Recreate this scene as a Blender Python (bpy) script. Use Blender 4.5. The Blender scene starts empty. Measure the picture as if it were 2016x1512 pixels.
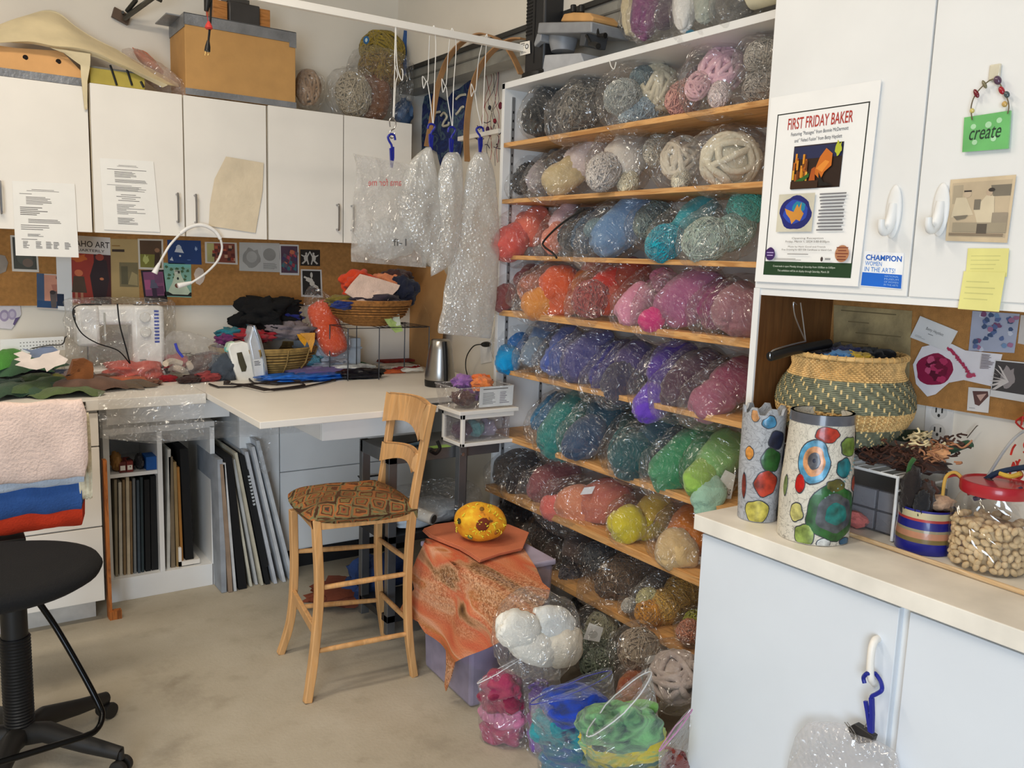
import bpy, math, random
from mathutils import Vector, Matrix, noise
PI = math.pi
random.seed(7)
C = bpy.context.scene.collection
SC = bpy.context.scene

# ------------------------------------------------------------ camera
FPX = 1672.0; CAMH = 1.5
yaw, pit, rol = math.radians(34.5), math.radians(8.33), math.radians(1.927)
FW = Vector((math.sin(yaw)*math.cos(pit), math.cos(yaw)*math.cos(pit), -math.sin(pit)))
_r = Vector((math.cos(yaw), -math.sin(yaw), 0)); _u = _r.cross(FW)
RT = _r*math.cos(rol) + _u*math.sin(rol)
UP = -_r*math.sin(rol) + _u*math.cos(rol)
CP = Vector((0, 0, CAMH))
cd = bpy.data.cameras.new('camera'); cam = bpy.data.objects.new('camera', cd); C.objects.link(cam)
cam.matrix_world = Matrix(((RT.x, UP.x, -FW.x, CP.x), (RT.y, UP.y, -FW.y, CP.y), (RT.z, UP.z, -FW.z, CP.z), (0, 0, 0, 1)))
cd.sensor_width = 36; cd.lens = FPX/2016*36; cd.clip_start = 0.02
SC.camera = cam
SC.view_settings.view_transform = 'Standard'; SC.view_settings.look = 'None'
SC.view_settings.exposure = -0.09; SC.view_settings.gamma = 1; SC.view_settings.use_curve_mapping = False

# ------------------------------------------------------------ light
W = bpy.data.worlds.new('world'); SC.world = W; W.use_nodes = True
W.node_tree.nodes['Background'].inputs[0].default_value = (0.80, 0.90, 1.0, 1)
W.node_tree.nodes['Background'].inputs[1].default_value = 0.17
def area(name, loc, target, sx, sy, power, col, spread=180):
    l = bpy.data.lights.new(name, 'AREA'); l.shape = 'RECTANGLE'; l.size = sx; l.size_y = sy
    l.energy = power; l.color = col; l.spread = math.radians(spread)
    o = bpy.data.objects.new(name, l); C.objects.link(o); o.location = loc
    o.rotation_euler = (Vector(target)-Vector(loc)).to_track_quat('-Z', 'Y').to_euler()
    return o
area('ceiling_tube', (-0.1, 2.5, 3.22), (-0.1, 2.5, 0), 1.5, 0.25, 34, (1, 0.87, 0.70))
area('ceiling_tube', (-0.5, 1.1, 3.22), (-0.5, 1.1, 0), 1.5, 0.25, 32, (1, 0.89, 0.75))
area('ceiling_tube', (-1.0, -0.6, 3.22), (-1.0, -0.6, 0), 1.5, 0.25, 22, (1, 0.91, 0.80))
area('daylight', (-1.9, -1.7, 1.15), (1.3, 2.5, 0.45), 1.7, 1.9, 62, (0.70, 0.84, 1.0), 120)

# ------------------------------------------------------------ pixel -> place
def RAY(x, y): return RT*((x-1008)/FPX) - UP*((y-756)/FPX) + FW
def AT(x, y, ax, v):
    d = RAY(x, y); return CP + d*((v-CP[ax])/d[ax])
def PRJ(p):
    q = Vector(p)-CP; z = q.dot(FW)
    return 1008+FPX*q.dot(RT)/z, 756-FPX*q.dot(UP)/z
def DEP(p): return (Vector(p)-CP).dot(FW)
def PX(p): return DEP(p)/FPX     # metres per pixel at p

# ------------------------------------------------------------ materials
def lin(c):
    return tuple(((v/255)/12.92 if v/255 <= .04045 else ((v/255+.055)/1.055)**2.4) for v in c[:3])+(1,)
MC = {}
def newmat(key):
    m = bpy.data.materials.new(key); m.use_nodes = True
    nt = m.node_tree; nt.nodes.clear()
    out = nt.nodes.new('ShaderNodeOutputMaterial')
    return m, nt, out
def N(nt, t, **kw):
    n = nt.nodes.new(t)
    for k, v in kw.items():
        if k in n.inputs: n.inputs[k].default_value = v
        else: setattr(n, k, v)
    return n
def ramp(nt, fac, stops, interp='LINEAR'):
    r = nt.nodes.new('ShaderNodeValToRGB'); r.color_ramp.interpolation = interp
    e = r.color_ramp.elements
    while len(e) < len(stops): e.new(0.5)
    for i, (p, c) in enumerate(stops):
        e[i].position = p; e[i].color = c
    nt.links.new(fac, r.inputs[0]); return r
def shade(c, k): return tuple(min(255, max(0, v*k)) for v in c)
def M(col, rough=.55, metal=0, var=.06, scale=14, bump=0.0, bscale=None, spec=.4, sheen=0, alpha=None, coat=0):
    key = ('m', tuple(col), rough, metal, var, scale, bump, bscale, spec, sheen, alpha, coat)
    if key in MC: return MC[key]
    m, nt, out = newmat('surface'); L = nt.links.new
    p = N(nt, 'ShaderNodeBsdfPrincipled'); p.inputs['Roughness'].default_value = rough
    p.inputs['Metallic'].default_value = metal; p.inputs['Specular IOR Level'].default_value = spec
    p.inputs['Sheen Weight'].default_value = sheen; p.inputs['Coat Weight'].default_value = coat
    tc = N(nt, 'ShaderNodeTexCoord')
    nz = N(nt, 'ShaderNodeTexNoise', Scale=scale, Detail=5.0); L(tc.outputs['Object'], nz.inputs['Vector'])
    r = ramp(nt, nz.outputs['Fac'], [(.3, lin(shade(col, 1-var))), (.7, lin(shade(col, 1+var)))])
    L(r.outputs[0], p.inputs['Base Color'])
    if bump:
        nb = N(nt, 'ShaderNodeTexNoise', Scale=bscale or scale*6, Detail=6.0); L(tc.outputs['Object'], nb.inputs['Vector'])
        b = N(nt, 'ShaderNodeBump', Strength=bump, Distance=.01); L(nb.outputs['Fac'], b.inputs['Height']); L(b.outputs[0], p.inputs['Normal'])
    if alpha is not None: p.inputs['Alpha'].default_value = alpha
    L(p.outputs[0], out.inputs[0]); MC[key] = m; return m
def WOOL(cols, scale=9, yarn=False):
    key = ('w', tuple(cols), scale, yarn)
    if key in MC: return MC[key]
    m, nt, out = newmat('wool'); L = nt.links.new
    p = N(nt, 'ShaderNodeBsdfPrincipled', Roughness=.95); p.inputs['Specular IOR Level'].default_value = .12
    p.inputs['Sheen Weight'].default_value = .25
    tc = N(nt, 'ShaderNodeTexCoord')
    nz = N(nt, 'ShaderNodeTexNoise', Scale=scale, Detail=4.0, Distortion=1.5); L(tc.outputs['Object'], nz.inputs['Vector'])
    st = [(.32+.36*i/max(1, len(cols)-1), lin(c)) for i, c in enumerate(cols)] if len(cols) > 1 else [(.3, lin(shade(cols[0], .88))), (.7, lin(shade(cols[0], 1.1)))]
    r = ramp(nt, nz.outputs['Fac'], st); L(r.outputs[0], p.inputs['Base Color'])
    if yarn:
        wv = N(nt, 'ShaderNodeTexWave', Scale=60.0, Distortion=14.0, Detail=2.0)
        wv.inputs['Detail Scale'].default_value = .7
    else:
        wv = N(nt, 'ShaderNodeTexNoise', Scale=60.0, Detail=6.0, Distortion=2.0)
    L(tc.outputs['Object'], wv.inputs['Vector'])
    b = N(nt, 'ShaderNodeBump', Strength=.7 if yarn else .45, Distance=.006 if yarn else .008); L(wv.outputs['Fac'], b.inputs['Height']); L(b.outputs[0], p.inputs['Normal'])
    L(p.outputs[0], out.inputs[0]); MC[key] = m; return m
def FILM(haze=.10, tint=(255, 255, 255), scale=12, rough=.16, bub=False, gl=1.0):
    haze = haze*.42
    key = ('f', haze, tint, scale, rough, bub, gl)
    if key in MC: return MC[key]
    m, nt, out = newmat('clear_film'); L = nt.links.new
    tc = N(nt, 'ShaderNodeTexCoord')
    if bub:
        h = N(nt, 'ShaderNodeTexVoronoi', Scale=95.0); h.feature = 'SMOOTH_F1'; hs = h.outputs['Distance']
        dist, stren = .012, .9
    else:
        h = N(nt, 'ShaderNodeTexNoise', Scale=float(scale), Detail=2.0, Roughness=.5, Distortion=1.2)
        sb = N(nt, 'ShaderNodeMath', operation='SUBTRACT'); L(h.outputs['Fac'], sb.inputs[0]); sb.inputs[1].default_value = .5
        ab = N(nt, 'ShaderNodeMath', operation='ABSOLUTE'); L(sb.outputs[0], ab.inputs[0]); hs = ab.outputs[0]
        dist, stren = .17, 1.0
    L(tc.outputs['Object'], h.inputs['Vector'])
    b = N(nt, 'ShaderNodeBump', Strength=stren, Distance=dist); L(hs, b.inputs['Height'])
    tr = N(nt, 'ShaderNodeBsdfTransparent'); df = N(nt, 'ShaderNodeBsdfDiffuse', Color=lin(tint))
    tl = N(nt, 'ShaderNodeBsdfTranslucent', Color=lin(tint)); a = N(nt, 'ShaderNodeMixShader', Fac=.4)
    L(df.outputs[0], a.inputs[1]); L(tl.outputs[0], a.inputs[2])
    n2 = N(nt, 'ShaderNodeTexNoise', Scale=scale*.6, Detail=3.0, Distortion=1.0); L(tc.outputs['Object'], n2.inputs['Vector'])
    mr = N(nt, 'ShaderNodeMapRange'); mr.inputs[1].default_value = .3; mr.inputs[2].default_value = .75
    mr.inputs[3].default_value = haze*.4; mr.inputs[4].default_value = min(1, haze*1.7); L(n2.outputs['Fac'], mr.inputs[0])
    m1 = N(nt, 'ShaderNodeMixShader'); L(mr.outputs[0], m1.inputs[0]); L(tr.outputs[0], m1.inputs[1]); L(a.outputs[0], m1.inputs[2])
    g = N(nt, 'ShaderNodeBsdfGlossy', Roughness=rough); L(b.outputs[0], g.inputs['Normal'])
    lw = N(nt, 'ShaderNodeLayerWeight', Blend=.5)
    pw = N(nt, 'ShaderNodeMath', operation='POWER'); L(lw.outputs['Facing'], pw.inputs[0]); pw.inputs[1].default_value = 4.0
    mm = N(nt, 'ShaderNodeMath', operation='MULTIPLY_ADD'); L(pw.outputs[0], mm.inputs[0]); mm.inputs[1].default_value = .15*gl; mm.inputs[2].default_value = .125*gl
    m2 = N(nt, 'ShaderNodeMixShader'); L(mm.outputs[0], m2.inputs[0]); L(m1.outputs[0], m2.inputs[1]); L(g.outputs[0], m2.inputs[2])
    L(m2.outputs[0], out.inputs[0]); MC[key] = m; return m
def WOOD(c1, c2, axis=1, scale=1.0, rough=.5):
    key = ('wood', c1, c2, axis, scale, rough)
    if key in MC: return MC[key]
    m, nt, out = newmat('wood'); L = nt.links.new
    p = N(nt, 'ShaderNodeBsdfPrincipled', Roughness=rough); p.inputs['Specular IOR Level'].default_value = .35
    tc = N(nt, 'ShaderNodeTexCoord'); mp = N(nt, 'ShaderNodeMapping')
    s = [9.0, 9.0, 9.0]; s[axis] = .9
    mp.inputs['Scale'].default_value = [v*scale for v in s]
    L(tc.outputs['Object'], mp.inputs[0])
    nz = N(nt, 'ShaderNodeTexNoise', Scale=4.0, Detail=6.0, Distortion=1.6); L(mp.outputs[0], nz.inputs['Vector'])
    r = ramp(nt, nz.outputs['Fac'], [(.36, lin(c2)), (.46, lin(c1)), (.56, lin(shade(c1, 1.08))), (.62, lin(shade(c2, 1.12))), (.7, lin(c1))])
    L(r.outputs[0], p.inputs['Base Color'])
    b = N(nt, 'ShaderNodeBump', Strength=.12, Distance=.01); L(nz.outputs['Fac'], b.inputs['Height']); L(b.outputs[0], p.inputs['Normal'])
    L(p.outputs[0], out.inputs[0]); MC[key] = m; return m
def METAL(col=(190, 190, 192), rough=.3): return M(col, rough, 1.0, .04)

# ------------------------------------------------------------ mesh builder
class MB:
    def __init__(s): s.v = []; s.f = []; s.mi = []; s.mats = []; s.cur = 0
    def mat(s, m):
        if m not in s.mats: s.mats.append(m)
        s.cur = s.mats.index(m); return s
    def add(s, vs, fs):
        o = len(s.v); s.v += [Vector(v) for v in vs]
        for f in fs: s.f.append([i+o for i in f]); s.mi.append(s.cur)
        return s
    def box(s, a, b):
        x0, y0, z0 = [min(a[i], b[i]) for i in range(3)]; x1, y1, z1 = [max(a[i], b[i]) for i in range(3)]
        return s.add([(x0, y0, z0), (x1, y0, z0), (x1, y1, z0), (x0, y1, z0), (x0, y0, z1), (x1, y0, z1), (x1, y1, z1), (x0, y1, z1)],
                     [(0, 3, 2, 1), (4, 5, 6, 7), (0, 1, 5, 4), (1, 2, 6, 5), (2, 3, 7, 6), (3, 0, 4, 7)])
    def hexa(s, p):   # 8 points, bottom 4 then top 4
        return s.add(p, [(0, 3, 2, 1), (4, 5, 6, 7), (0, 1, 5, 4), (1, 2, 6, 5), (2, 3, 7, 6), (3, 0, 4, 7)])
    def obox(s, c, ex, ey, ez):   # centre, half vectors
        c, ex, ey, ez = map(Vector, (c, ex, ey, ez))
        return s.hexa([c-ex-ey-ez, c+ex-ey-ez, c+ex+ey-ez, c-ex+ey-ez, c-ex-ey+ez, c+ex-ey+ez, c+ex+ey+ez, c-ex+ey+ez])
    def prism(s, pts, d):   # polygon pts, extrude by vector d
        pts = [Vector(p) for p in pts]; d = Vector(d); n = len(pts)
        return s.add(pts+[p+d for p in pts], [tuple(range(n))[::-1], tuple(range(n, 2*n))]+[(i, (i+1) % n, n+(i+1) % n, n+i) for i in range(n)])
    def tube(s, path, r, n=8, closed=False, rx=None):
        P = [Vector(p) for p in path]; k = len(P)
        R = r if isinstance(r, (list, tuple)) else [r]*k
        vs = []; up = None
        for i in range(k):
            if closed: t = P[(i+1) % k]-P[i-1]
            else: t = P[min(i+1, k-1)]-P[max(i-1, 0)]
            t = t.normalized() if t.length > 1e-9 else Vector((0, 0, 1))
            if up is None:
                up = Vector((0, 0, 1)) if abs(t.z) < .9 else Vector((1, 0, 0))
            a = (up - t*up.dot(t))
            a = a.normalized() if a.length > 1e-6 else t.orthogonal().normalized()
            b = t.cross(a); up = a
            for j in range(n):
                w = 2*PI*(j+.5)/n; vs.append(P[i]+(a*math.cos(w)*(rx or 1)+b*math.sin(w))*R[i])
        fs = []
        for i in range(k if closed else k-1):
            for j in range(n):
                i2 = (i+1) % k; fs.append((i*n+j, i*n+(j+1) % n, i2*n+(j+1) % n, i2*n+j))
        if not closed: fs += [tuple(range(n))[::-1], tuple(range((k-1)*n, k*n))]
        return s.add(vs, fs)
    def cyl(s, a, b, r, n=20, r2=None): return s.tube([a, b], [r, r if r2 is None else r2], n)
    def lathe(s, c, prof, n=32, ax=(0, 0, 1), cap=True, sx=1, sy=1):
        c = Vector(c); ax = Vector(ax).normalized()
        u = Vector((1, 0, 0)) if abs(ax.x) < .9 else Vector((0, 1, 0))
        u = (u-ax*u.dot(ax)).normalized(); w = ax.cross(u)
        vs = [c+ax*h+(u*math.cos(2*PI*j/n)*sx+w*math.sin(2*PI*j/n)*sy)*r for r, h in prof for j in range(n)]
        k = len(prof)
        fs = [(i*n+j, i*n+(j+1) % n, (i+1)*n+(j+1) % n, (i+1)*n+j) for i in range(k-1) for j in range(n)]
        if cap: fs += [tuple(range(n))[::-1], tuple(range((k-1)*n, k*n))]
        return s.add(vs, fs)
    def blob(s, c, a, b, d, nu=22, nv=14, amp=.0, fr=3, seed=0, crease=0, sq=2.0):   # ellipsoid with axes vectors a,b,d
        c, a, b, d = map(Vector, (c, a, b, d)); vs = []; off = Vector((seed*3.1, seed*1.7, seed*.9))
        for i in range(nv+1):
            th = PI*i/nv
            for j in range(nu):
                ph = 2*PI*j/nu
                q = Vector((math.cos(th), math.sin(th)*math.cos(ph), math.sin(th)*math.sin(ph)))
                k = 1 if sq == 2 else (abs(q.x)**sq+abs(q.y)**sq+abs(q.z)**sq)**(-1/sq)
                if amp: k += amp*noise.noise(q*fr+off)*1.6
                if crease: k -= crease*max(0, 1-abs(noise.noise(q*2.2+off*2))*7)
                vs.append(c+(a*q.x+b*q.y+d*q.z)*k)
        return s.add(vs, [(i*nu+j, i*nu+(j+1) % nu, (i+1)*nu+(j+1) % nu, (i+1)*nu+j) for i in range(nv) for j in range(nu)])
    def grid(s, fn, nu, nv, th=0, wrap=False):
        P = [[Vector(fn(i/(nu-1), j/(nv-1))) for j in range(nv)] for i in range(nu)]
        vs = [p for r in P for p in r]
        fs = [(i*nv+j, (i+1)*nv+j, (i+1)*nv+j+1, i*nv+j+1) for i in range(nu-1) for j in range(nv-1)]
        if th:
            Nn = []
            for i in range(nu):
                for j in range(nv):
                    du = P[min(i+1, nu-1)][j]-P[max(i-1, 0)][j]; dv = P[i][min(j+1, nv-1)]-P[i][max(j-1, 0)]
                    n = du.cross(dv); Nn.append(n.normalized() if n.length > 1e-12 else Vector((0, 0, 1)))
            o = len(vs); vs = vs+[v-n*th for v, n in zip(vs, Nn)]
            fs = fs+[tuple(o+i for i in f[::-1]) for f in fs]
            bd = [(i, 0) for i in range(nu)]+[(nu-1, j) for j in range(1, nv)]+[(i, nv-1) for i in range(nu-2, -1, -1)]+[(0, j) for j in range(nv-2, 0, -1)]
            ids = [i*nv+j for i, j in bd]
            fs += [(ids[k], ids[(k+1) % len(ids)], o+ids[(k+1) % len(ids)], o+ids[k]) for k in range(len(ids))]
        return s.add(vs, fs)
    def build(s, name, m=None, parent=None, smooth=True, bevel=0, ang=40):
        if m is not None and not s.mats: s.mats = [m]
        me = bpy.data.meshes.new(name)
        off = parent_loc(parent) if parent else Vector((0, 0, 0))
        me.from_pydata([tuple(v-off) for v in s.v], [], s.f)
        for mm in s.mats: me.materials.append(mm)
        if len(s.mats) > 1: me.polygons.foreach_set('material_index', s.mi)
        me.validate(); me.update()
        if smooth: me.polygons.foreach_set('use_smooth', [True]*len(me.polygons))
        o = bpy.data.objects.new(name, me); C.objects.link(o)
        if smooth and ang < 180:
            try: me.set_sharp_from_angle(angle=math.radians(ang))
            except Exception: pass
        if bevel:
            b = o.modifiers.new('bevel', 'BEVEL'); b.width = bevel; b.segments = 2; b.limit_method = 'ANGLE'; b.angle_limit = math.radians(50)
        if parent: o.parent = parent
        return o
def parent_loc(p):
    v = Vector((0, 0, 0))
    while p is not None: v += p.location; p = p.parent
    return v
def tag(o, label, cat, group=None, kind=None):
    o['label'] = label; o['category'] = cat
    if group: o['group'] = group
    if kind: o['kind'] = kind
    return o
def thing(name, label, cat, loc, group=None):
    o = bpy.data.objects.new(name, None); C.objects.link(o); o.location = loc; o.empty_display_size = .05
    return tag(o, label, cat, group)
def struct(name, mb, m, smooth=False, bevel=0, parent=None):
    o = mb.build(name, m, parent, smooth, bevel)
    if not parent: o['kind'] = 'structure'
    return o
def fbm(p, o=3): return noise.fractal(Vector(p), 1.0, 2.0, o)
def catm(pts, n=8):
    P = [Vector(p) for p in pts]; out = []
    for i in range(len(P)-1):
        p0, p1, p2, p3 = P[max(i-1, 0)], P[i], P[i+1], P[min(i+2, len(P)-1)]
        for k in range(n):
            t = k/n; out.append(.5*((2*p1)+(p2-p0)*t+(2*p0-5*p1+4*p2-p3)*t*t+(3*p1-p0-3*p2+p3)*t**3))
    out.append(P[-1]); return out
def pxpath(pts, ax, v, n=6): return catm([AT(x, y, ax, v if not isinstance(v, (list, tuple)) else v[i]) for i, (x, y) in enumerate(pts)], n)

# flat sheets: a quad on a plane, with marks laid on it
class Card:
    def __init__(s, q, ax, v, th=.0012, nrm=None, lift=0):
        s.q = [AT(x, y, ax, v) for x, y in q] if len(q[0]) == 2 else [Vector(p) for p in q]
        n = (s.q[1]-s.q[0]).cross(s.q[3]-s.q[0]).normalized()
        if n.dot(s.q[0]-CP) > 0: n = -n
        s.n = n; s.th = th; s.mb = MB(); s.k = 0
        for i in range(4): s.q[i] = s.q[i]+n*lift
    def uv(s, u, v, h=0):
        a = s.q[0].lerp(s.q[1], u); b = s.q[3].lerp(s.q[2], u); return a.lerp(b, v)+s.n*h
    def sheet(s, m, poly=None):
        s.mb.mat(m); s.mb.prism([s.uv(u, v) for u, v in (poly or [(0, 0), (1, 0), (1, 1), (0, 1)])], s.n*s.th); return s
    def poly(s, pts, col, h=None, rough=.6):
        s.k += 1; h = s.th+.00012*s.k if h is None else h
        m = col if not isinstance(col, tuple) else M(col, rough, var=.05)
        s.mb.mat(m); s.mb.add([s.uv(u, v, h) for u, v in pts], [tuple(range(len(pts)))]); return s
    def rect(s, u0, v0, u1, v1, col, **k): return s.poly([(u0, v0), (u1, v0), (u1, v1), (u0, v1)], col, **k)
    def ell(s, u, v, ru, rv, col, n=20, wob=0, seed=0, **k):
        pts = []
        for i in range(n):
            a = 2*PI*i/n; w = 1+wob*noise.noise(Vector((math.cos(a)*2+seed, math.sin(a)*2, seed*.7)))*2
            pts.append((u+ru*math.cos(a)*w, v+rv*math.sin(a)*w))
        return s.poly(pts, col, **k)
    def lines(s, u0, v0, u1, v1, n, col=(120, 120, 120), seed=0, fill=.45, minl=.5, centre=False):
        rnd = random.Random(seed); s.k += 1; s.mb.mat(M(col, .8, var=.05)); dv = (v1-v0)/n
        for i in range(n):
            w = (minl+(1-minl)*rnd.random())*(u1-u0); a = u0+((u1-u0-w)/2 if centre else 0); h = s.th+.00012*s.k
            s.mb.add([s.uv(a, v0+i*dv, h), s.uv(a+w, v0+i*dv, h), s.uv(a+w, v0+(i+fill)*dv, h), s.uv(a, v0+(i+fill)*dv, h)], [(0, 1, 2, 3)])
        return s
    def text(s, t, u0, v0, u1, v1, col, bold=0, shear=0):
        cu = bpy.data.curves.new('t', 'FONT'); cu.body = t; cu.offset = bold; cu.shear = shear; cu.fill_mode = 'FRONT'; cu.resolution_u = 3
        o = bpy.data.objects.new('t', cu); C.objects.link(o)
        dg = bpy.context.evaluated_depsgraph_get(); e = o.evaluated_get(dg); me = e.to_mesh()
        V = [v.co.copy() for v in me.vertices]; F = [tuple(p.vertices) for p in me.polygons]
        e.to_mesh_clear(); bpy.data.objects.remove(o); bpy.data.curves.remove(cu)
        if not V: return s
        x0, x1 = min(v.x for v in V), max(v.x for v in V); y0, y1 = min(v.y for v in V), max(v.y for v in V)
        s.k += 1; h = s.th+.00012*s.k; s.mb.mat(M(col, .6, var=.03))
        s.mb.add([s.uv(u0+(v.x-x0)/(x1-x0)*(u1-u0), v1+(v.y-y0)/(y1-y0)*(v0-v1), h) for v in V], F); return s
    def done(s, name, label, cat, group=None, parent=None):
        o = s.mb.build(name, None, parent, smooth=False)
        if not parent: tag(o, label, cat, group)
        return o

WHITE = (238, 233, 224)
m_wall = M((226, 219, 206), .8, var=.02, scale=3, bump=.04)
m_white = M(WHITE, .42, var=.015, scale=4)
m_white2 = M((232, 232, 230), .4, var=.02, scale=4)
m_edge = M((222, 206, 176), .6)
m_pine = WOOD((206, 158, 102), (182, 130, 76), 1)
m_beech = WOOD((200, 154, 102), (192, 144, 90), 2, .6, .4)
m_chrome = METAL((170, 170, 172), .28)
m_black = M((20, 20, 21), .45)
m_blackcloth = M((16, 16, 18), .95, bump=.3, bscale=300)
m_dkmetal = M((48, 48, 50), .4, .4)
m_blue = M((28, 38, 140), .35)
m_card = M((190, 145, 88), .85, var=.03, bump=.05)
m_tape = M((132, 134, 138), .35, .3, var=.1, bump=.3, bscale=60)
m_clear = FILM(.07)
# ============================================================ setting
YB = 4.2; XR = 2.27; XN = 1.95; ZD = .91
def floor_mat():
    m, nt, out = newmat('concrete'); L = nt.links.new
    p = N(nt, 'ShaderNodeBsdfPrincipled', Roughness=.75); p.inputs['Specular IOR Level'].default_value = .25
    tc = N(nt, 'ShaderNodeTexCoord')
    a = N(nt, 'ShaderNodeTexNoise', Scale=2.6, Detail=8.0, Roughness=.62); L(tc.outputs['Object'], a.inputs['Vector'])
    r = ramp(nt, a.outputs['Fac'], [(.30, lin((158, 149, 132))), (.43, lin((178, 169, 151))), (.6, lin((186, 178, 161))), (.78, lin((196, 189, 174)))])
    b = N(nt, 'ShaderNodeTexNoise', Scale=9.0, Detail=6.0); L(tc.outputs['Object'], b.inputs['Vector'])
    r2 = ramp(nt, b.outputs['Fac'], [(.28, (.74, .72, .69, 1)), (.42, (1, 1, 1, 1))])
    mx = N(nt, 'ShaderNodeMixRGB', blend_type='MULTIPLY'); mx.inputs[0].default_value = .55
    L(r.outputs[0], mx.inputs[1]); L(r2.outputs[0], mx.inputs[2]); L(mx.outputs[0], p.inputs['Base Color'])
    c = N(nt, 'ShaderNodeTexNoise', Scale=90.0, Detail=4.0); L(tc.outputs['Object'], c.inputs['Vector'])
    bp = N(nt, 'ShaderNodeBump', Strength=.15, Distance=.01); L(c.outputs['Fac'], bp.inputs['Height']); L(bp.outputs[0], p.inputs['Normal'])
    L(p.outputs[0], out.inputs[0]); return m
struct('floor', MB().box((-3.5, -3.5, -.1), (XR+.1, YB+.1, 0)), floor_mat())
struct('ceiling', MB().box((-3.5, -3.5, 3.3), (XR+.1, YB+.1, 3.4)), m_wall)
struct('wall_back', MB().box((-3.5, YB, 0), (XR+.1, YB+.1, 3.3)), m_wall)
struct('wall_right', MB().box((XR, -3.5, 0), (XR+.1, YB, 3.3)), m_wall)
struct('wall_right_near', MB().box((XN, -3.5, 0), (XR, 1.34, 3.3)), m_wall)
struct('wall_left', MB().box((-3.6, -3.5, 0), (-3.5, YB+.1, 3.3)), m_wall)
# upper wall section stands proud of the lower one, grey rail under it, its shadow line painted as a dark strip
struct('wall_upper_right', MB().box((2.09, 1.34, 2.46), (XR, YB, 3.3)), m_wall)
t = MB(); t.mat(M((60, 60, 58), .5, .3)).box((2.087, 1.4, 2.44), (2.2, YB, 2.459)); t.mat(M((150, 150, 144), .45, .4)).box((2.10, 1.4, 2.345), (2.2, YB, 2.44)); t.mat(M((110, 110, 106), .5, .4)).box((2.095, 1.4, 2.395), (2.2, YB, 2.402))
struct('trim_1', t, None)
# cork-board strip on the back wall, white panel below
m_cork = M((170, 122, 68), .95, var=.07, scale=60, bump=.3, bscale=400)
pb = MB().box((-1.2, YB-.013, 1.235), (2.25, YB-.001, 1.60)); o = pb.build('pin_board', m_cork, None, False)
tag(o, 'long brown cork pin board under the upper cabinets on the back wall', 'pin board')

# ---- upper cabinets on the back wall
def handle(p, d, out, L, r=.0045, m=m_chrome, so=.028):
    """bar handle: centre p, along unit d, standing off along out"""
    p, d, out = Vector(p), Vector(d), Vector(out); mb = MB()
    a, b = p-d*L/2, p+d*L/2
    mb.tube(catm([a, a+out*so*.7, a+out*so+d*.008, b+out*so-d*.008, b+out*so*.7, b], 4), r, 8); return mb
def upper(x0, x1, xm, zt, name, label, hs, zb=1.557):
    yf = 3.9; r = thing(name, label, 'cabinet', ((x0+x1)/2, 4.05, zb))
    MB().box((x0+.001, yf+.02, zb), (x1-.001, YB-.001, zt)).build('body', m_edge, r, False)
    edges = [x0, x1] if xm is None else [x0, xm, x1]
    for a, b, h in zip(edges, edges[1:], hs):
        d = MB().box((a+.003, yf, zb-.004), (b-.003, yf+.018, zt)).build('door', m_white, r, False, .0015)
        hx = a+.04 if h < 0 else b-.035
        handle((hx, yf-.001, zb+.115), (0, 0, 1), (0, -1, 0), .115).build('handle', m_chrome, d)
upper(-.16, .568, .205, 2.128, 'wall_cabinet', 'white wall cabinet at the left picture edge, lowest top, paper hanging off its door', [1, -1])
upper(.572, 1.294, .933, 2.146, 'wall_cabinet', 'white two-door wall cabinet with typed sheet on left door and neck light on right handle', [1, -1])
upper(1.298, 2.028, 1.664, 2.150, 'wall_cabinet', 'white two-door wall cabinet in the corner behind the hanging plastic bags', [1, -1])

# ---- worktops
wt = MB().box((-1.3, 3.575, .868), (.922, YB-.002, ZD))
tag(wt.build('worktop', m_white, None, False, .002), 'long white worktop with steel-edged front strip at the left', 'worktop')
tb = MB().prism([(.926, 2.89, .885), (1.66, 2.93, .885), (1.66, 3.12, .885), (2.24, 3.12, .885), (2.24, 4.19, .885), (.926, 4.19, .885)], (0, 0, .025))
tag(tb.build('table_top', m_white, None, False, .002), 'white table leaf jutting out in front of the worktop, beside the wooden stool', 'table')
rl = MB(); rl.mat(M((70, 62, 52), .4, .6)).box((-1.3, 3.566, .872), (.47, 3.574, .905)); rl.mat(METAL((210, 205, 195), .3)).box((-1.3, 3.562, .886), (.47, 3.566, .892))
rl.mat(M((120, 112, 100), .4))
for i in range(24): rl.box((-1.25+i*.07, 3.5605, .878), (-1.245+i*.07, 3.562, .885))
tag(rl.build('metal_ruler', None, None, False), 'dark metal rule fixed along the worktop front edge', 'ruler')

# ---- drawer unit left
r = thing('drawer_unit', 'white drawer pedestal under the worktop behind the black stool', 'drawer unit', (.2, 3.9, 0))
MB().box((-.12, 3.61, .1), (.515, YB-.01, .866)).build('body', m_white2, r, False)
MB().box((-.12, 3.66, 0), (.49, 4.1, .1)).build('plinth', M((205, 200, 192), .6), r, False)
for z0, z1 in ((.725, .855), (.40, .719), (.09, .394)):
    MB().box((-.12, 3.59, z0), (.515, 3.608, z1)).build('drawer', m_white, r, False, .0015)
st = MB().box((.528, 3.6, .0), (.542, 3.64, .66)); st.box((.53, 3.585, .0), (.575, 3.615, .035))
tag(st.build('wooden_batten', WOOD((175, 105, 50), (130, 75, 35), 2), None, False), 'thin orange-brown wooden batten beside the drawer pedestal', 'batten')

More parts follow.
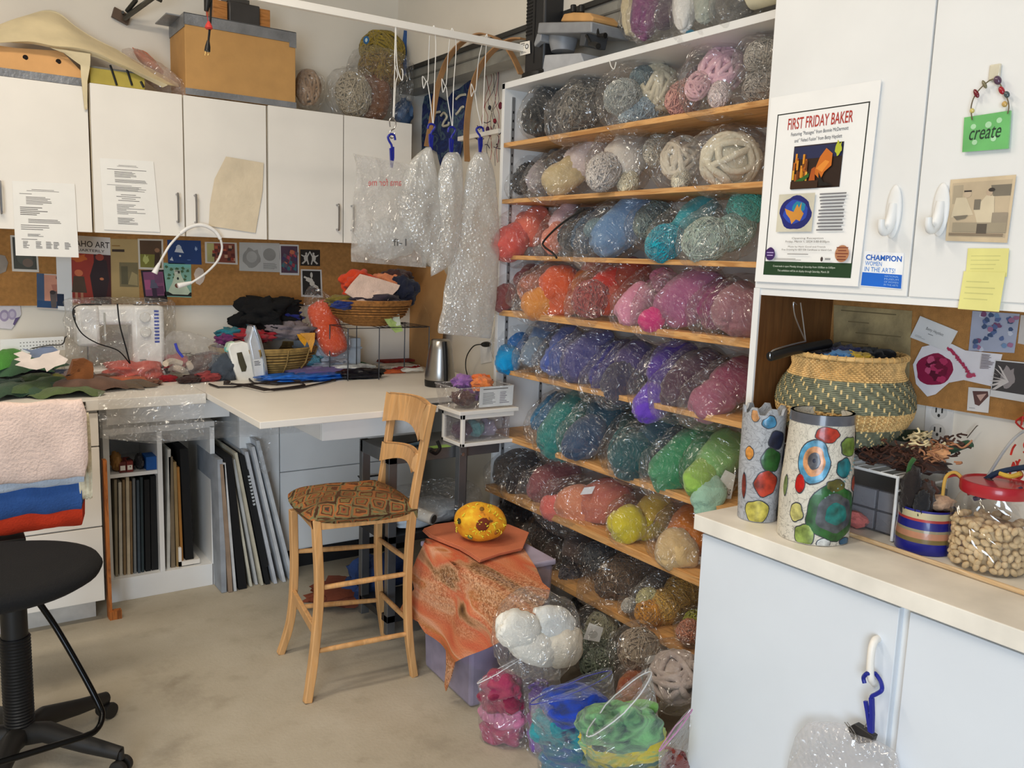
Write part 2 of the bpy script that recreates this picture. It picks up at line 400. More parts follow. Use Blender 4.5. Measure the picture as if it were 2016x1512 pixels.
# ---- open shelf unit with upright boards
r = thing('shelf_unit', 'open white cabinet under the worktop with upright folders and boards', 'shelf unit', (.79, 3.95, 0))
b = MB()
b.box((.556, 3.78, 0), (.58, 4.17, .73)); b.box((.765, 3.77, .1), (.785, 4.17, .73)); b.box((.985, 3.77, 0), (1.005, 4.17, .73))
b.box((.556, 3.77, 0), (.99, 3.79, .1)); b.box((.556, 3.79, .085), (1.0, 4.17, .1)); b.box((.556, 3.77, .725), (1.005, 4.17, .752)); b.box((.556, 4.16, .1), (1.0, 4.18, .73))
b.build('body', m_white2, r, False, .001)
MB().box((.58, 3.78, .54), (.765, 4.16, .556)).build('shelf', m_white2, r, False)
b = MB(); b.box((.556, 3.66, .79), (1.04, 3.675, .868)); b.build('rail', m_white2, r, False)
# floor-level wall / base carcass behind the boards
r = thing('base_cabinet', 'pale base cabinet with wire pulls under the table behind the stool', 'base cabinet', (1.55, 3.9, 0))
MB().box((1.10, 3.74, .11), (2.0, 4.18, .862)).build('body', m_white2, r, False)
for x0, x1, z0, z1 in ((1.10, 1.28, .12, .86), (1.285, 1.99, .50, .86), (1.285, 1.99, .12, .495)):
    d = MB().box((x0, 3.722, z0), (x1, 3.738, z1)).build('drawer', m_white2, r, False, .0015)
    if x1 > 1.5: handle((1.75, 3.721, z1-.12 if z1 > .8 else z1-.06), (1, 0, 0), (0, -1, 0), .16, .004, m_dkmetal).build('handle', m_dkmetal, d)
MB().box((1.12, 3.8, 0), (1.98, 4.1, .11)).build('plinth', m_dkmetal, r, False)
# shallow tray hung under the table leaf
r = thing('under_table_tray', 'white pull-out tray slung under the table leaf', 'tray', (1.4, 3.0, .80))
b = MB(); b.box((1.19, 2.98, .80), (1.62, 2.992, .872)); b.box((1.19, 2.993, .80), (1.202, 3.35, .872)); b.box((1.203, 2.993, .801), (1.62, 3.35, .808)); b.build('tray_body', m_white2, r, False, .001)
b = MB(); b.box((1.12, 2.97, .868), (1.19, 3.4, .882)); b.build('runner', m_white2, r, False)

# ---- bookcase
r = thing('bookcase', 'tall white bookcase with pine shelves packed with bagged yarn', 'bookcase', (2.1, 2.3, 0))
XF = 1.955
b = MB(); b.box((XF, 2.965, 0), (XR-.012, 2.985, 2.2)); b.build('side_panel', m_white2, r, False, .001)
b = MB(); b.box((XF, 1.40, 0), (XR-.012, 1.42, 2.2)); b.build('side_panel', m_white2, r, False)
MB().box((XR-.012, 1.40, 0), (XR-.002, 2.985, 2.2)).build('back_panel', m_white2, r, False)
MB().box((XF, 1.40, 2.178), (XR-.002, 2.985, 2.202)).build('top_panel', m_white2, r, False, .001)
SH = [(1.955, 1.966, .018), (1.955, 1.742, .017), (1.957, 1.517, .017), (1.958, 1.286, .018), (1.953, 1.048, .018), (1.925, .785, .022), (1.915, .541, .022), (1.925, .288, .024)]
for i, (xf, z, th) in enumerate(SH):
    s = MB().box((xf, 1.62 if i < 5 else 1.5, z-th), (XR-.02, 2.962, z)); s.box((xf, 1.6, z-.002), (xf+.06, 2.962, z+.006)) if i in (3, 6) else None
    s.build('shelf', m_pine, r, False, .0015)
sl = MB(); sl.mat(M((168, 170, 172), .4, .6))
for x in (1.99, 2.18):
    sl.box((x, 2.960, .05), (x+.014, 2.965, 2.15))
sl.mat(m_black)
for x in (1.99, 2.18):
    for k in range(60): sl.box((x+.004, 2.9595, .08+k*.034), (x+.010, 2.960, .09+k*.034))
sl.build('slotted_rail', None, r, False)
MB().tube(pxpath([(1200, 118), (1203, 130), (1209, 136), (1213, 122)], 0, 1.95), .002, 6).build('cup_hook', M((230, 228, 220), .3), r)

# ---- tall cabinet right: niche above counter
XU = 1.65
r = thing('wall_cabinet', 'large white wall cabinet on the right with gallery poster and hooks on its doors', 'cabinet', (1.8, .9, 1.445))
MB().box((XU+.02, -.2, 1.452), (XN-.002, 1.38, 2.7)).build('body', m_white2, r, False)
b = MB(); b.mat(m_white2).box((XU-.0, 1.362, ZD+.001), (XN-.002, 1.38, 1.452)); b.mat(WOOD((104, 68, 36), (98, 62, 32), 2)).box((XU+.006, 1.3605, ZD+.002), (XN-.002, 1.3625, 1.451))
b.build('side_panel', None, r, False)
for y0, y1 in ((.988, 1.378), (.60, .984), (.2, .596)):
    d = MB().box((XU, y0, 1.452), (XU+.019, y1, 2.69)).build('door', m_white2, r, False, .0015)
b = MB().box((XU+.004, -.2, 1.436), (XN-.002, 1.378, 1.452)); b.build('bottom_panel', m_white2, r, False)
# cork behind niche
cb = MB().box((XN-.012, -.2, 1.19), (XN-.001, 1.36, 1.436)); tag(cb.build('pin_board', m_cork, None, False), 'brown cork board in the niche above the right counter', 'pin board')
# ---- lower cabinet right
r = thing('base_cabinet', 'large white base cabinet at lower right with white loop handle', 'base cabinet', (1.7, .8, 0))
MB().box((1.525, -.2, .0), (XN-.002, 1.358, .868)).build('body', m_white2, r, False)
MB().box((1.528, .832, .02), (1.534, .852, .86)).build('stile', M((168, 164, 152), .5), r, False)
m_lowdoor = M((218, 224, 231), .38, var=.015, scale=3)
for y0, y1 in ((.853, 1.362), (.30, .832)):
    d = MB().box((1.508, y0, .02), (1.526, y1, .862)).build('door', m_lowdoor, r, False, .0015)
    if y1 > 1:
        q = AT(1722, 1300, 0, 1.508)
        hb = MB().tube(catm([AT(1728, 1258, 0, 1.507), AT(1722, 1262, 0, 1.490), AT(1716, 1280, 0, 1.480), AT(1713, 1320, 0, 1.478), AT(1716, 1338, 0, 1.482), AT(1722, 1345, 0, 1.507)], 6), .0075, 10)
        hb.build('handle', m_white, d)['label'] = 'white loop handle'
ct = MB().box((1.49, -.2, .872), (XN-.002, 1.376, ZD)); tag(ct.build('countertop', M((232, 226, 214), .4, var=.05, scale=9), None, False, .002), 'worn white countertop on the right with vases and jar on it', 'countertop')
# ============================================================ bagged yarn and wool
def strands(mb, c, ax, ay, az, n, r, seed, seg=20, jit=.35, sides=4):
    """yarn wound round a ball: n tilted loops"""
    rnd = random.Random(seed); c = Vector(c)
    for k in range(n):
        t = Vector((rnd.gauss(0, 1), rnd.gauss(0, 1), rnd.gauss(0, 1))).normalized()
        u = t.orthogonal().normalized(); w = t.cross(u); off = t*rnd.uniform(-jit, jit)
        rr = math.sqrt(max(.1, 1-off.length_squared))*rnd.uniform(.97, 1.05); ph = rnd.random()*6
        pts = []
        for i in range(seg):
            a = 2*PI*i/seg; q = (u*math.cos(a)+w*math.sin(a))*rr+off+t*.07*math.sin(3*a+ph)
            pts.append(c+ax*q.x+ay*q.y+az*q.z)
        mb.tube(pts, r, sides, closed=True)
def roving(mb, c, ax, ay, az, seed, r, turns=7):
    """thick loose coil of roving: nested loops lying side by side"""
    rnd = random.Random(seed)
    for k in range(turns):
        s = 1-.13*(k % 4)-.02*k; tl = rnd.uniform(-.55, .55); h = (k/(turns-1)-.5)*1.1
        pts = []; ph = rnd.random()*6
        for i in range(22):
            a = 2*PI*i/22; q = Vector((math.cos(a)*s, math.sin(a)*s, -.55+.5*abs(h)+.45*(k % 3)*.5+tl*.3*math.cos(a+ph)))
            q += Vector((.06*math.sin(3*a+ph), .08*math.sin(2*a+ph), 0))
            pts.append(Vector(c)+ax*q.x+ay*q.y+az*q.z*.8)
        mb.tube(pts, [r*(1+.2*math.sin(5*2*PI*i/22+ph)) for i in range(22)], 8, closed=True)
def film(P0, ax, U, Nn, L, r, rd, seed, tail='A', m=None, flat=1.0, amp=.11, tl=.25):
    """lumpy bag: axis from P0 along ax for length L; the tail end is pinched flat with a sealed flap"""
    mb = MB(); nu, nv = 34, 30; off = Vector((seed*2.3, seed*1.1, seed*5.7)); vs = []
    for i in range(nv+1):
        t = i/nv; s = t if tail == 'A' else 1-t      # s = 0 at the tail
        if s < tl:
            q = s/tl; a = r*(.05+.94*q**.7); b = rd*(.015+.9*q**1.0)
        else:
            q = (s-tl)/(1-tl); e = math.sqrt(max(0, 1-max(0, (q-.45)/.55)**2.8)); a = r*e*(.98+.07*math.sin(q*PI)); b = rd*e*(.915+.12*math.sin(q*PI))
        for j in range(nu):
            ph = 2*PI*j/nu; cx, sx = math.cos(ph), math.sin(ph)
            cx = math.copysign(abs(cx)**.85, cx)
            p = P0+ax*(t*L)+U*(cx*a)+Nn*(sx*b)
            n1 = 1-2*abs(noise.noise(p*17+off)); n2 = 1-2*abs(noise.noise(p*30+off))
            d = (U*cx*a+Nn*sx*b); dl = d.length or 1
            p += d/dl*(n1*.7+n2*.55)*amp*r
            vs.append(p)
    mb.add(vs, [(i*nu+j, i*nu+(j+1) % nu, (i+1)*nu+(j+1) % nu, (i+1)*nu+j) for i in range(nv) for j in range(nu)])
    mb.mats = [m or FILM()]
    return mb
BAGN = [0]
def bag(A, B, w, fills, label, group=None, xa=1.96, xb=2.06, tail='A', tagq=None, name=None, haze=.10, dep=.85, ext=(.30, .06), yarnname=None, ax_=0, film_m=None, flm=True, cat='bag', fat=1.0):
    """A, B pixel ends of the filled part; w its width in pixels; fills = [(t, side, rlen, rwid, kind, colours)]"""
    BAGN[0] += 1; sd = BAGN[0]
    P0, P1 = AT(*A, ax_, xa), AT(*B, ax_, xb+.06)
    P1 = P1+(P1-P0)*.20; w = w*1.14
    d = P1-P0; L = d.length; ax = d/L; mid = (P0+P1)/2
    ray = (mid-CP).normalized()
    U = ax.cross(ray).normalized(); Nn = ax.cross(U).normalized()
    r = w/2*PX(mid)*1.0; rd = r*dep
    if name is None: name = 'yarn_bag' if any(f[4] in ('yarn', 'coil') for f in fills) else 'wool_bag'
    root = thing(name, label, cat, tuple(mid-Vector((0, 0, r))), group)
    for k, f in enumerate(fills):
        t, s, rl, rw, kind, cols = f[:6]
        c = P0+ax*(L*t)+U*(s*r)
        a, b, e = ax*(L*rl), U*(r*rw*.99), Nn*(rd*rw*.94)
        if kind == 'wool':
            mb = MB().blob(c, a, b, e, 30, 20, .10, 1.7, sd+k, .10, 2.5); mb.build('wool', WOOL(cols), root, ang=180)
        elif kind == 'yarn':
            mb = MB().blob(c, a*.93, b*.93, e*.93, 20, 12, .08, 2, sd+k)
            strands(mb, c, a*.97, b*.97, e*.97, 34, max(.0022, r*.045), sd*7+k, jit=.7)
            mb.build('yarn_ball', WOOL(cols, 26, True), root, ang=180)
        elif kind == 'coil':
            mb = MB().blob(c, a*.8, b*.8, e*.8, 20, 12, .1, 2, sd+k)
            strands(mb, c, a*.92, b*.92, e*.92, 15, r*rw*.13, sd*5+k, jit=.75, sides=6, seg=24)
            mb.build('wool_roving', WOOL(cols), root, ang=180)
    if tagq:
        q, col, fn = tagq; pp = mid-ray*(rd*1.04)
        cdv = Card([CP+RAY(*p)*(DEP(pp)) for p in q], 0, 0, .0006)
        cdv.sheet(M(col, .7)); fn and fn(cdv)
        cdv.done('paper_tag', None, None, parent=root)
    if flm:
        e0, e1 = ext if tail == 'A' else ext[::-1]
        film(P0-ax*L*e0, ax, U, Nn, L*(1+e0+e1), r*1.13*fat, rd*1.2, sd, tail, film_m or FILM(haze)).build('plastic_bag', None, root, ang=180)
    return root
def one(kind, *cols): return [(.5, 0, .5, 1, kind, cols)]
def two(k1, c1, k2, c2, t=.3): return [(t, -.05, .34, .85, k1, c1), (t+.42, .05, .34, .95, k2, c2)]
G = ['bags on the top pine shelf', 'bags on the second pine shelf', 'bags on the third pine shelf', 'bags on the fourth pine shelf', 'bags on the fifth pine shelf', 'bags on the sixth pine shelf', 'bags on the seventh pine shelf', 'bags on the lowest pine shelf']
TY = lambda c: c.lines(.15, .2, .85, .85, 4, (110, 105, 100), 3)
# ---- top shelf
g = G[0]
bag((1050, 258), (1092, 192), 68, one('wool', (34, 35, 36), (58, 60, 62)), 'charcoal wool in a zip bag, first on the top pine shelf', g, tail='B')
bag((1116, 222), (1142, 165), 44, one('yarn', (88, 84, 78), (120, 116, 108)), 'small dark grey yarn bag wedged behind the taupe bag, top shelf', g, xa=2.05, xb=2.12, tail='B')
bag((1108, 248), (1180, 178), 76, one('yarn', (108, 100, 90), (150, 142, 130), (84, 78, 70)), 'taupe yarn bag with pinched corner at left, top pine shelf', g)
bag((1210, 215), (1300, 172), 98, [(.2, .25, .3, .6, 'yarn', ((150, 155, 150), (190, 192, 184))), (.35, -.45, .34, .55, 'yarn', ((150, 172, 182), (182, 198, 205))), (.8, -.05, .34, .85, 'coil', ((205, 194, 165), (228, 218, 192))), (.62, .6, .2, .35, 'yarn', ((100, 118, 122), (130, 148, 150)))], 'bag of pale blue, grey and cream yarn balls, top pine shelf', g)
bag((1335, 205), (1385, 155), 66, [(.2, 0, .4, .9, 'yarn', ((198, 140, 132), (215, 165, 150))), (.75, 0, .34, .8, 'yarn', ((185, 130, 125), (90, 84, 110), (222, 150, 110)))], 'dusty rose yarn tangle left of the baby pink bag', g, xa=2.0, xb=2.08, tail='B')
bag((1398, 196), (1420, 122), 96, [(.68, -.1, .38, .82, 'coil', ((226, 178, 190), (238, 200, 208))), (.2, .55, .26, .42, 'coil', ((222, 176, 182),)), (.15, -.25, .22, .38, 'yarn', ((236, 214, 210),))], 'upright bag of baby pink roving with a white ball at its foot', g, tail='B', ext=(.06, .14))
bag((1462, 178), (1540, 170), 66, one('yarn', (158, 148, 138), (188, 180, 170)), 'oatmeal wool batt bag, lower of the two stacked at the shelf end', g, xa=2.0, xb=2.03)
bag((1466, 118), (1540, 108), 66, one('yarn', (168, 160, 148), (200, 192, 180)), 'oatmeal wool batt bag, upper of the two stacked at the shelf end', g, xa=2.0, xb=2.03)
# ---- second shelf
g = G[1]
bag((1020, 378), (1042, 322), 44, one('yarn', (44, 45, 46), (78, 78, 78)), 'black grey yarn bag, first on the second pine shelf', g, xa=2.0)
bag((1048, 370), (1078, 325), 42, one('wool', (160, 152, 158), (182, 174, 176)), 'lilac-grey wool bag, small, second shelf', g)
bag((1080, 340), (1108, 305), 44, one('wool', (58, 60, 64), (80, 82, 86)), 'slate wool bag behind the lilac-grey one, second shelf', g, xa=2.05, xb=2.12)
bag((1075, 368), (1170, 308), 66, two('wool', ((196, 174, 128), (208, 188, 148)), 'wool', ((214, 196, 190), (224, 208, 202))), 'slanted bag of tan and pale pink wool, second shelf', g)
bag((1200, 356), (1240, 288), 92, [(.65, -.1, .42, .85, 'wool', ((212, 204, 192), (224, 216, 206))), (.1, .35, .34, .62, 'yarn', ((202, 192, 184), (216, 208, 200))), (.16, -.62, .22, .36, 'yarn', ((226, 216, 184), (238, 230, 204)))], 'bag of ivory wool with small cream ball at lower left, second shelf', g, tail='B')
bag((1280, 318), (1312, 280), 56, one('yarn', (206, 200, 182), (226, 220, 204)), 'small cream yarn bag behind its neighbours, second shelf', g, xa=2.05, xb=2.12)
bag((1318, 348), (1352, 298), 78, [(.6, 0, .5, .9, 'coil', ((206, 196, 176), (224, 214, 196))), (.1, -.5, .22, .38, 'yarn', ((222, 214, 192),))], 'cream yarn bag with crumpled neck, left of the big cream coil', g, tail='B')
bag((1385, 322), (1475, 312), 96, one('coil', (214, 204, 178), (230, 222, 200)), 'largest bag of thick cream roving, right end of second shelf', g)
bag((1430, 272), (1500, 282), 44, one('wool', (132, 124, 120), (156, 148, 144)), 'grey bag with a red mark lying behind the cream roving', g, xa=2.08, xb=2.1)
# ---- third shelf
g = G[2]
bag((1000, 488), (1060, 438), 80, [(.12, .1, .36, .72, 'wool', ((212, 84, 76), (225, 104, 92))), (.72, 0, .38, .82, 'wool', ((228, 112, 88), (232, 124, 104)))], 'coral red wool bag, first on the third pine shelf', g)
bag((1078, 488), (1122, 424), 52, two('wool', ((222, 130, 106), (226, 146, 124)), 'wool', ((214, 178, 184), (222, 192, 196))), 'salmon and pale pink wool bag beside the black zipper', g)
bag((1112, 485), (1158, 428), 52, one('wool', (30, 40, 58), (48, 46, 48), (24, 30, 42)), 'navy and black wool bag with a dark zipper', g, xa=1.98)
bag((1130, 488), (1200, 430), 60, one('yarn', (74, 96, 122), (96, 120, 142), (60, 76, 98)), 'denim blue yarn bag, third shelf', g)
bag((1168, 494), (1262, 412), 80, [(.5, 0, .52, .9, 'wool', ((96, 132, 172), (118, 150, 184))), (.2, .75, .14, .32, 'yarn', ((126, 150, 156),))], 'big steel blue wool bag, middle of the third shelf', g)
bag((1262, 462), (1302, 415), 62, one('yarn', (98, 118, 124), (130, 150, 148), (160, 172, 156)), 'grey green yarn bag set back behind the turquoise ball', g, xa=2.04, xb=2.12)
bag((1305, 482), (1390, 412), 68, [(.05, 0, .3, .9, 'yarn', ((20, 150, 172), (40, 176, 192))), (.65, 0, .38, .85, 'wool', ((40, 150, 162), (70, 160, 168)))], 'turquoise ball of yarn at the front of a teal bag', g)
bag((1370, 488), (1465, 432), 88, [(.2, .05, .36, .85, 'yarn', ((168, 190, 172), (190, 204, 190), (140, 150, 140))), (.95, .35, .28, .72, 'yarn', ((96, 208, 192), (120, 222, 206))), (.6, -.2, .34, .7, 'yarn', ((150, 182, 168), (176, 200, 188)))], 'sage yarn bag with an aqua ball, right end of third shelf', g)
bag((1428, 422), (1492, 405), 40, one('wool', (94, 122, 126), (116, 142, 144)), 'grey teal bag lying behind the aqua ball', g, xa=2.08, xb=2.12)
# ---- fourth shelf
g = G[3]
bag((985, 592), (1042, 545), 56, [(.1, 0, .3, .75, 'wool', ((138, 66, 66), (152, 82, 80))), (.75, 0, .36, .95, 'wool', ((160, 88, 88), (174, 104, 102)))], 'dusty garnet wool bag, first on the fourth pine shelf', g)
bag((1022, 582), (1092, 542), 50, one('wool', (170, 92, 64), (206, 112, 78), (142, 84, 66)), 'rust wool bag tucked behind the orange one, fourth shelf', g, xa=2.0, xb=2.08)
bag((1050, 598), (1165, 548), 92, [(.06, -.1, .22, .62, 'wool', ((212, 130, 48), (222, 146, 62))), (.42, .3, .26, .68, 'wool', ((214, 84, 40), (226, 98, 52))), (.75, -.2, .28, .7, 'wool', ((220, 134, 46), (206, 96, 50))), (.4, -.35, .3, .6, 'wool', ((206, 96, 60),)), (.95, .2, .2, .6, 'wool', ((190, 76, 44),))], 'orange and amber wool bag, biggest on the left of fourth shelf', g)
bag((1148, 606), (1245, 552), 86, [(.18, .15, .3, .75, 'yarn', ((166, 70, 68), (184, 92, 84))), (.5, -.3, .32, .6, 'wool', ((168, 62, 44), (190, 74, 50))), (.5, .5, .26, .45, 'wool', ((196, 44, 34), (208, 60, 44))), (.85, .1, .3, .8, 'wool', ((150, 60, 44), (172, 72, 52)))], 'brick red wool bag, middle of the fourth shelf', g)
bag((1232, 618), (1300, 556), 66, [(.25, 0, .4, .9, 'wool', ((212, 134, 160), (222, 150, 172))), (.85, -.1, .28, .78, 'coil', ((210, 120, 152), (222, 142, 168)))], 'candy pink wool bag with a rolled end on top, fourth shelf', g)
bag((1285, 628), (1400, 566), 100, [(-.02, -.0, .16, .42, 'wool', ((204, 34, 112), (214, 56, 124))), (.55, 0, .48, .9, 'wool', ((158, 88, 124), (174, 106, 138)))], 'mauve wool bag with a magenta lump in its corner', g)
bag((1384, 632), (1450, 580), 74, one('wool', (126, 34, 92), (146, 60, 108)), 'plum magenta wool bag, fourth shelf', g, xa=1.99)
bag((1432, 640), (1480, 588), 92, one('wool', (146, 96, 108), (168, 122, 128)), 'greyed mauve wool bag, right end of fourth shelf', g)
# ---- fifth shelf
g = G[4]
bag((1000, 708), (1018, 650), 60, [(.0, .0, .3, .72, 'wool', ((10, 134, 196), (28, 150, 208))), (.7, 0, .5, 1, 'wool', ((20, 104, 176), (42, 128, 196)))], 'bright azure wool bag, first on the fifth pine shelf', g, tail='B', xa=1.98)
bag((1035, 716), (1076, 652), 48, two('wool', ((118, 136, 154), (134, 150, 166)), 'wool', ((92, 118, 158), (110, 134, 170)), .35), 'grey blue wool bag, slim, fifth shelf', g)
bag((1080, 728), (1125, 668), 60, two('wool', ((72, 94, 170), (90, 112, 184)), 'wool', ((86, 98, 158), (104, 114, 170)), .3), 'periwinkle wool bag, fifth shelf', g)
bag((1115, 738), (1192, 678), 84, [(.5, 0, .55, .95, 'wool', ((62, 62, 116), (88, 86, 134), (44, 46, 104)))], 'large indigo wool bag with crinkled neck, fifth shelf', g)
bag((1168, 762), (1228, 692), 56, one('wool', (38, 36, 116), (52, 48, 132)), 'royal indigo wool bag, low and narrow, fifth shelf', g, xa=1.97)
bag((1205, 772), (1268, 698), 76, two('wool', ((58, 56, 76), (70, 66, 86)), 'wool', ((72, 62, 104), (88, 76, 120)), .25), 'slate and violet wool bag, fifth shelf', g)
bag((1272, 800), (1332, 706), 80, [(.1, -.1, .3, .72, 'wool', ((100, 66, 176), (116, 80, 190))), (.7, 0, .42, .95, 'wool', ((88, 64, 150), (70, 46, 138)))], 'vivid violet wool bag hanging over the shelf edge', g, ext=(.2, .08))
bag((1318, 792), (1400, 718), 88, [(.5, 0, .56, .95, 'wool', ((70, 46, 62), (92, 70, 84)))], 'dark aubergine wool bag, fifth shelf', g)
bag((1372, 806), (1470, 738), 80, two('wool', ((150, 84, 106), (166, 100, 120)), 'wool', ((126, 58, 84), (146, 76, 98)), .25), 'rosewood pink wool bag, right end of fifth shelf', g)
# ---- sixth shelf
g = G[5]
bag((1056, 848), (1105, 790), 50, one('wool', (20, 96, 136), (34, 120, 168)), 'ocean blue wool bag, furthest left on the sixth shelf', g, xa=1.97)
bag((1085, 885), (1145, 808), 88, [(.5, 0, .6, .95, 'wool', ((22, 104, 104), (50, 134, 126), (34, 96, 100)))], 'deep teal green wool bag hanging over the sixth shelf edge', g, ext=(.22, .08), xa=1.93)
bag((1135, 880), (1200, 808), 76, [(.8, 0, .34, .9, 'wool', ((34, 68, 86), (56, 88, 102))), (.2, 0, .38, .85, 'wool', ((54, 76, 104), (72, 90, 116)))], 'slate blue wool bag with shiny folds, sixth shelf', g, xa=1.93)
bag((1212, 905), (1248, 838), 58, [(.35, -.1, .44, .85, 'coil', ((18, 92, 98), (40, 120, 122))), (.85, .1, .3, .8, 'wool', ((50, 78, 76), (66, 92, 90)))], 'dark teal skein bag, sixth shelf', g, xa=1.93)
bag((1235, 915), (1318, 850), 88, [(.15, .1, .34, .85, 'wool', ((26, 72, 78), (40, 90, 94))), (.7, 0, .42, .9, 'wool', ((50, 78, 92), (70, 96, 106)))], 'petrol blue wool bag with banded middle, sixth shelf', g, xa=1.93)
bag((1300, 942), (1388, 872), 88, [(.5, 0, .6, .95, 'wool', ((46, 126, 84), (72, 150, 104)))], 'emerald green wool bag, sixth shelf', g, xa=1.93)
bag((1375, 962), (1428, 882), 84, [(.68, 0, .46, .85, 'wool', ((122, 176, 112), (146, 194, 112))), (.18, .2, .3, .6, 'wool', ((150, 190, 90),)), (.0, -.5, .28, .62, 'wool', ((150, 190, 170), (168, 204, 184)))], 'lime green wool bag with a paper tag reading Citrus', g, xa=1.93, tail='B',
    tagq=([(1428, 925), (1448, 935), (1438, 988), (1400, 975)], (226, 228, 224), lambda c: c.text('Citrus', .12, .45, .9, .8, (30, 30, 30))))
# ---- seventh shelf
g = G[6]
bag((978, 945), (1026, 895), 50, one('wool', (92, 82, 74), (116, 106, 96)), 'grey brown wool bag, first on the seventh pine shelf', g, xa=1.93)
bag((1008, 960), (1052, 912), 52, one('wool', (46, 42, 42), (66, 60, 60)), 'near black brown wool bag, second on the seventh shelf', g, xa=1.93)
bag((1045, 972), (1120, 928), 62, one('wool', (132, 74, 76), (152, 94, 94)), 'dusty burgundy wool bag, seventh shelf', g, xa=1.93)
bag((1090, 1000), (1215, 985), 84, [(.0, -.0, .17, .56, 'wool', ((216, 104, 94), (224, 120, 108))), (.3, 0, .26, .85, 'wool', ((208, 130, 96), (218, 146, 112))), (.7, 0, .34, .95, 'wool', ((198, 120, 96), (182, 100, 88)))], 'long peach wool bag with coral ball at its end, seventh shelf', g, xa=1.94, xb=2.0,
    tagq=([(1150, 960), (1172, 957), (1165, 972), (1142, 974)], (228, 230, 232), None))
bag((1225, 1040), (1300, 1010), 80, [(.12, .05, .32, .82, 'wool', ((208, 190, 36), (218, 202, 62))), (.55, -.35, .3, .6, 'wool', ((204, 184, 30),)), (.75, .1, .34, .85, 'wool', ((206, 170, 72), (216, 184, 94)))], 'lemon yellow wool bag, seventh shelf', g, xa=1.94)
bag((1325, 1085), (1372, 1035), 96, [(.72, 0, .46, .86, 'wool', ((208, 118, 34), (220, 134, 50))), (.08, -.1, .3, .8, 'wool', ((206, 174, 122), (216, 188, 142)))], 'marigold orange wool bag, right end of seventh shelf', g, xa=1.94, tail='A',
    tagq=([(1350, 1093), (1392, 1097), (1390, 1118), (1348, 1116)], (232, 224, 212), TY))
# ---- lowest shelf
g = G[7]
bag((1000, 1035), (1030, 985), 60, one('wool', (34, 38, 46), (52, 56, 66)), 'black wool bag in the dark at the far end of lowest shelf', g, xa=2.0)
bag((1052, 1070), (1090, 1035), 58, one('yarn', (56, 44, 40), (84, 66, 58)), 'chocolate yarn bag, lowest shelf', g, xa=1.98)
bag((1078, 1112), (1112, 1062), 42, one('wool', (62, 48, 42), (82, 66, 58)), 'umber wool bag with a white tag, lowest shelf', g, xa=1.95,
    tagq=([(1080, 1088), (1096, 1096), (1086, 1110), (1074, 1102)], (224, 226, 228), None))
bag((1122, 1095), (1146, 1058), 46, one('wool', (92, 76, 70), (116, 98, 90)), 'taupe brown wool bag standing on lowest shelf', g, xa=1.97)
bag((1160, 1105), (1196, 1080), 54, one('yarn', (72, 72, 74), (98, 98, 98)), 'iron grey yarn bag, lowest shelf', g, xa=1.97)
bag((1108, 1146), (1150, 1122), 52, one('yarn', (78, 76, 86), (104, 100, 110)), 'violet grey yarn bag at the front of lowest shelf', g, xa=1.95)
bag((1172, 1160), (1272, 1112), 74, one('yarn', (108, 82, 60), (134, 106, 80)), 'long walnut brown yarn bag, lowest shelf', g, xa=1.95)
bag((1240, 1190), (1298, 1142), 42, [(.6, 0, .5, .9, 'yarn', ((110, 104, 96), (150, 144, 134))), (-.02, 0, .16, .55, 'yarn', ((218, 212, 200),))], 'slim grey yarn bag with white ball at its tip', g, xa=1.95)
bag((1272, 1212), (1345, 1160), 84, [(.8, -.1, .36, .75, 'yarn', ((208, 160, 72), (220, 176, 90))), (.35, -.1, .3, .7, 'yarn', ((214, 160, 60), (222, 178, 84))), (.08, -.0, .24, .6, 'yarn', ((218, 150, 48),)), (.2, .5, .2, .42, 'yarn', ((214, 206, 150),))], 'mustard yarn ball bag, lowest shelf', g, xa=1.95)
bag((1352, 1246), (1385, 1215), 48, two('yarn', ((222, 150, 120),), 'yarn', ((180, 186, 44), (194, 200, 64)), .1), 'lime yarn bag beside the right counter, lowest shelf', g, xa=1.95)
# ---- on the floor in front of / under the bookcase
g = 'bags heaped on the floor by the bookcase'
bag((1125, 1215), (1162, 1192), 50, one('yarn', (70, 66, 52), (98, 92, 74)), 'olive brown yarn bag on the floor under the lowest shelf', g, xa=2.0)
bag((1150, 1300), (1200, 1245), 100, [(.25, -.35, .42, .62, 'yarn', ((108, 122, 106), (136, 148, 130))), (.8, .25, .4, .6, 'yarn', ((150, 150, 122), (172, 170, 146))), (.1, .55, .3, .5, 'yarn', ((124, 138, 122),))], 'sage green yarn bag with big white label on floor', g, xa=1.80, xb=1.9, tail='B',
    tagq=([(1160, 1226), (1188, 1236), (1180, 1264), (1148, 1258)], (224, 226, 226), lambda c: c.ell(.5, .6, .28, .25, (190, 192, 190))))
bag((1225, 1295), (1280, 1268), 74, one('yarn', (178, 160, 140), (200, 184, 164)), 'beige yarn bag with a white label, on the floor heap', g, xa=1.78, xb=1.85,
    tagq=([(1258, 1295), (1298, 1288), (1292, 1304), (1262, 1310)], (228, 232, 236), None))
bag((1238, 1385), (1270, 1345), 80, [(.5, 0, .6, .9, 'wool', ((150, 72, 48), (186, 110, 70), (120, 44, 36)))], 'russet wool bag half hidden behind the blue zip bag', g, xa=1.74, xb=1.8, tail='B')
bag((1340, 1365), (1325, 1310), 92, one('coil', (186, 172, 168), (206, 194, 190)), 'greige roving bag leaning on the white base cabinet', g, xa=1.66, xb=1.78, tail='B')
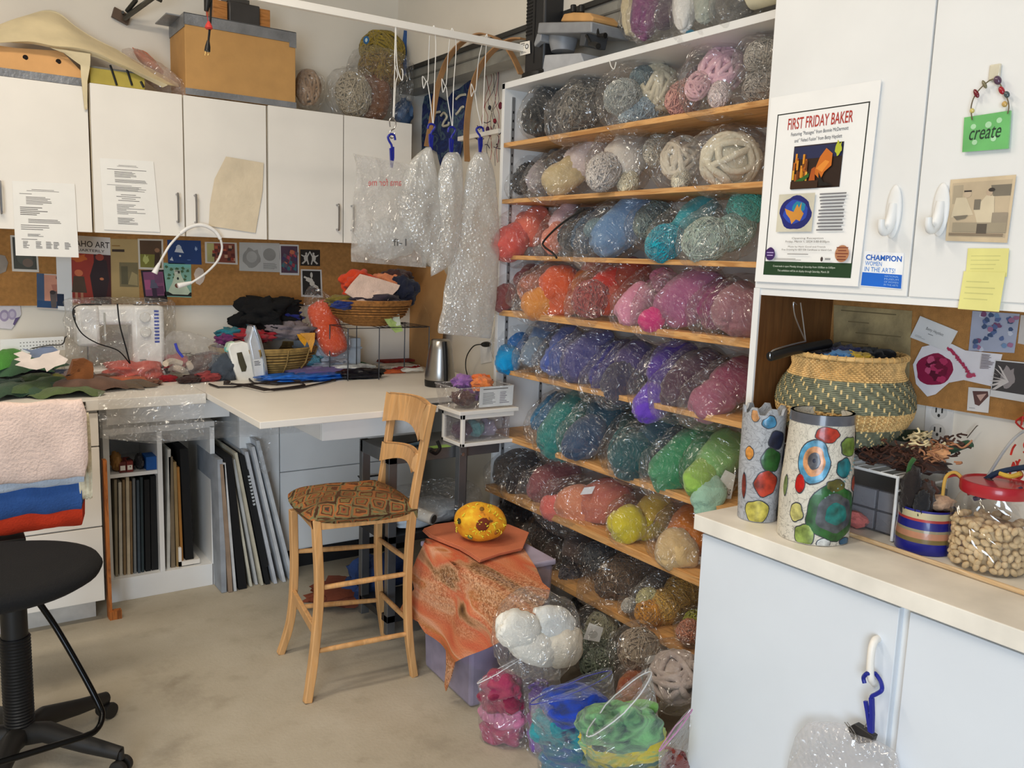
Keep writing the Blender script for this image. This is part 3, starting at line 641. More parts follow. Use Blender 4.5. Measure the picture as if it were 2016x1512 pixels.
# fleece bag
bag((1006, 1235), (1104, 1262), 118, [(.12, 0, .32, .55, 'wool', ((232, 228, 216), (240, 236, 226))), (.45, -.35, .4, .5, 'wool', ((234, 228, 214), (240, 236, 226))), (.65, .45, .34, .5, 'wool', ((222, 222, 216), (234, 234, 230))), (.85, -.1, .3, .66, 'wool', ((226, 214, 192), (232, 222, 204)))], 'plump bag of white fleece on top of the floor heap', g, xa=1.31, xb=1.42, tail='B', dep=.75, ext=(.1, .18), haze=.14)
# floor-standing open zip bags
def zipbag(qb, qt, x0, x1, colsets, label, zipcol, seed, height, haze=.30, lips=True):
    """standing bag: qb = floor pixels (left, right) of the front, qt = rim pixels (left,right)"""
    a, b = AT(*qb[0], 2, 0.0), AT(*qb[1], 2, 0.0); ta = AT(*qt[0], 0, x0); tb_ = AT(*qt[1], 0, x1)
    c = (a+b)/2; root = thing('zip_bag', label, 'bag', (c.x, c.y, 0), g)
    n = (a-b).cross(Vector((0, 0, 1))).normalized(); 
    if n.dot(FW) < 0: n = -n
    wd = (b-a).length; dp = wd*.42
    rnd = random.Random(seed)
    cen = lambda u, z: a.lerp(b, u)+n*dp*.6+(ta.lerp(tb_, u)-a.lerp(b, u))*z
    ex = (b-a).normalized(); up_ = (ta+tb_)/2-(a+b)/2; hh = up_.length; upn = up_.normalized(); nl = len(colsets)
    for k in range(min(4, nl)):
        z = (.17, .38, .58, .76)[k]; p = cen(.5+rnd.uniform(-.06, .06), z); p.z = max(p.z, hh*.15)
        cs = tuple(colsets[k])+(tuple(colsets[(k+1) % nl])[0],)
        MB().blob(p, ex*wd*(.49 if k < 3 else .42), n*dp*.8, upn*hh*.18, 40, 24, .16, 2.2, seed+k, .12, 2.6).build('wool', WOOL(cs, 14), root, ang=180)
    for k in range(7):
        cs = colsets[(k+2) % nl]; p = cen(rnd.uniform(.22, .78), rnd.uniform(.40, .86) if k < 5 else .3)-n*dp*rnd.uniform(.1, .38)
        d1 = (ex*rnd.gauss(0, 1)+upn*rnd.gauss(0, .6)).normalized(); d2 = n*.5+upn*rnd.uniform(.3, .8); rr = wd*.2
        MB().tube(catm([p-d1*rr, p-d1*rr*.3+d2*rr*.4, p+d1*rr*.5+d2*rr*.1, p+d1*rr-d2*rr*.3, p+d1*rr*.5-d2*rr*.8], 6), rr*.27, 10).build('wool', WOOL(tuple(cs)[:1], 14), root, ang=180)
    off = Vector((seed*1.3, 2, 3))
    def fn(i, j):
        ph = 2*PI*i; z = j
        u = .5+.5*math.cos(ph)*(1.06-.04*z); dd = math.sin(ph)*dp*(1-.62*z)
        base = a.lerp(b, u); top = ta.lerp(tb_, u)
        p = base.lerp(top, z)+n*(dp*.6+dd*(.75+.45*math.sin(z*PI)))
        p += (p-cen(.5, z)).normalized()*(1-2*abs(noise.noise(p*14+off)))*.008
        if z < .02: p.z = .002
        return p
    MB().grid(fn, 33, 14).build('plastic_bag', FILM(haze), root, ang=180)
    if zipcol:
        mb = MB(); P = [fn(i/24, .97) for i in range(24)]; mb.tube(P, .0014, 6, closed=True)
        mb.build('zip_seal', M(zipcol, .4), root)
    return root
zipbag(((945, 1462), (1030, 1478)), ((936, 1350), (1020, 1300)), 1.30, 1.42, [((150, 44, 84), (170, 66, 100)), ((190, 104, 140), (204, 128, 160)), ((112, 26, 58), (136, 44, 70)), ((170, 76, 96),)], 'open zip bag of raspberry and plum wool, leftmost on the floor', (225, 225, 228), 3, .3)
zipbag(((1035, 1480), (1085, 1500)), ((1022, 1310), (1092, 1315)), 1.42, 1.48, [((104, 70, 150), (124, 92, 168)), ((110, 32, 92), (134, 50, 110)), ((90, 60, 140),)], 'purple wool bag squeezed between the raspberry and blue zip bags', None, 5, .3)
zipbag(((1062, 1540), (1215, 1560)), ((1042, 1400), (1200, 1338)), 1.16, 1.32, [((16, 110, 140), (30, 134, 160)), ((26, 66, 160), (20, 90, 150)), ((20, 120, 136), (50, 150, 160)), ((50, 60, 100),), ((30, 70, 190), (90, 200, 190)), ((220, 110, 50),), ((20, 78, 160),)], 'open zip bag of blue and teal wool with blue seal', (54, 60, 150), 8, .35)
zipbag(((1172, 1570), (1320, 1560)), ((1172, 1470), (1292, 1345)), 1.08, 1.24, [((196, 194, 60), (210, 206, 90)), ((70, 110, 100), (90, 130, 116)), ((216, 196, 40), (226, 208, 70)), ((130, 190, 130),), ((60, 76, 76),), ((222, 200, 30), (214, 190, 40)), ((120, 170, 90),)], 'open zip bag of yellow and green wool in the front corner', (200, 202, 205), 12, .35)
zipbag(((1300, 1600), (1345, 1605)), ((1300, 1480), (1362, 1400)), 1.16, 1.30, [((110, 34, 28), (134, 50, 40)), ((90, 36, 34),), ((130, 50, 36),)], 'zip bag with pink seal and dark red wool against the base cabinet', (190, 130, 180), 15, .3)
# ============================================================ papers and pictures
yd = 3.899
TXT = (105, 100, 96)
c = Card([(24, 356), (147, 362), (155, 507), (31, 503)], 1, yd-.003).sheet(M((240, 238, 232), .8, var=.01))
c.lines(.2, .1, .75, .135, 2, TXT, 1, .35, .6, True).lines(.1, .16, .3, .175, 1, TXT, 2).lines(.2, .2, .7, .31, 6, TXT, 3, .4, .5).lines(.1, .34, .85, .46, 5, TXT, 4, .4, .3).lines(.22, .5, .8, .56, 3, TXT, 5, .4, .5).lines(.1, .58, .6, .66, 3, TXT, 6, .3, .4).lines(.2, .7, .5, .74, 3, TXT, 7, .4, .5).lines(.1, .77, .5, .785, 1, TXT, 8)
for k, u in enumerate((.12, .32, .48, .6, .78)): c.lines(u, .8, u+.11, .9, 6, TXT, 9+k, .4, .5)
c.done('typed_sheet', 'white typed sheet hanging below the leftmost wall cabinet door', 'paper')
c = Card([(196, 311), (302, 318), (315, 457), (205, 452)], 1, yd-.002).sheet(M((240, 238, 232), .8, var=.01))
c.lines(.3, .08, .7, .11, 2, TXT, 1, .35, .8, True).lines(.12, .14, .85, .155, 1, TXT, 2, .5, .9).lines(.25, .17, .72, .26, 6, TXT, 3, .4, .6).lines(.25, .28, .85, .33, 4, TXT, 5, .4, .8).lines(.1, .36, .6, .37, 1, TXT, 6).lines(.25, .38, .9, .45, 5, TXT, 7, .4, .6)
c.lines(.25, .49, .7, .6, 4, TXT, 8, .25, .5, True).lines(.25, .63, .8, .78, 8, TXT, 9, .3, .3).lines(.25, .82, .65, .92, 6, TXT, 10, .35, .4)
c.done('typed_sheet', 'white typed sheet taped on the second wall cabinet, between seam and handle', 'paper')
c = Card([(411, 305), (521, 305), (521, 460), (411, 460)], 1, yd-.004, .001).sheet(M((222, 206, 178), .85, var=.04, scale=9, bump=.3, bscale=40), [(.3, .02), (.98, .1), (.96, .45), (.83, .99), (.0, .90), (.02, .62), (.1, .3)])
c.done('pattern_paper', 'crumpled tan pattern paper taped to the third wall cabinet door', 'paper')
yp = YB-.0135; PG = 'pictures pinned on the cork board'
def pic(q, label, base, fn=None, border=None, name='postcard', y=yp):
    c = Card(q, 1, y, .0008); c.sheet(M(border or base, .55, var=.02))
    if border: c.rect(.07, .05, .93, .93, base)
    if fn: fn(c)
    return c.done(name, label, 'picture', PG)
def f1(c): c.rect(.1, .08, .9, .5, (60, 62, 58)).ell(.5, .62, .3, .2, (84, 86, 78)).ell(.6, .75, .2, .12, (112, 96, 84)).ell(.35, .3, .12, .2, (96, 98, 90), wob=.2)
pic([(20, 463), (72, 465), (77, 536), (24, 534)], 'dark photo with white border half behind the hanging typed sheet', (74, 74, 66), f1, (214, 208, 198))
def f2(c): c.rect(.0, .0, .26, .78, (66, 88, 120)).rect(.26, .03, .93, .77, (214, 150, 124)).rect(.0, .77, .92, .97, (34, 72, 116)).ell(.75, .1, .08, .06, (120, 70, 50)).poly([(.5, .3), (.85, .28), (.95, .5), (.6, .55)], (186, 120, 100)).poly([(.45, .5), (.7, .48), (.68, .95), (.5, .96)], (96, 86, 84)).rect(.7, .55, .95, .9, (24, 40, 66)).ell(.55, .52, .1, .06, (60, 50, 50))
pic([(72, 538), (128, 541), (129, 610), (73, 607)], 'peach and blue figure postcard lapping below the cork board', (60, 84, 118), f2, (205, 190, 180))
c = Card([(110, 497), (140, 499), (143, 612), (114, 610)], 1, yp-.001, .0006).sheet(m_white2); c.done('paper_strip', 'narrow white paper strip left of the red magazine cover', 'paper')
def f3(c):
    c.rect(0, 0, 1, .26, (214, 208, 204)).text('IDAHO ART', .02, .07, .98, .16, (52, 44, 44), .01).text('QUARTERLY', .12, .19, .86, .235, (70, 60, 60), .01)
    c.rect(.0, .26, .62, 1, (156, 52, 38)).rect(.6, .26, 1, 1, (70, 24, 26)).ell(.25, .33, .2, .06, (190, 96, 40), wob=.3)
    c.poly([(.62, .34), (.9, .34), (.96, .62), (.86, .94), (.58, .94), (.5, .58)], (44, 26, 30)).ell(.74, .30, .1, .05, (150, 60, 44)).ell(.24, .55, .1, .05, (206, 112, 72)).poly([(.12, .6), (.36, .6), (.42, .84), (.06, .84)], (82, 62, 46)).rect(.14, .84, .2, .95, (190, 130, 100)).rect(.27, .84, .33, .95, (190, 130, 100)).poly([(.5, .95), (.95, .93), (.95, .98), (.5, .99)], (20, 16, 18)).ell(.78, .62, .05, .02, (200, 120, 80))
pic([(131, 462), (217, 468), (219, 600), (137, 596)], 'red magazine cover with two dark figures and headline lettering', (156, 52, 38), f3, name='magazine_cover')
def f4(c): c.rect(.05, .16, .5, .2, (60, 44, 30)).rect(.3, .36, .98, .74, (120, 108, 76)).rect(.36, .42, .6, .7, (92, 86, 62)).poly([(.6, .7), (.75, .5), (.95, .55), (.95, .72)], (158, 142, 100)).lines(.05, .1, .35, .13, 1, (140, 100, 50), 2)
pic([(217, 470), (271, 471), (275, 598), (220, 597)], 'tall tan clipping with small grey-brown photo', (176, 150, 100), f4, name='clipping')
def f5(c): c.rect(.07, .05, .93, .5, (86, 62, 40)).rect(.07, .5, .9, .93, (126, 122, 52)).ell(.3, .68, .12, .14, (184, 186, 110), wob=.3).ell(.75, .36, .1, .07, (150, 110, 80)).poly([(.66, .45), (.86, .45), (.88, .92), (.62, .92)], (66, 46, 30))
pic([(271, 470), (321, 471), (322, 532), (273, 530)], 'brown and olive picture with white border, near the tan clipping', (110, 84, 50), f5, (208, 200, 186))
def f6(c): c.poly([(.2, .5), (.3, .2), (.36, .2), (.48, .54)], (214, 218, 222)).ell(.33, .3, .08, .08, (190, 200, 214)).poly([(.05, .85), (.12, .7), (.16, .88)], (200, 206, 214)).ell(.85, .35, .04, .08, (150, 170, 200), wob=.5).ell(.36, .66, .03, .04, (226, 226, 226)).ell(.62, .82, .06, .02, (90, 120, 170))
pic([(329, 472), (395, 474), (397, 521), (331, 519)], 'deep blue card with tiny white figures', (32, 62, 116), f6)
def f7(c):
    c.rect(.0, .85, 1, .97, (22, 28, 24)).rect(.0, .03, 1, .12, (120, 186, 176))
    for k in range(14): c.ell(.1+.8*((k*37) % 100)/100, .12+.4*((k*53) % 100)/100, .06, .04, (74, 104, 70), wob=.3, seed=k)
    c.poly([(.35, .2), (.6, .2), (.62, .34), (.82, .66), (.95, .84), (.86, .92), (.3, .92), (.12, .84), (.28, .6), (.38, .36)], (196, 208, 182)).rect(.4, .22, .58, .3, (60, 70, 60)).rect(.4, .24, .5, .33, (214, 214, 196)).ell(.5, .45, .04, .04, (40, 50, 44)).ell(.48, .66, .1, .07, (110, 60, 40))
pic([(322, 517), (376, 519), (377, 586), (324, 584)], 'mint green card showing a white dress', (132, 178, 160), f7)
def f8(c): c.rect(.08, .06, .95, .8, (128, 74, 108)).rect(.1, .3, .35, .6, (170, 86, 128)).rect(.5, .5, .9, .76, (96, 52, 84)).poly([(.4, .3), (.55, .3), (.68, .56), (.3, .56)], (92, 90, 110)).rect(.55, .12, .9, .4, (110, 66, 98)).rect(.38, .56, .58, .84, (56, 40, 60)).rect(.0, .86, 1, 1, (24, 18, 24))
pic([(277, 532), (322, 531), (330, 594), (285, 596)], 'tilted purple and black card hung under the brown picture', (36, 24, 34), f8)
def f9(c):
    c.rect(.06, .06, .28, .92, (176, 168, 110))
    rnd = random.Random(4)
    for k in range(26): u, v = .18+.68*rnd.random(), .1+.7*rnd.random(); c.rect(u, v, u+.1, v+.14, random.Random(k).choice([(150, 60, 44), (96, 40, 36), (196, 150, 120), (70, 48, 40), (176, 90, 60)]))
pic([(403, 476), (466, 478), (468, 521), (404, 518)], 'red-brown still-life card with white border behind the white neck light', (130, 66, 50), f9, (208, 200, 190))
def f10(c): c.ell(.3, .55, .22, .34, (150, 148, 142), wob=.15).ell(.3, .5, .13, .2, (172, 170, 164)).ell(.74, .4, .16, .22, (146, 144, 138)).rect(.55, .1, .56, .95, (196, 196, 192)).lines(.58, .7, .96, .92, 6, (128, 126, 120), 3, .4, .7)
pic([(471, 477), (550, 479), (552, 536), (471, 533)], 'wide pale grey sheet with two fossil-like drawings', (188, 186, 180), f10)
def f11(c):
    rnd = random.Random(9)
    for k in range(30):
        u, v = .12+.7*rnd.random(), .14+.62*rnd.random(); c.poly([(u, v), (u+.14, v+.04), (u+.1, v+.16), (u-.05, v+.1)], rnd.choice([(170, 70, 84), (60, 110, 116), (196, 112, 80), (72, 58, 96), (150, 60, 70), (90, 90, 100)]))
pic([(550, 481), (588, 482), (589, 542), (551, 541)], 'colourful patchwork card with wide white bottom border', (84, 60, 76), f11, (206, 204, 200))
m_fig = (198, 192, 180)
def f12(c): 
    for x, d in ((.28, 1), (.68, -1)): c.ell(x, .52, .1, .2, m_fig).ell(x+.02*d, .25, .05, .08, m_fig).poly([(x+.04*d, .4), (x+.2*d, .08), (x+.22*d, .14), (x+.08*d, .5)], m_fig).poly([(x-.05*d, .4), (x-.24*d, .3), (x-.22*d, .38), (x-.05*d, .5)], m_fig).poly([(x, .6), (x-.22*d, .85), (x-.14*d, .9), (x+.06*d, .66)], m_fig).poly([(x+.03*d, .6), (x+.1*d, .93), (x+.16*d, .9), (x+.1*d, .6)], m_fig)
pic([(591, 491), (630, 492), (630, 524), (591, 523)], 'small dark photo of two white dancing figures', (34, 30, 26), f12)
def f13(c): c.ell(.4, .38, .17, .08, m_fig, wob=.2).ell(.5, .2, .06, .1, m_fig).ell(.52, .5, .12, .1, m_fig).poly([(.55, .5), (.8, .6), (.84, .74), (.6, .62)], m_fig).poly([(.3, .36), (.12, .3), (.16, .24), (.34, .3)], m_fig)
pic([(592, 530), (633, 531), (635, 586), (593, 584)], 'dark photo of one white tumbling figure with white border', (36, 34, 32), f13, (208, 204, 198))
c = Card([(382, 526), (404, 527), (403, 562), (381, 561)], 1, yp, .003).sheet(M((206, 188, 172), .7, var=.1), [(.4, 0), (.8, .08), (.9, .3), (1, .5), (.85, .8), (.55, 1), (.2, .9), (.1, .6), (.0, .4), (.15, .12)])
c.done('felt_flower', 'small pinkish felt oval pinned on bare cork', 'felt piece')
c = Card([(-14, 500), (16, 502), (16, 540), (-14, 540)], 1, yp, .003).sheet(M((150, 140, 130), .8, var=.1), [(.3, 0), (.8, .05), (1, .4), (.85, .85), (.4, 1), (0, .6)])
c.done('felt_flower', 'grey felt round at the left edge of the cork board', 'felt piece')
c = Card([(-6, 600), (42, 599), (42, 648), (-6, 648)], 1, yp+.008, .001).sheet(M((206, 202, 208), .6), [(0, 0), (.95, .02), (1, .4), (.75, .8), (.6, 1), (0, .95)])
c.ell(.3, .45, .2, .24, (150, 138, 168)).ell(.62, .4, .18, .22, (160, 150, 178)).ell(.3, .45, .12, .14, (184, 176, 196)).ell(.62, .4, .1, .13, (186, 178, 198)).poly([(.75, .55), (.95, .5), (.72, .85), (.65, .8)], (92, 78, 120))
c.done('shell_print', 'lilac paper print of two rings under the cork board at left', 'picture')

# neck light hanging from a cabinet handle
r = thing('neck_light', 'white bendable neck light hung over a cabinet handle', 'reading light', tuple(AT(390, 443, 1, 3.87)))
MB().tube(pxpath([(355, 460), (370, 449), (390, 443), (408, 446), (424, 456), (434, 470)], 1, 3.862, 8), .0085, 10).build('band', M((236, 234, 230), .35), r)
for pts in ([(355, 460), (335, 482), (322, 503), (314, 518)], [(434, 470), (437, 490), (428, 514), (405, 538), (378, 556)]):
    MB().tube(pxpath(pts, 1, 3.862, 8), .0050, 10).build('flexible_arm', M((230, 228, 224), .4), r)
for a, b in (((314, 518), (304, 538)), ((378, 556), (350, 563))):
    MB().tube([AT(*a, 1, 3.862), AT((a[0]+b[0])/2, (a[1]+b[1])/2, 1, 3.862), AT(*b, 1, 3.862)], [.006, .010, .0125], 12).build('lamp_head', M((238, 236, 232), .3), r)

# ---- right wall cabinet doors
xd = XU
c = Card([(1519, 193), (1736, 157), (1690, 564), (1487, 554)], 0, xd-.004, .002).sheet(M((240, 239, 236), .6, var=.01))
K = (30, 34, 30); u0, u1, v0, v1 = .085, .93, .095, .93
m_gd = (30, 62, 34)
for a in ((u0, v0, u1, v0+.006), (u0, v0, u0+.010, v1), (u1-.010, v0, u1, v1)): c.rect(*a, K)
c.rect(u0, .885, u1, v1+.03, m_gd)
c.text('FIRST FRIDAY BAKER', .20, .125, .80, .185, (176, 52, 40), .012)
c.text('Featuring "Passages" from Bonnie McDermott', .24, .20, .77, .225, (80, 80, 84)).text('and " Felted Fusion" from Betty Hayzlett', .28, .235, .72, .26, (80, 80, 84))
c.rect(.285, .275, .745, .50, (40, 22, 12)); c.rect(.29, .28, .74, .345, (34, 40, 76))
rnd = random.Random(5)
for k in range(22):
    u = .295+.13*rnd.random(); v = .315+.11*rnd.random(); c.rect(u, v, u+.018, v+.05, rnd.choice([(214, 140, 36), (170, 90, 24), (226, 170, 60), (110, 60, 20)]))
c.poly([(.50, .42), (.55, .34), (.60, .30), (.66, .33), (.66, .39), (.60, .42), (.57, .46)], (200, 108, 30)).poly([(.52, .40), (.60, .36), (.64, .37), (.58, .42)], (226, 140, 50)).poly([(.46, .47), (.48, .40), (.51, .39), (.52, .46)], (176, 84, 24)).ell(.71, .31, .03, .035, (184, 190, 50), wob=.3).poly([(.29, .47), (.40, .44), (.46, .42), (.46, .44), (.36, .48)], (46, 96, 36)).rect(.29, .46, .55, .498, (54, 30, 14)).poly([(.55, .42), (.6, .47), (.7, .49), (.56, .49)], (20, 14, 10))
c.rect(.19, .525, .54, .725, (206, 200, 180)); c.ell(.365, .625, .155, .088, (28, 34, 110), 28, .07, 2).ell(.365, .62, .115, .062, (40, 70, 170), 24, .1, 3).ell(.40, .595, .06, .03, (30, 130, 160), 16, .2, 4).poly([(.26, .60), (.30, .61), (.35, .62), (.38, .58), (.40, .60), (.42, .57), (.42, .61), (.45, .63), (.42, .67), (.38, .66), (.34, .685), (.32, .655), (.28, .63)], (206, 140, 56))
c.lines(.58, .53, .83, .73, 12, (120, 120, 124), 6, .45, .8, True)
for i, (tx, uu, vv, hh) in enumerate((('Opening Reception', .36, .755, .012), ('Friday, March 1, 2024 5:00-8:00pm', .30, .772, .014), ('Music by Hank Good and Friends', .33, .80, .011), ('Free Drawing for $25 Gift Certificate to Island Cafe', .27, .816, .012))): c.text(tx, uu, vv, 1.02-uu, vv+hh, (96, 96, 100))
c.lines(.33, .842, .66, .85, 1, (130, 130, 132), 3).lines(.2, .868, .55, .88, 2, (150, 150, 152), 3)
c.ell(.155, .845, .05, .035, (58, 30, 92), 18, .06, 2).rect(.12, .835, .19, .84, (180, 160, 210)).rect(.125, .85, .185, .855, (180, 160, 210))
c.ell(.845, .838, .062, .043, (176, 120, 84), 22)
for k in range(5): c.lines(.79, .805+k*.015, .9, .815+k*.015, 1, (120, 60, 44), k, .5, .6, True)
c.text('Crossroads is open Monday through Saturday from 10:00am to 5:00pm', .2, .905, .80, .918, (206, 214, 200)).text('This exhibition will be on display through Saturday, March 30', .25, .928, .75, .942, (206, 214, 200))
c.ell(.67, .868, .012, .012, (70, 60, 60)).rect(.7, .862, .75, .872, (150, 150, 150))
c.done('gallery_poster', 'white gallery poster headed First Friday Baker on the right cabinet door', 'poster')
c = Card([(1702, 494), (1780, 498), (1775, 570), (1694, 563)], 0, xd-.0015, .0004).sheet(M((236, 238, 242), .4))
c.rect(.01, .6, .99, .98, (24, 100, 200)).text('CHAMPION', .06, .09, .96, .25, (26, 92, 184), .03).text('WOMEN', .06, .28, .48, .40, (60, 130, 210)).text('IN THE ARTS!', .06, .44, .82, .57, (60, 130, 210))
for k, tx in enumerate(('NATIONAL', 'MUSEUM', 'OF WOMEN', 'IN THE ARTS')): c.text(tx, .58, .64+k*.08, .92, .69+k*.08, (150, 190, 235))
c.done('sticker', 'blue and white sticker reading Champion Women in the Arts', 'sticker')
def hook(px, py, h, label):
    a, b = AT(px, py, 0, xd-.001), AT(px-13, py+h, 0, xd-.001); L_ = (a-b).length; r = thing('adhesive_hook', label, 'hook', tuple((a+b)/2), 'white hooks on the right cabinet doors'); z = Vector((0, 0, 1)); c = (a+b)/2
    MB().blob(c+Vector((-.004, 0, 0)), z*L_*.5, Vector((0, .017, 0)), Vector((.006, 0, 0)), 20, 14).build('plate', m_white2, r)
    q = c+Vector((-.006, 0, 0)); P = catm([q+z*L_*.15, q-z*L_*.1+Vector((-.003, 0, 0)), q-z*L_*.3+Vector((-.012, 0, 0)), q-z*L_*.38+Vector((-.026, 0, 0)), q-z*L_*.30+Vector((-.036, 0, 0)), q-z*L_*.16+Vector((-.038, 0, 0))], 5)
    MB().tube(P, [.009+.002*math.sin(i/5) for i in range(len(P))], 12).build('hook', m_white2, r)
hook(1768, 364, 106, 'white oval plastic hook on the poster door, nearest the seam')
hook(1861, 360, 106, 'white oval plastic hook partly beside the old newspaper photo')
# green create plaque with beads
r = thing('create_plaque', 'green glass plaque reading create, hung from a string of beads', 'plaque', tuple(AT(1948, 260, 0, xd-.01)))
c = Card([(1901, 232), (1992, 218), (1987, 293), (1897, 300)], 0, xd-.004, .005).sheet(M((112, 186, 112), .15, coat=.6), None)
for u, v, s_ in ((.22, .3, .06), (.55, .3, .07), (.78, .22, .06), (.27, .75, .06), (.68, .7, .06)): c.ell(u, v, s_, s_*1.25, (172, 216, 172))
c.text('create', .14, .36, .84, .68, (34, 58, 42), .0, .35)
c.done('glass_plate', None, None, parent=r)
w = [(1914, 236), (1912, 210), (1922, 184), (1946, 160), (1962, 158), (1978, 182), (1986, 206), (1984, 224)]
MB().tube(pxpath(w, 0, xd-.012, 6), .0012, 6).build('wire', METAL((150, 140, 120)), r)
for (x, y, s_, col, el) in ((1914, 218, 5, (206, 190, 110), 1), (1922, 184, 5, (110, 20, 34), 2), (1938, 166, 4, (120, 112, 84), 2.4), (1964, 158, 8, (86, 60, 84), 1.2), (1972, 178, 6, (160, 20, 40), 1.5), (1982, 186, 6, (70, 84, 88), 1.2), (1978, 205, 6, (206, 170, 100), 1)):
    p = AT(x, y, 0, xd-.012); k = PX(p)*s_; MB().blob(p, Vector((0, .5, .85)).normalized()*k*el*(1 if x > 1950 else 1), Vector((0, .85, -.5)).normalized()*k*.9, Vector((k*.8, 0, 0)), 14, 10).build('bead', M(col, .2, coat=.5), r)
q = AT(1959, 142, 0, xd-.004); MB().obox(q, (0, .010, 0), (.003, 0, 0), (0, 0, .014)).build('clear_hook', M((222, 214, 190), .2, coat=.5), r, bevel=.002)
c = Card([(1872, 354), (2001, 344), (1983, 478), (1862, 474)], 0, xd-.003, .0008).sheet(M((206, 186, 154), .85, var=.06, bump=.1))
INK = (120, 112, 98); IK2 = (150, 138, 120); SK = (190, 172, 144)
c.rect(.04, .06, .96, .93, SK).rect(.06, .1, .22, .4, (170, 156, 132)).poly([(.65, .13), (.96, .13), (.96, .3), (.7, .3)], INK).poly([(.12, .3), (.28, .3), (.42, .58), (.06, .62)], (204, 190, 162)).ell(.3, .25, .06, .055, (196, 176, 150)).rect(.24, .19, .36, .215, (60, 54, 50)).poly([(.6, .28), (.72, .3), (.76, .7), (.5, .72), (.42, .5)], (206, 192, 164)).ell(.64, .24, .05, .05, (186, 164, 140)).ell(.67, .2, .05, .03, (56, 50, 46)).rect(.42, .34, .52, .5, INK).rect(.1, .7, .96, .85, (158, 146, 124)).rect(.72, .55, .96, .7, IK2).rect(.5, .72, .66, .88, (90, 82, 72)).poly([(.1, .6), (.34, .58), (.3, .63), (.16, .66)], INK).lines(.05, .87, .95, .92, 2, (126, 108, 90), 2)
c.done('newspaper_photo', 'yellowed newspaper photo of two people at a workbench', 'clipping')
def sticky(q, label, sd):
    c = Card(q, 0, xd-.0035-.002*sd, .0006).sheet(M((226, 220, 140), .8, var=.03)).lines(.1, .25, .85, .85, 4, (204, 200, 128), sd, .2, .7); c.done('sticky_note', label, 'note', 'yellow notes on the right cabinet')
sticky([(1906, 489), (1987, 489), (1982, 545), (1901, 545)], 'yellow sticky note, upper of the two under the newspaper photo', 0)
sticky([(1898, 534), (1980, 536), (1967, 614), (1886, 608)], 'yellow sticky note, lower one hanging past the door edge', 1)
# ---- niche board papers
xn = XN-.0135
def npic(q, label, base, fn=None, name='postcard', poly=None, lift=0, group='papers on the niche cork board'):
    c = Card(q, 0, xn-lift, .0008); c.sheet(base if not isinstance(base, tuple) else M(base, .6, var=.03), poly)
    if fn: fn(c)
    c.done(name, label, 'picture', group)
npic([(1812, 622), (1886, 652), (1864, 692), (1792, 664)], 'white name badge in a clear sleeve pinned at a slant', (214, 214, 214), lambda c: c.text('Betty Hayzlett', .28, .32, .74, .48, (60, 60, 60)).lines(.38, .56, .62, .62, 1, (120, 120, 120), 1).lines(.1, .8, .4, .9, 2, (170, 170, 170), 1), 'name_badge', lift=.004)
def g1(c):
    c.ell(.27, .53, .22, .31, (140, 26, 66), 26, .06, 1)
    rnd = random.Random(3)
    for k in range(20): c.ell(.27+.2*(rnd.random()-.5)*1.3, .53+.26*(rnd.random()-.5)*1.5, .05, .07, rnd.choice([(112, 20, 52), (176, 50, 92), (196, 84, 120), (90, 16, 44)]), wob=.2, seed=k)
    for k in range(16): c.ell(.42+.3*k/16, .1+.6*(k/16)**1.3, .022, .03, (170, 50, 84), 10, .4, k)
    for k in range(10): c.ell(.68+.03*(k % 3), .62+.02*(k % 4), .022, .025, (184, 70, 100), 8, .4, k)
    c.lines(.8, .14, .95, .5, 12, (110, 100, 110), 4)
npic([(1800, 668), (1975, 690), (1962, 765), (1795, 778)], 'cut-out card with a round crimson flower form', (226, 222, 226), g1, 'cutout_card', [(0, .45), (.1, .12), (.28, .02), (.45, .0), (.6, .1), (1, .1), (.97, .95), (.62, .75), (.45, .8), (.3, 1.02), (.2, 1.05), (.05, .8)], .002)
def g2(c):
    rnd = random.Random(8)
    for k in range(34): c.ell(.05+.9*rnd.random(), .05+.9*rnd.random(), .06, .06, rnd.choice([(88, 106, 150), (196, 200, 214), (120, 76, 110), (64, 84, 120), (160, 110, 140), (110, 140, 176)]), 10, .3, k)
npic([(1915, 612), (2008, 618), (1997, 695), (1907, 690)], 'blue and lilac speckled picture high on the niche board', (164, 170, 190), g2)
npic([(2010, 620), (2030, 622), (2026, 680), (2004, 676)], 'pale picture cut off by the right picture edge', (196, 190, 186), None)
def g3(c):
    c.rect(.02, .03, .98, .82, (70, 66, 66)).ell(.45, .45, .22, .28, (150, 140, 138), wob=.2)
    for k in range(7): a = 2.2+k*.28; c.poly([(.4, .5), (.4+.5*math.cos(-a), .5+.45*math.sin(-a)), (.47+.46*math.cos(-a), .52+.42*math.sin(-a)), (.5, .55)], (206, 196, 190))
npic([(1960, 708), (2024, 714), (2018, 792), (1949, 780)], 'black and white print of a spiky pale flower', (216, 214, 212), g3, lift=.003)
npic([(1907, 762), (1950, 766), (1946, 813), (1904, 808)], 'small white card with brown shell form', (220, 216, 212), lambda c: c.poly([(.2, .15), (.9, .1), (.95, .3), (.55, .75), (.35, .7)], (96, 66, 62)).poly([(.4, .3), (.85, .2), (.6, .55)], (196, 160, 146)).lines(.1, .86, .4, .9, 1, (120, 120, 120)), lift=.001)
npic([(1642, 600), (1796, 612), (1788, 790), (1640, 770)], 'sheet of birch-bark paper on the niche back', M((152, 134, 96), .85, var=.16, scale=16, bump=.2), lambda c: [c.lines(.1+.1*(k % 3), .12*k+.05, .9, .12*k+.07, 1, (112, 96, 66), k, .6, .3) for k in range(7)] and c, 'bark_paper')
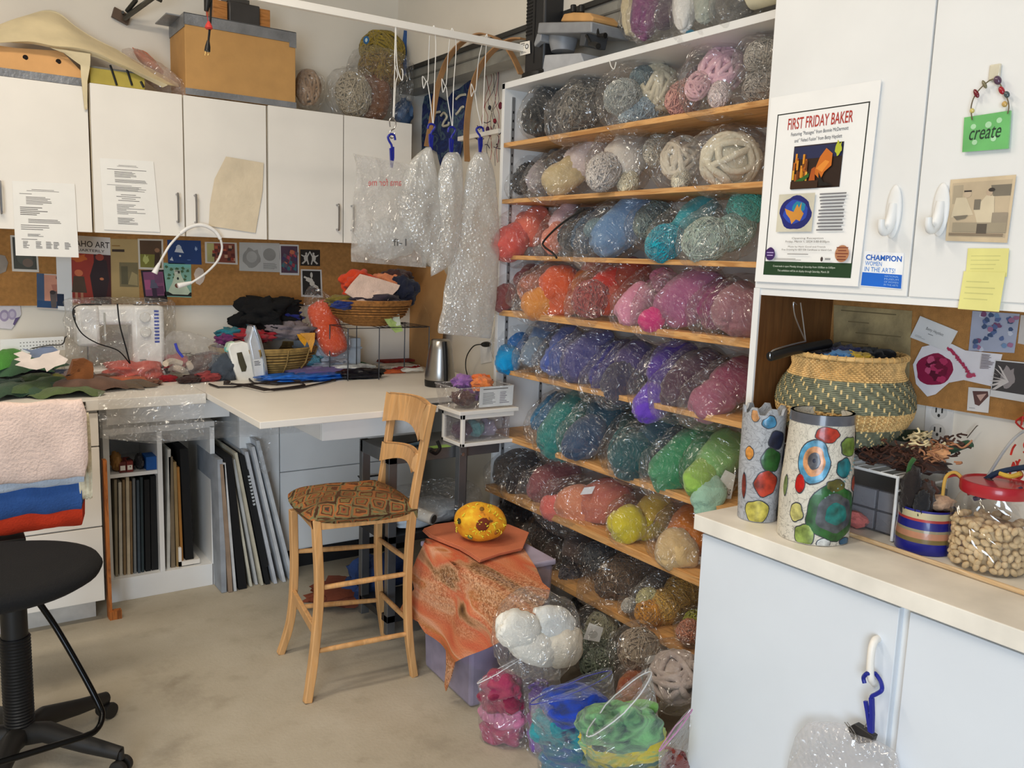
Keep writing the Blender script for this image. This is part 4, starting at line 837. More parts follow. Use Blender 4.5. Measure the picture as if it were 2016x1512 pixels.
# outlet in niche
def outlet(q, ax, v, label, two_=True):
    c = Card(q, ax, v, .004).sheet(M((226, 224, 220), .35))
    for vv in (.28, .72): c.ell(.5, vv, .3, .17, (206, 204, 200)).rect(.36, vv-.09, .42, vv+.02, (50, 50, 50)).rect(.58, vv-.09, .64, vv+.02, (50, 50, 50)).ell(.5, vv+.08, .05, .04, (50, 50, 50))
    c.done('wall_outlet', label, 'outlet')
outlet([(1826, 784), (1880, 790), (1872, 876), (1820, 868)], 0, XN-.0005, 'white wall outlet behind the woven basket in the niche')
# coat hanger in niche
r = thing('trouser_hanger', 'black trouser hanger with chrome wire hook hanging in the niche', 'hanger', tuple(AT(1585, 680, 1, 1.24)))
b = MB(); ph = lambda pts, rr, n=6: b.tube(pxpath(pts, 1, 1.25, n), rr, 8)
ph([(1568, 600), (1562, 597), (1566, 625), (1584, 668), (1586, 672)], .0016); ph([(1576, 596), (1580, 625), (1586, 672)], .0016); ph([(1586, 672), (1560, 678), (1522, 690), (1516, 704), (1524, 706)], .002)
b.build('wire_frame', m_chrome, r)
b = MB(); b.tube([AT(1516, 702, 1, 1.25), AT(1560, 690, 1, 1.25), AT(1632, 676, 1, 1.25)], .011, 10); b.build('bar', m_black, r)
# ============================================================ stool
def legpath(pts, n=5): return catm(pts, n)
def on(path, py):
    for a, b in zip(path, path[1:]):
        ya, yb = PRJ(a)[1], PRJ(b)[1]
        if (ya-py)*(yb-py) <= 0: return a.lerp(b, (py-ya)/((yb-ya) or 1))
    return min(path, key=lambda q: abs(PRJ(q)[1]-py))
r = thing('bar_stool', 'beech wooden bar stool with backrest and patterned brown tapestry seat', 'stool', (1.19, 2.75, 0))
LA = legpath([AT(605, 1383, 2, 0), AT(618, 1290, 1, 2.59), AT(628, 1170, 1, 2.605), AT(624, 1060, 1, 2.615), AT(621, 1022, 1, 2.62)])
LB = legpath([AT(552, 1287, 2, 0), AT(572, 1220, 1, 2.95), AT(579, 1130, 1, 2.94), AT(578, 1040, 1, 2.935), AT(577, 1003, 1, 2.93)])
LC = legpath([AT(815, 1331, 2, 0), AT(804, 1240, 1, 2.56), AT(803, 1120, 1, 2.57), AT(813, 1000, 1, 2.57), AT(830, 900, 1, 2.565), AT(849, 805, 1, 2.55), AT(856, 790, 1, 2.55)])
LD = legpath([AT(757, 1252, 2, 0), AT(748, 1180, 1, 2.90), AT(744, 1080, 1, 2.895), AT(748, 980, 1, 2.89), AT(761, 890, 1, 2.89), AT(773, 800, 1, 2.90), AT(777, 772, 1, 2.90)])
for P, w in ((LA, .020), (LB, .019), (LC, .0185), (LD, .0185)):
    q = [p.copy() for p in P]; k = len(q)
    if k > 25: q = q[:-4]; k -= 4
    MB().tube(q, [w*(1.0 if i/k > .12 else .95) for i in range(k)], 4).build('leg', m_beech, r, True, .003, ang=30)
def rung(P, ya, Q, yb, rr=.009, flat=False):
    a, b = on(P, ya), on(Q, yb); d = (b-a)
    if flat: MB().obox((a+b)/2, d/2, Vector((0, 0, 1)).cross(d).normalized()*.008, (0, 0, .018)).build('footrest', m_beech, r, True, .003)
    else: MB().tube([a, a.lerp(b, .06), a.lerp(b, .5), a.lerp(b, .94), b], [rr*.75, rr*.95, rr*1.1, rr*.95, rr*.75], 12).build('rung', m_beech, r)
rung(LA, 1158, LC, 1129); rung(LA, 1283, LC, 1247); rung(LB, 1086, LD, 1074); rung(LB, 1196, LD, 1181)
rung(LD, 1060, LC, 1103); rung(LD, 1166, LC, 1221); rung(LA, 1246, LB, 1168, flat=True)
zs = .605
ap = MB()
cs = [on(LA, 1022), on(LC, 1010), on(LD, 968), on(LB, 1003)]
for a, b in zip(cs, cs[1:]+cs[:1]):
    a = Vector((a.x, a.y, zs)); b = Vector((b.x, b.y, zs)); d = b-a; ap.obox((a+b)/2, d/2, Vector((0, 0, 1)).cross(d).normalized()*.009, (0, 0, .022))
ap.build('seat_frame', m_beech, r, True, .002)
def seatmat():
    m, nt, out = newmat('tapestry'); L = nt.links.new
    p = N(nt, 'ShaderNodeBsdfPrincipled', Roughness=.9); p.inputs['Specular IOR Level'].default_value = .15
    tc = N(nt, 'ShaderNodeTexCoord'); mp = N(nt, 'ShaderNodeMapping'); mp.inputs['Rotation'].default_value = (0, 0, .5); L(tc.outputs['Object'], mp.inputs[0])
    v = N(nt, 'ShaderNodeTexVoronoi', Scale=17.0, Randomness=.25); v.distance = 'CHEBYCHEV'; L(mp.outputs[0], v.inputs['Vector'])
    nz = N(nt, 'ShaderNodeTexNoise', Scale=26.0, Detail=2.0); L(mp.outputs[0], nz.inputs['Vector'])
    ad = N(nt, 'ShaderNodeMath', operation='MULTIPLY_ADD'); L(nz.outputs['Fac'], ad.inputs[0]); ad.inputs[1].default_value = .35; L(v.outputs['Distance'], ad.inputs[2])
    rr = ramp(nt, ad.outputs[0], [(.18, lin((70, 62, 50))), (.27, lin((150, 84, 54))), (.34, lin((128, 112, 70))), (.43, lin((92, 56, 38))), (.50, lin((168, 104, 60))), (.58, lin((122, 116, 80))), (.66, lin((72, 48, 34)))], 'CONSTANT')
    n3 = N(nt, 'ShaderNodeTexNoise', Scale=8.0); L(mp.outputs[0], n3.inputs['Vector'])
    mx = N(nt, 'ShaderNodeMixRGB', blend_type='MIX'); r3 = ramp(nt, n3.outputs['Fac'], [(.4, (0, 0, 0, 1)), (.65, (.55, .55, .55, 1))]); L(r3.outputs[0], mx.inputs[0])
    L(rr.outputs[0], mx.inputs[1]); mx.inputs[2].default_value = lin((92, 64, 44)); L(mx.outputs[0], p.inputs['Base Color'])
    b = N(nt, 'ShaderNodeTexNoise', Scale=400.0); L(tc.outputs['Object'], b.inputs['Vector']); bp = N(nt, 'ShaderNodeBump', Strength=.3, Distance=.002); L(b.outputs['Fac'], bp.inputs['Height']); L(bp.outputs[0], p.inputs['Normal'])
    L(p.outputs[0], out.inputs[0]); return m
ctr = sum(cs, Vector())/4
def seatfn(i, j):
    u, v = i*2-1, j*2-1
    q = [Vector((c_.x, c_.y, 0)) for c_ in (cs[3], cs[2], cs[1], cs[0])]   # far-left, far-right, near-right, near-left
    e = 1.10
    uu = .5+.5*u*math.sqrt(1-.22*v*v)*e*1.12; vv = .5+.5*v*math.sqrt(1-.22*u*u)*e*1.12
    p = q[0].lerp(q[1], uu).lerp(q[3].lerp(q[2], uu), vv)
    k = max(abs(u), abs(v)); p.z = zs+.018+.050*(1-k**3.2)+.004*noise.noise(p*9)
    return p
MB().grid(lambda i, j: seatfn(j, i), 26, 26, .03).build('seat', seatmat(), r, ang=60)
def rail(yt, yb, arch, th=.018, over=.012, nm='back_rail'):
    D_, C_ = (on(LD, yt[0]), on(LD, yb[0])), (on(LC, yt[1]), on(LC, yb[1]))
    def f(i, j):
        t0, b0 = D_[0].lerp(C_[0], i), D_[1].lerp(C_[1], i)
        ex = (C_[0]-D_[0]).normalized()*over*(2*i-1); bow = math.sin(i*PI)
        t1 = t0+ex+Vector((.032*bow, 0, .006*bow)); b1 = b0+ex+Vector((.032*bow, 0, arch*bow))
        return t1.lerp(b1, j)+Vector((-.012, 0, 0))
    MB().grid(f, 18, 5, th).build(nm, m_beech, r, True, .004, 50)
rail((774, 796), (828, 866), .028); rail((870, 893), (904, 930), .025, .014, -.004)

# ============================================================ black drafting stool with towels
hb = AT(40, 1452, 2, .09); hb = Vector((hb.x, hb.y, 0))
r = thing('drafting_stool', 'black drafting stool with oval seat, footrest loop and casters, cut by the left edge', 'stool', tuple(hb))
sc_ = AT(22, 1112, 2, .62); sc_ = Vector((hb.x-.01, hb.y-.0, .60))
def seatd(i, j): return None
sr = AT(193, 1105, 1, hb.y); rx_ = abs(sr.x-hb.x)
b = MB().lathe((hb.x-.04, hb.y+.01, .0), [(.01, .545), (.235, .55), (.265, .568), (.273, .585), (.265, .600), (.235, .609), (.01, .612)], 44, sx=1.0, sy=.92)
b.build('seat', m_blackcloth, r, ang=60)
b = MB().cyl(hb+Vector((0, 0, .48)), hb+Vector((0, 0, .56)), .022).cyl(hb+Vector((0, 0, .40)), hb+Vector((0, 0, .49)), .034, 24)
prof = []
for k in range(30): prof += [(.040, .12+k*.0095), (.037, .124+k*.0095)]
b.lathe(hb, prof, 24); b.build('gas_column', m_black, r, ang=30)
m_bp = M((34, 32, 30), .55)
for k in range(5):
    a = math.radians(33+72*k); d = Vector((math.cos(a), math.sin(a), 0)); e = hb+d*.30
    MB().tube([hb+Vector((0, 0, .10)), hb+d*.08+Vector((0, 0, .115)), hb+d*.2+Vector((0, 0, .085)), e+Vector((0, 0, .066))], [.034, .030, .024, .019], 12).build('base_arm', m_bp, r)
    cst = MB().cyl(e+Vector((0, 0, .05)), e+Vector((0, 0, .075)), .010); nn = Vector((-d.y, d.x, 0))
    for s in (-1, 1): cst.lathe(e+nn*s*.016, [(.004, -.009), (.024, -.008), (.026, 0), (.024, .008), (.004, .009)], 20, nn)
    cst.v = [Vector((v.x, v.y, v.z+.026)) if False else v for v in cst.v]
    for q in range(len(cst.v)):
        pass
    o = cst.build('caster', m_bp, r); o.location.z += .026
    for v in o.data.vertices[:40]: v.co.z -= .026
MB().tube(pxpath([(62, 1166), (110, 1235), (165, 1330), (196, 1390), (201, 1412), (192, 1434), (170, 1448), (100, 1470), (0, 1500), (-90, 1520)], 1, [hb.y-.04, hb.y-.06, hb.y-.12, hb.y-.16, hb.y-.18, hb.y-.2, hb.y-.22, hb.y-.25, hb.y-.28, hb.y-.3], 6), .0085, 10).build('foot_ring', M((14, 14, 15), .25, .6), r)
zb0 = AT(60, 1046, 1, 3.10).z; xb1 = AT(48, 1046, 1, 3.1).x; xb0 = AT(-60, 1046, 1, 3.1).x; xp = AT(2, 1046, 1, 3.05).x
MB().box((xb0, 3.05, zb0-.022), (xb1, 3.17, zb0-.004)).build('backrest', m_black, r, True, .004)
MB().box((xp-.03, 3.08, .50), (xp, 3.10, zb0-.02)).build('back_post', m_black, r, True, .003)
MB().box((xp-.03, hb.y+.05, .50), (xp, 3.10, .515)).build('back_bracket', m_black, r, True, .003)
# folded felt pieces hanging over the stool back
m_pf = M((226, 200, 186), .95, var=.05, scale=14, bump=.5, bscale=120, sheen=.2)
def fold(px0, px1, zt, zb, y0, y1, th, m, name, label, seed, wav=.004, corner=0):
    """folded cloth: hangs in front from zt to zb, top folds back"""
    x0 = AT(px0, 900, 1, y0).x; x1 = AT(px1, 900, 1, y0).x
    path = catm([(0, y1, zt-.03), (0, (y0+y1)/2+.02, zt), (0, y0+.01, zt-.012), (0, y0, zt-.04), (0, y0, (zt+zb)/2), (0, y0+.004, zb)], 5)
    def f(i, j):
        p = path[min(len(path)-1, int(round(j*(len(path)-1))))]; n_ = noise.noise(Vector((i*3+seed, j*4, seed)))
        ed = 1-corner*(max(0, i-.85)/.15)**2
        return Vector((x0+(x1-x0)*i*(1+.015*n_), p.y+n_*wav*2-.002, zt+(p.z-zt)*ed+n_*wav))
    o = MB().grid(f, 24, len(path), th).build(name, m, None, ang=70)
    return tag(o, label, 'folded felt', 'folded felts on the black stool')
# stack of folded felts on the stool's backrest (arched fronts towards the camera)
yS = 3.02
def slabfelt(px0, px1, pyt, pyb, y, dep, m, label, seed, rnd_=.012, tilt=0):
    a = AT(px0, pyt, 1, y); b_ = AT(px1, pyb, 1, y); x0, x1, zt, zb = a.x, b_.x, a.z, b_.z
    def f(i, j):
        ph = 2*PI*j; c_, s_ = math.cos(ph), math.sin(ph)
        yy = dep/2*math.copysign(abs(c_)**.6, c_); zz = (zt-zb)/2*math.copysign(abs(s_)**.7, s_)
        n_ = noise.noise(Vector((i*5+seed, c_*1.2, s_*1.2+seed)))
        e = 1-max(0, (abs(2*i-1)-.93)/.07)**2*.35
        return Vector((x0+(x1-x0)*i+.004*n_, y+dep/2+yy*e+n_*.006, (zt+zb)/2+zz*e+n_*.006+tilt*(i-.5)))
    mb = MB().grid(f, 30, 25)
    e0 = len(mb.v); mb.f.append(list(range(24))[::-1]); mb.mi.append(0); mb.f.append([29*25+k for k in range(24)]); mb.mi.append(0)
    return tag(mb.build('folded_felt', m, None, ang=60), label, 'felt', 'folded felts stacked on the black stool')
slabfelt(-70, 172, 965, 1040, yS+.02, .16, M((198, 56, 26), .95, bump=.4, bscale=150), 'orange-red folded felt at the bottom of the stool stack', 2)
slabfelt(-70, 170, 948, 1012, yS, .17, M((50, 88, 150), .95, bump=.4, bscale=150), 'blue folded felt, second from the bottom of the stool stack', 3)
slabfelt(-70, 174, 925, 960, yS-.01, .18, M((196, 206, 218), .95, bump=.4, bscale=150), 'white folded felt between the pink and blue ones', 4)
slabfelt(-70, 176, 800, 940, yS-.06, .035, m_pf, 'pale pink felt draped down in front, top of the stool stack', 5)
slabfelt(150, 184, 815, 985, yS+.0, .05, M((216, 206, 178), .95, var=.14, scale=20, bump=.5, bscale=90), 'cream felt strips behind the pink felt edge', 6)

# ============================================================ upright boards and folders
def board(px0, px1, pyt, pyb, yf, dep, col, label, lean=0, name='art_board', grp='boards and folders under the worktop', th=None):
    """px0/px1 left-right pixel of front edge at the bottom; lean = pixels the top is shifted"""
    a = AT(px0, pyb, 1, yf); b_ = AT(px1, pyb, 1, yf); t = AT(px0+lean, pyt, 1, yf)
    zb = max(a.z, .002) if a.z > .05 else .002; dx = t.x-a.x; w = max(.003, b_.x-a.x); h = t.z-zb
    m = M(col, .75, var=.08)
    o = MB().hexa([(a.x, yf, zb), (a.x+w, yf, zb), (a.x+w, yf+dep, zb), (a.x, yf+dep, zb), (a.x+dx, yf, zb+h), (a.x+dx+w, yf, zb+h), (a.x+dx+w, yf+dep, zb+h), (a.x+dx, yf+dep, zb+h)]).build(name, m, None, False)
    tag(o, label, 'board', grp); return o
rnd = random.Random(11)
FB = [(228, 233, 945, 'tan folder, first in the left shelf bay', (150, 140, 118)), (236, 242, 950, 'pale folder with torn edge, left shelf bay', (196, 190, 176)), (244, 249, 945, 'brown envelope in the left shelf bay', (132, 110, 80)), (251, 257, 940, 'cream mat board in the left shelf bay', (190, 176, 150)), (258, 262, 948, 'dark tan board in the left shelf bay', (120, 96, 66)), (264, 269, 942, 'grey board in the left shelf bay', (110, 112, 112)), (272, 277, 946, 'slate folder in the left shelf bay', (60, 70, 78)), (279, 284, 940, 'dark teal folder in the left shelf bay', (40, 52, 56)), (287, 297, 945, 'wide black portfolio in the left shelf bay', (14, 14, 15)), (299, 312, 938, 'thick black portfolio against the divider', (18, 18, 19))]
for a, b_, t, lb, col in FB:
    board(a, b_, t, 1152, 3.80+.01*rnd.random(), .33, col, lb, -3)
for a, b_, t, lb, col, ln in ((328, 334, 885, 'white card leaning in the right shelf bay', (190, 188, 180), 2), (338, 346, 900, 'grey-brown board in the right shelf bay', (118, 104, 84), -6), (349, 355, 910, 'tan board in the right shelf bay', (150, 124, 82), -8), (358, 363, 920, 'amber-edged board in the right shelf bay', (160, 110, 50), -10), (368, 384, 885, 'large black portfolio leaning in the right shelf bay', (12, 12, 13), -14)):
    board(a, b_, t, 1148, 3.80, .33, col, lb, ln)
for a, b_, t, lb, col, ln, y in ((436, 446, 905, 'grey plastic sleeve board beside the shelf unit', (150, 156, 164), -8, 3.70), (450, 458, 915, 'kraft board beside the shelf unit', (150, 128, 108), -16, 3.69), (461, 466, 912, 'white-edged board beside the shelf unit', (196, 198, 200), -22, 3.69), (470, 486, 900, 'black portfolio standing outside the shelf unit', (14, 14, 16), -30, 3.70), (492, 497, 900, 'cream board leaning outside the shelf unit', (200, 196, 178), -44, 3.71), (503, 508, 905, 'pale grey board leaning outside the shelf unit', (182, 184, 184), -46, 3.72), (514, 519, 892, 'ivory mat board leaning outside the shelf unit', (196, 190, 170), -52, 3.70), (523, 532, 898, 'black board with white lettering leaning outside the shelf unit', (22, 24, 26), -52, 3.70), (540, 546, 890, 'pale blue foam board leaning outside the shelf unit', (196, 200, 206), -58, 3.69), (557, 563, 880, 'blue-white foam board leaning, second from right', (206, 208, 210), -62, 3.69), (574, 580, 868, 'white foam board leaning, rightmost', (200, 204, 208), -70, 3.68)):
    board(a, b_, t, 1152, y-.05, .34, col, lb, ln)
c = Card([(483, 925), (492, 925), (528, 1115), (519, 1118)], 1, 3.645, .0004).sheet(M((24, 26, 28), .7)); 
c.text('ART & DESIGN', .0, .0, 1, .02, (24, 26, 28))
for k in range(9): c.poly([(.2, .06+k*.035), (.8, .055+k*.035), (.75, .075+k*.035), (.3, .08+k*.035)], (190, 195, 198))
c.done('printed_spine', 'strip of white lettering on the black leaning board', 'label')
b = MB(); q = AT(352, 1140, 1, 3.80); b.box((q.x, 3.79, .105), (q.x+.09, 4.0, .125)); b.box((q.x, 3.79, .105), (q.x+.012, 3.83, .19))
tag(b.build('white_bracket', m_white, None, False), 'white plastic bracket lying in the right shelf bay', 'bracket')
for (x0, y0, x1, y1, col, lb, nm) in ((222, 895, 243, 935, (150, 108, 56), 'gold paper roll on the small shelf', 'paper_roll'), (236, 918, 248, 940, (96, 34, 30), 'small maroon box on the shelf edge', 'small_box'), (250, 918, 262, 940, (120, 40, 34), 'small red box beside the maroon one', 'small_box'), (244, 892, 268, 916, (20, 20, 22), 'black bag of supplies on the small shelf', 'black_pouch'), (270, 896, 287, 926, (46, 46, 50), 'black speckled pouch on the small shelf', 'black_pouch'), (288, 890, 313, 918, (14, 84, 160), 'bright blue box on the small shelf', 'small_box')):
    p, q = AT(x0, y1, 1, 3.79), AT(x1, y0, 1, 3.79); z0 = .557
    mb = MB()
    if nm == 'small_box':
        mb.mat(M(col, .5)).box((p.x, 3.79, z0), (q.x, 3.88, z0+(q.z-p.z)))
        if 'blue' not in lb: mb.mat(m_white).box((p.x+.003, 3.788, z0+.01), (q.x-.003, 3.79, z0+.03))
    else: mb.mat(M(col, .6, bump=.3)).blob(((p.x+q.x)/2, 3.84, z0+(q.z-p.z)/2), ((q.x-p.x)/2, 0, 0), (0, .05, 0), (0, 0, (q.z-p.z)/2), 18, 12, .2, 3, x0)
    tag(mb.build(nm, None, None, nm != 'small_box'), lb, 'supplies')

# plastic film draped over the worktop edge
def drape(pts, label, name, haze, m=None, seed=0, y=3.57, amp=.006):
    """film sheet whose boundary follows pixel columns: pts=[(pxtop,pytop,pxbot,pybot)]"""
    P = [(AT(a, b_, 1, y-.012), AT(c_, d_, 1, y-.03)) for a, b_, c_, d_ in pts]
    T_, B_ = catm([p[0] for p in P], 6), catm([p[1] for p in P], 6); n_ = len(T_)
    def f(i, j):
        k = min(n_-1, int(round(i*(n_-1)))); p = T_[k].lerp(B_[k], j)
        p.y += (noise.noise(Vector((p.x*9+seed, p.z*26, seed)))-.3)*amp*2-.004*math.sin(j*9); return p
    o = MB().grid(f, n_, 18).build(name, m or FILM(haze), None, ang=180); return tag(o, label, 'plastic sheet')
drape([(192, 770, 196, 862), (250, 766, 250, 868), (320, 760, 320, 872), (405, 752, 400, 858)], 'clear plastic sheet hanging over the worktop front edge', 'plastic_sheet', .22, seed=2)
drape([(200, 812, 204, 862), (300, 822, 310, 868), (420, 828, 430, 862), (520, 826, 540, 855), (600, 822, 606, 850)], 'milky plastic dust sheet stretched along under the worktop', 'plastic_sheet', .4, seed=5, y=3.64, amp=.01)
drape([(505, 850, 508, 925), (515, 852, 520, 932), (528, 852, 532, 925)], 'small crumpled plastic bag dangling behind the leaning boards', 'plastic_bag', .3, seed=6, y=3.66, amp=.02)

# ============================================================ under the table: cart, boxes, clutter
r = thing('rolling_cart', 'grey metal utility cart under the mini drawer unit', 'cart', (1.72, 2.95, 0))
m_gm = M((118, 120, 122), .35, .7, var=.05)
zc = .765
for nm, (xa_, ya_, xb_, yb_, z0, z1) in (('shelf', (1.40, 2.84, 1.90, 3.10, zc-.05, zc)), ('shelf', (1.40, 2.84, 1.90, 3.10, .40, .43)), ('shelf', (1.40, 2.84, 1.90, 3.10, .08, .11))):
    MB().box((xa_, ya_, z0), (xb_, yb_, z1)).build(nm, m_gm if z0 > .5 else m_dkmetal, r, False, .002)
for x, y in ((1.685, 2.80), (1.40, 3.08), (1.86, 3.08), (1.40, 2.84)):
    MB().box((x, y, 0.03), (x+.035, y+.03, zc)).build('leg', m_gm, r, False, .002)
MB().cyl((1.70, 2.799, .735), (1.70, 2.796, .735), .007, 12).build('bolt', m_chrome, r)
b = MB().tube(catm([AT(861, 868, 1, 2.83), AT(866, 882, 1, 2.82), AT(858, 893, 1, 2.81), AT(848, 888, 1, 2.80)], 5), .007, 8); b.build('hook', m_black, r)
o = MB().box((1.58, 2.82, zc+.0005), (1.66, 2.86, zc+.0015)); tag(o.build('green_label', M((150, 190, 90), .6), None, False), 'green label stuck on the cart top edge', 'label')
for k, (x, y, lb) in enumerate(((1.44, 2.86, 'blue-grey pen lying on the cart top'), (1.47, 2.90, 'black marker lying on the cart top'))):
    tag(MB().cyl((x, y, zc+.008), (x+.13, y+.04, zc+.008), .007, 10).build('marker', M([(90, 120, 140), (20, 22, 26)][k], .4), None), lb, 'marker')
# mini drawer unit
r = thing('mini_drawer', 'small white desktop drawer with translucent front on the cart', 'drawer unit', (1.78, 2.86, zc))
b = MB().box((1.668, 2.775, .895), (1.945, 2.955, .91)); b.box((1.685, 2.785, zc+.001), (1.70, 2.80, .895)); b.box((1.685, 2.93, zc+.001), (1.70, 2.945, .895)); b.box((1.685, 2.785, zc+.001), (1.93, 2.945, zc+.015)); b.box((1.685, 2.785, .875), (1.93, 2.945, .895)); 
b.build('frame', m_white, r, False, .002)
MB().box((1.69, 2.802, zc+.018), (1.92, 2.928, .87)).build('drawer', FILM(.35, (220, 214, 226)), r, False)
for k, col in enumerate(((70, 34, 60), (96, 150, 150), (150, 140, 160))): MB().blob((1.73+.06*k, 2.865, zc+.055), (.036, 0, 0), (0, .05, 0), (0, 0, .036), 16, 10, .2, 2, k).build('yarn_ball', WOOL((col,)), r)
# clear tub with orange wool
r = thing('clear_tub', 'clear plastic tub of orange and purple wool with printed label on the mini drawer', 'tub', (1.80, 2.86, .912))
T0 = [AT(868, 795, 2, .912), AT(905, 812, 2, .912), AT(972, 806, 2, .912)]
x0, x1, y0, y1 = 1.665, 1.925, 2.79, 2.97
b = MB()
for (a, c_) in (((x0, y0), (x1, y0)), ((x1, y0), (x1, y1)), ((x1, y1), (x0, y1)), ((x0, y1), (x0, y0))):
    b.add([(a[0]+(.012 if a[0] == x0 else 0), a[1]+(.01 if a[1] == y0 else -.01), .914), (c_[0]+(.012 if c_[0] == x0 else 0), c_[1]+(.01 if c_[1] == y0 else -.01), .914), (c_[0], c_[1], .998), (a[0], a[1], .998)], [(0, 1, 2, 3)])
b.box((x0+.01, y0+.01, .9125), (x1, y1-.01, .915)); b.build('tub_body', FILM(.16, (225, 215, 215)), r, False)
MB().tube([(x0, y0, .998), (x1, y0, .998), (x1, y1, .998), (x0, y1, .998)], .003, 6, closed=True).build('rim', FILM(.5), r)
for k, (dx, dy, dz, col) in enumerate(((.06, .06, .95, (90, 60, 56)), (.12, .11, .955, (128, 84, 140)), (.19, .08, .95, (70, 54, 60)), (.10, .13, 1.005, (150, 104, 170)), (.18, .12, 1.005, (232, 112, 40)), (.155, .07, 1.0, (226, 130, 70)))):
    MB().blob((x0+dx, y0+dy, dz), (.045, 0, 0), (0, .045, 0), (0, 0, .03), 18, 12, .3, 3, k, .15).build('wool', WOOL((col,)), r)
c = Card([(x0+.10, y0-.001, 1.0), (x1+.0, y0-.001, 1.0), (x1+.0, y0+.004, .918), (x0+.10, y0+.004, .918)], 0, 0, .001).sheet(M((214, 214, 212), .6)); c.lines(.1, .1, .85, .2, 1, TXT, 2).lines(.1, .3, .5, .9, 9, (130, 130, 130), 3, .4, .7).lines(.6, .3, .9, .9, 7, (130, 120, 130), 4, .4, .5).done('paper_label', None, None, parent=r)
# things on lower cart shelf, paper tube etc.
o = MB().blob((1.60, 2.96, .475), (.17, 0, 0), (0, .11, 0), (0, 0, .043), 26, 14, .12, 2.5, 3, .12, 3); tag(o.build('bagged_blanket', M((196, 204, 210), .6, bump=.4, bscale=60), None), 'folded white quilt batting on the cart middle shelf', 'batting')
o = film(Vector((1.42, 2.94, .53)), Vector((1, 0, 0)), Vector((0, 1, 0)), Vector((0, 0, 1)), .44, .13, .05, 4).build('plastic_bag', None, None, smooth=False); tag(o, 'clear plastic bag crumpled over the quilt batting', 'bag')
a = AT(853, 1022, 1, 2.80); d = AT(820, 1000, 1, 3.0)
r = thing('paper_tube', 'rolled printed paper poking out of the cart', 'paper roll', tuple(a))
b = MB(); dd = Vector((-.10, .22, .03)); b.tube([a, a+dd], .024, 18); b.build('roll', M((206, 204, 198), .7), r)
MB().tube([a-dd*.01, a-dd*.012], .018, 18).build('opening', M((70, 66, 60), .8), r)
for nm, c3, ax3, col, lb in (('cloth_bundle', (1.42, 3.28, .06), (.16, .10, .05), (126, 66, 46), 'rust cloth bundle on the floor under the cabinet'), ('blue_bag', (1.52, 3.22, .12), (.13, .09, .10), (50, 72, 120), 'blue cloth bag on the floor beside the cart')):
    o = MB().blob(c3, (ax3[0], 0, 0), (0, ax3[1], 0), (0, 0, ax3[2]), 24, 14, .35, 2.5, len(nm), .15); tag(o.build(nm, M(col, .9, bump=.3), None), lb, 'bundle')
r = thing('plastic_bottle', 'clear plastic bottle with blue label lying under the table', 'bottle', (1.48, 3.10, .03)); a = AT(690, 1160, 2, .035); d = Vector((.85, -.2, 0)).normalized()
MB().lathe(a, [(.008, 0), (.010, .03), (.030, .06), (.033, .08), (.033, .2), (.02, .21)], 18, d).build('bottle_body', FILM(.2), r)
MB().lathe(a+d*.09, [(.0338, 0), (.0338, .05)], 18, d, cap=False).build('label_band', M((30, 90, 160), .5), r)
MB().lathe(a, [(.010, -.016), (.011, -.002)], 14, d).build('cap', m_white, r)
o = MB().blob((1.62, 3.0, .06), (.03, 0, 0), (0, .03, 0), (0, 0, .05), 14, 8, .2); tag(o.build('red_spool', M((150, 26, 34), .5), None), 'dark red spool on the floor by the cart', 'spool')

# ============================================================ purple tub with draped felt, gourd
a = AT(836, 1312, 2, 0); b_ = AT(925, 1396, 2, 0)
bx0, by0 = a.x, b_.y; zt = .46
def tubp(s, z): # s 0..1 front edge from far-left to near
    return None
r = thing('storage_tub', 'translucent purple storage tub under the orange felt', 'tub', ((a.x+b_.x)/2+.15, (a.y+b_.y)/2+.1, 0))
ed = (b_-a); nr = Vector((-ed.y, ed.x, 0)).normalized(); nr = nr if nr.x > 0 else -nr
dwn = nr*.30
q = [a, b_, b_+dwn, a+dwn]; cc = sum(q, Vector())/4
top = [cc+(p-cc)*1.08+Vector((0, 0, zt)) for p in q]
b = MB(); b.hexa([p+Vector((0, 0, .003)) for p in q]+top)
b.build('tub_body', M((178, 168, 190), .3, var=.08, alpha=.55), r, False, .012)
MB().hexa([cc+(p-cc)*1.12+Vector((0, 0, zt)) for p in q]+[cc+(p-cc)*1.12+Vector((0, 0, zt+.02)) for p in q]).build('lid', M((176, 168, 190), .35), r, False, .006)
MB().blob(cc+Vector((0, 0, .2)), nr*.11, ed.normalized()*.13, Vector((0, 0, .16)), 20, 12, .25, 3, 2).build('contents', WOOL(((150, 110, 160), (110, 90, 150)), 12), r)
ztop = zt+.021
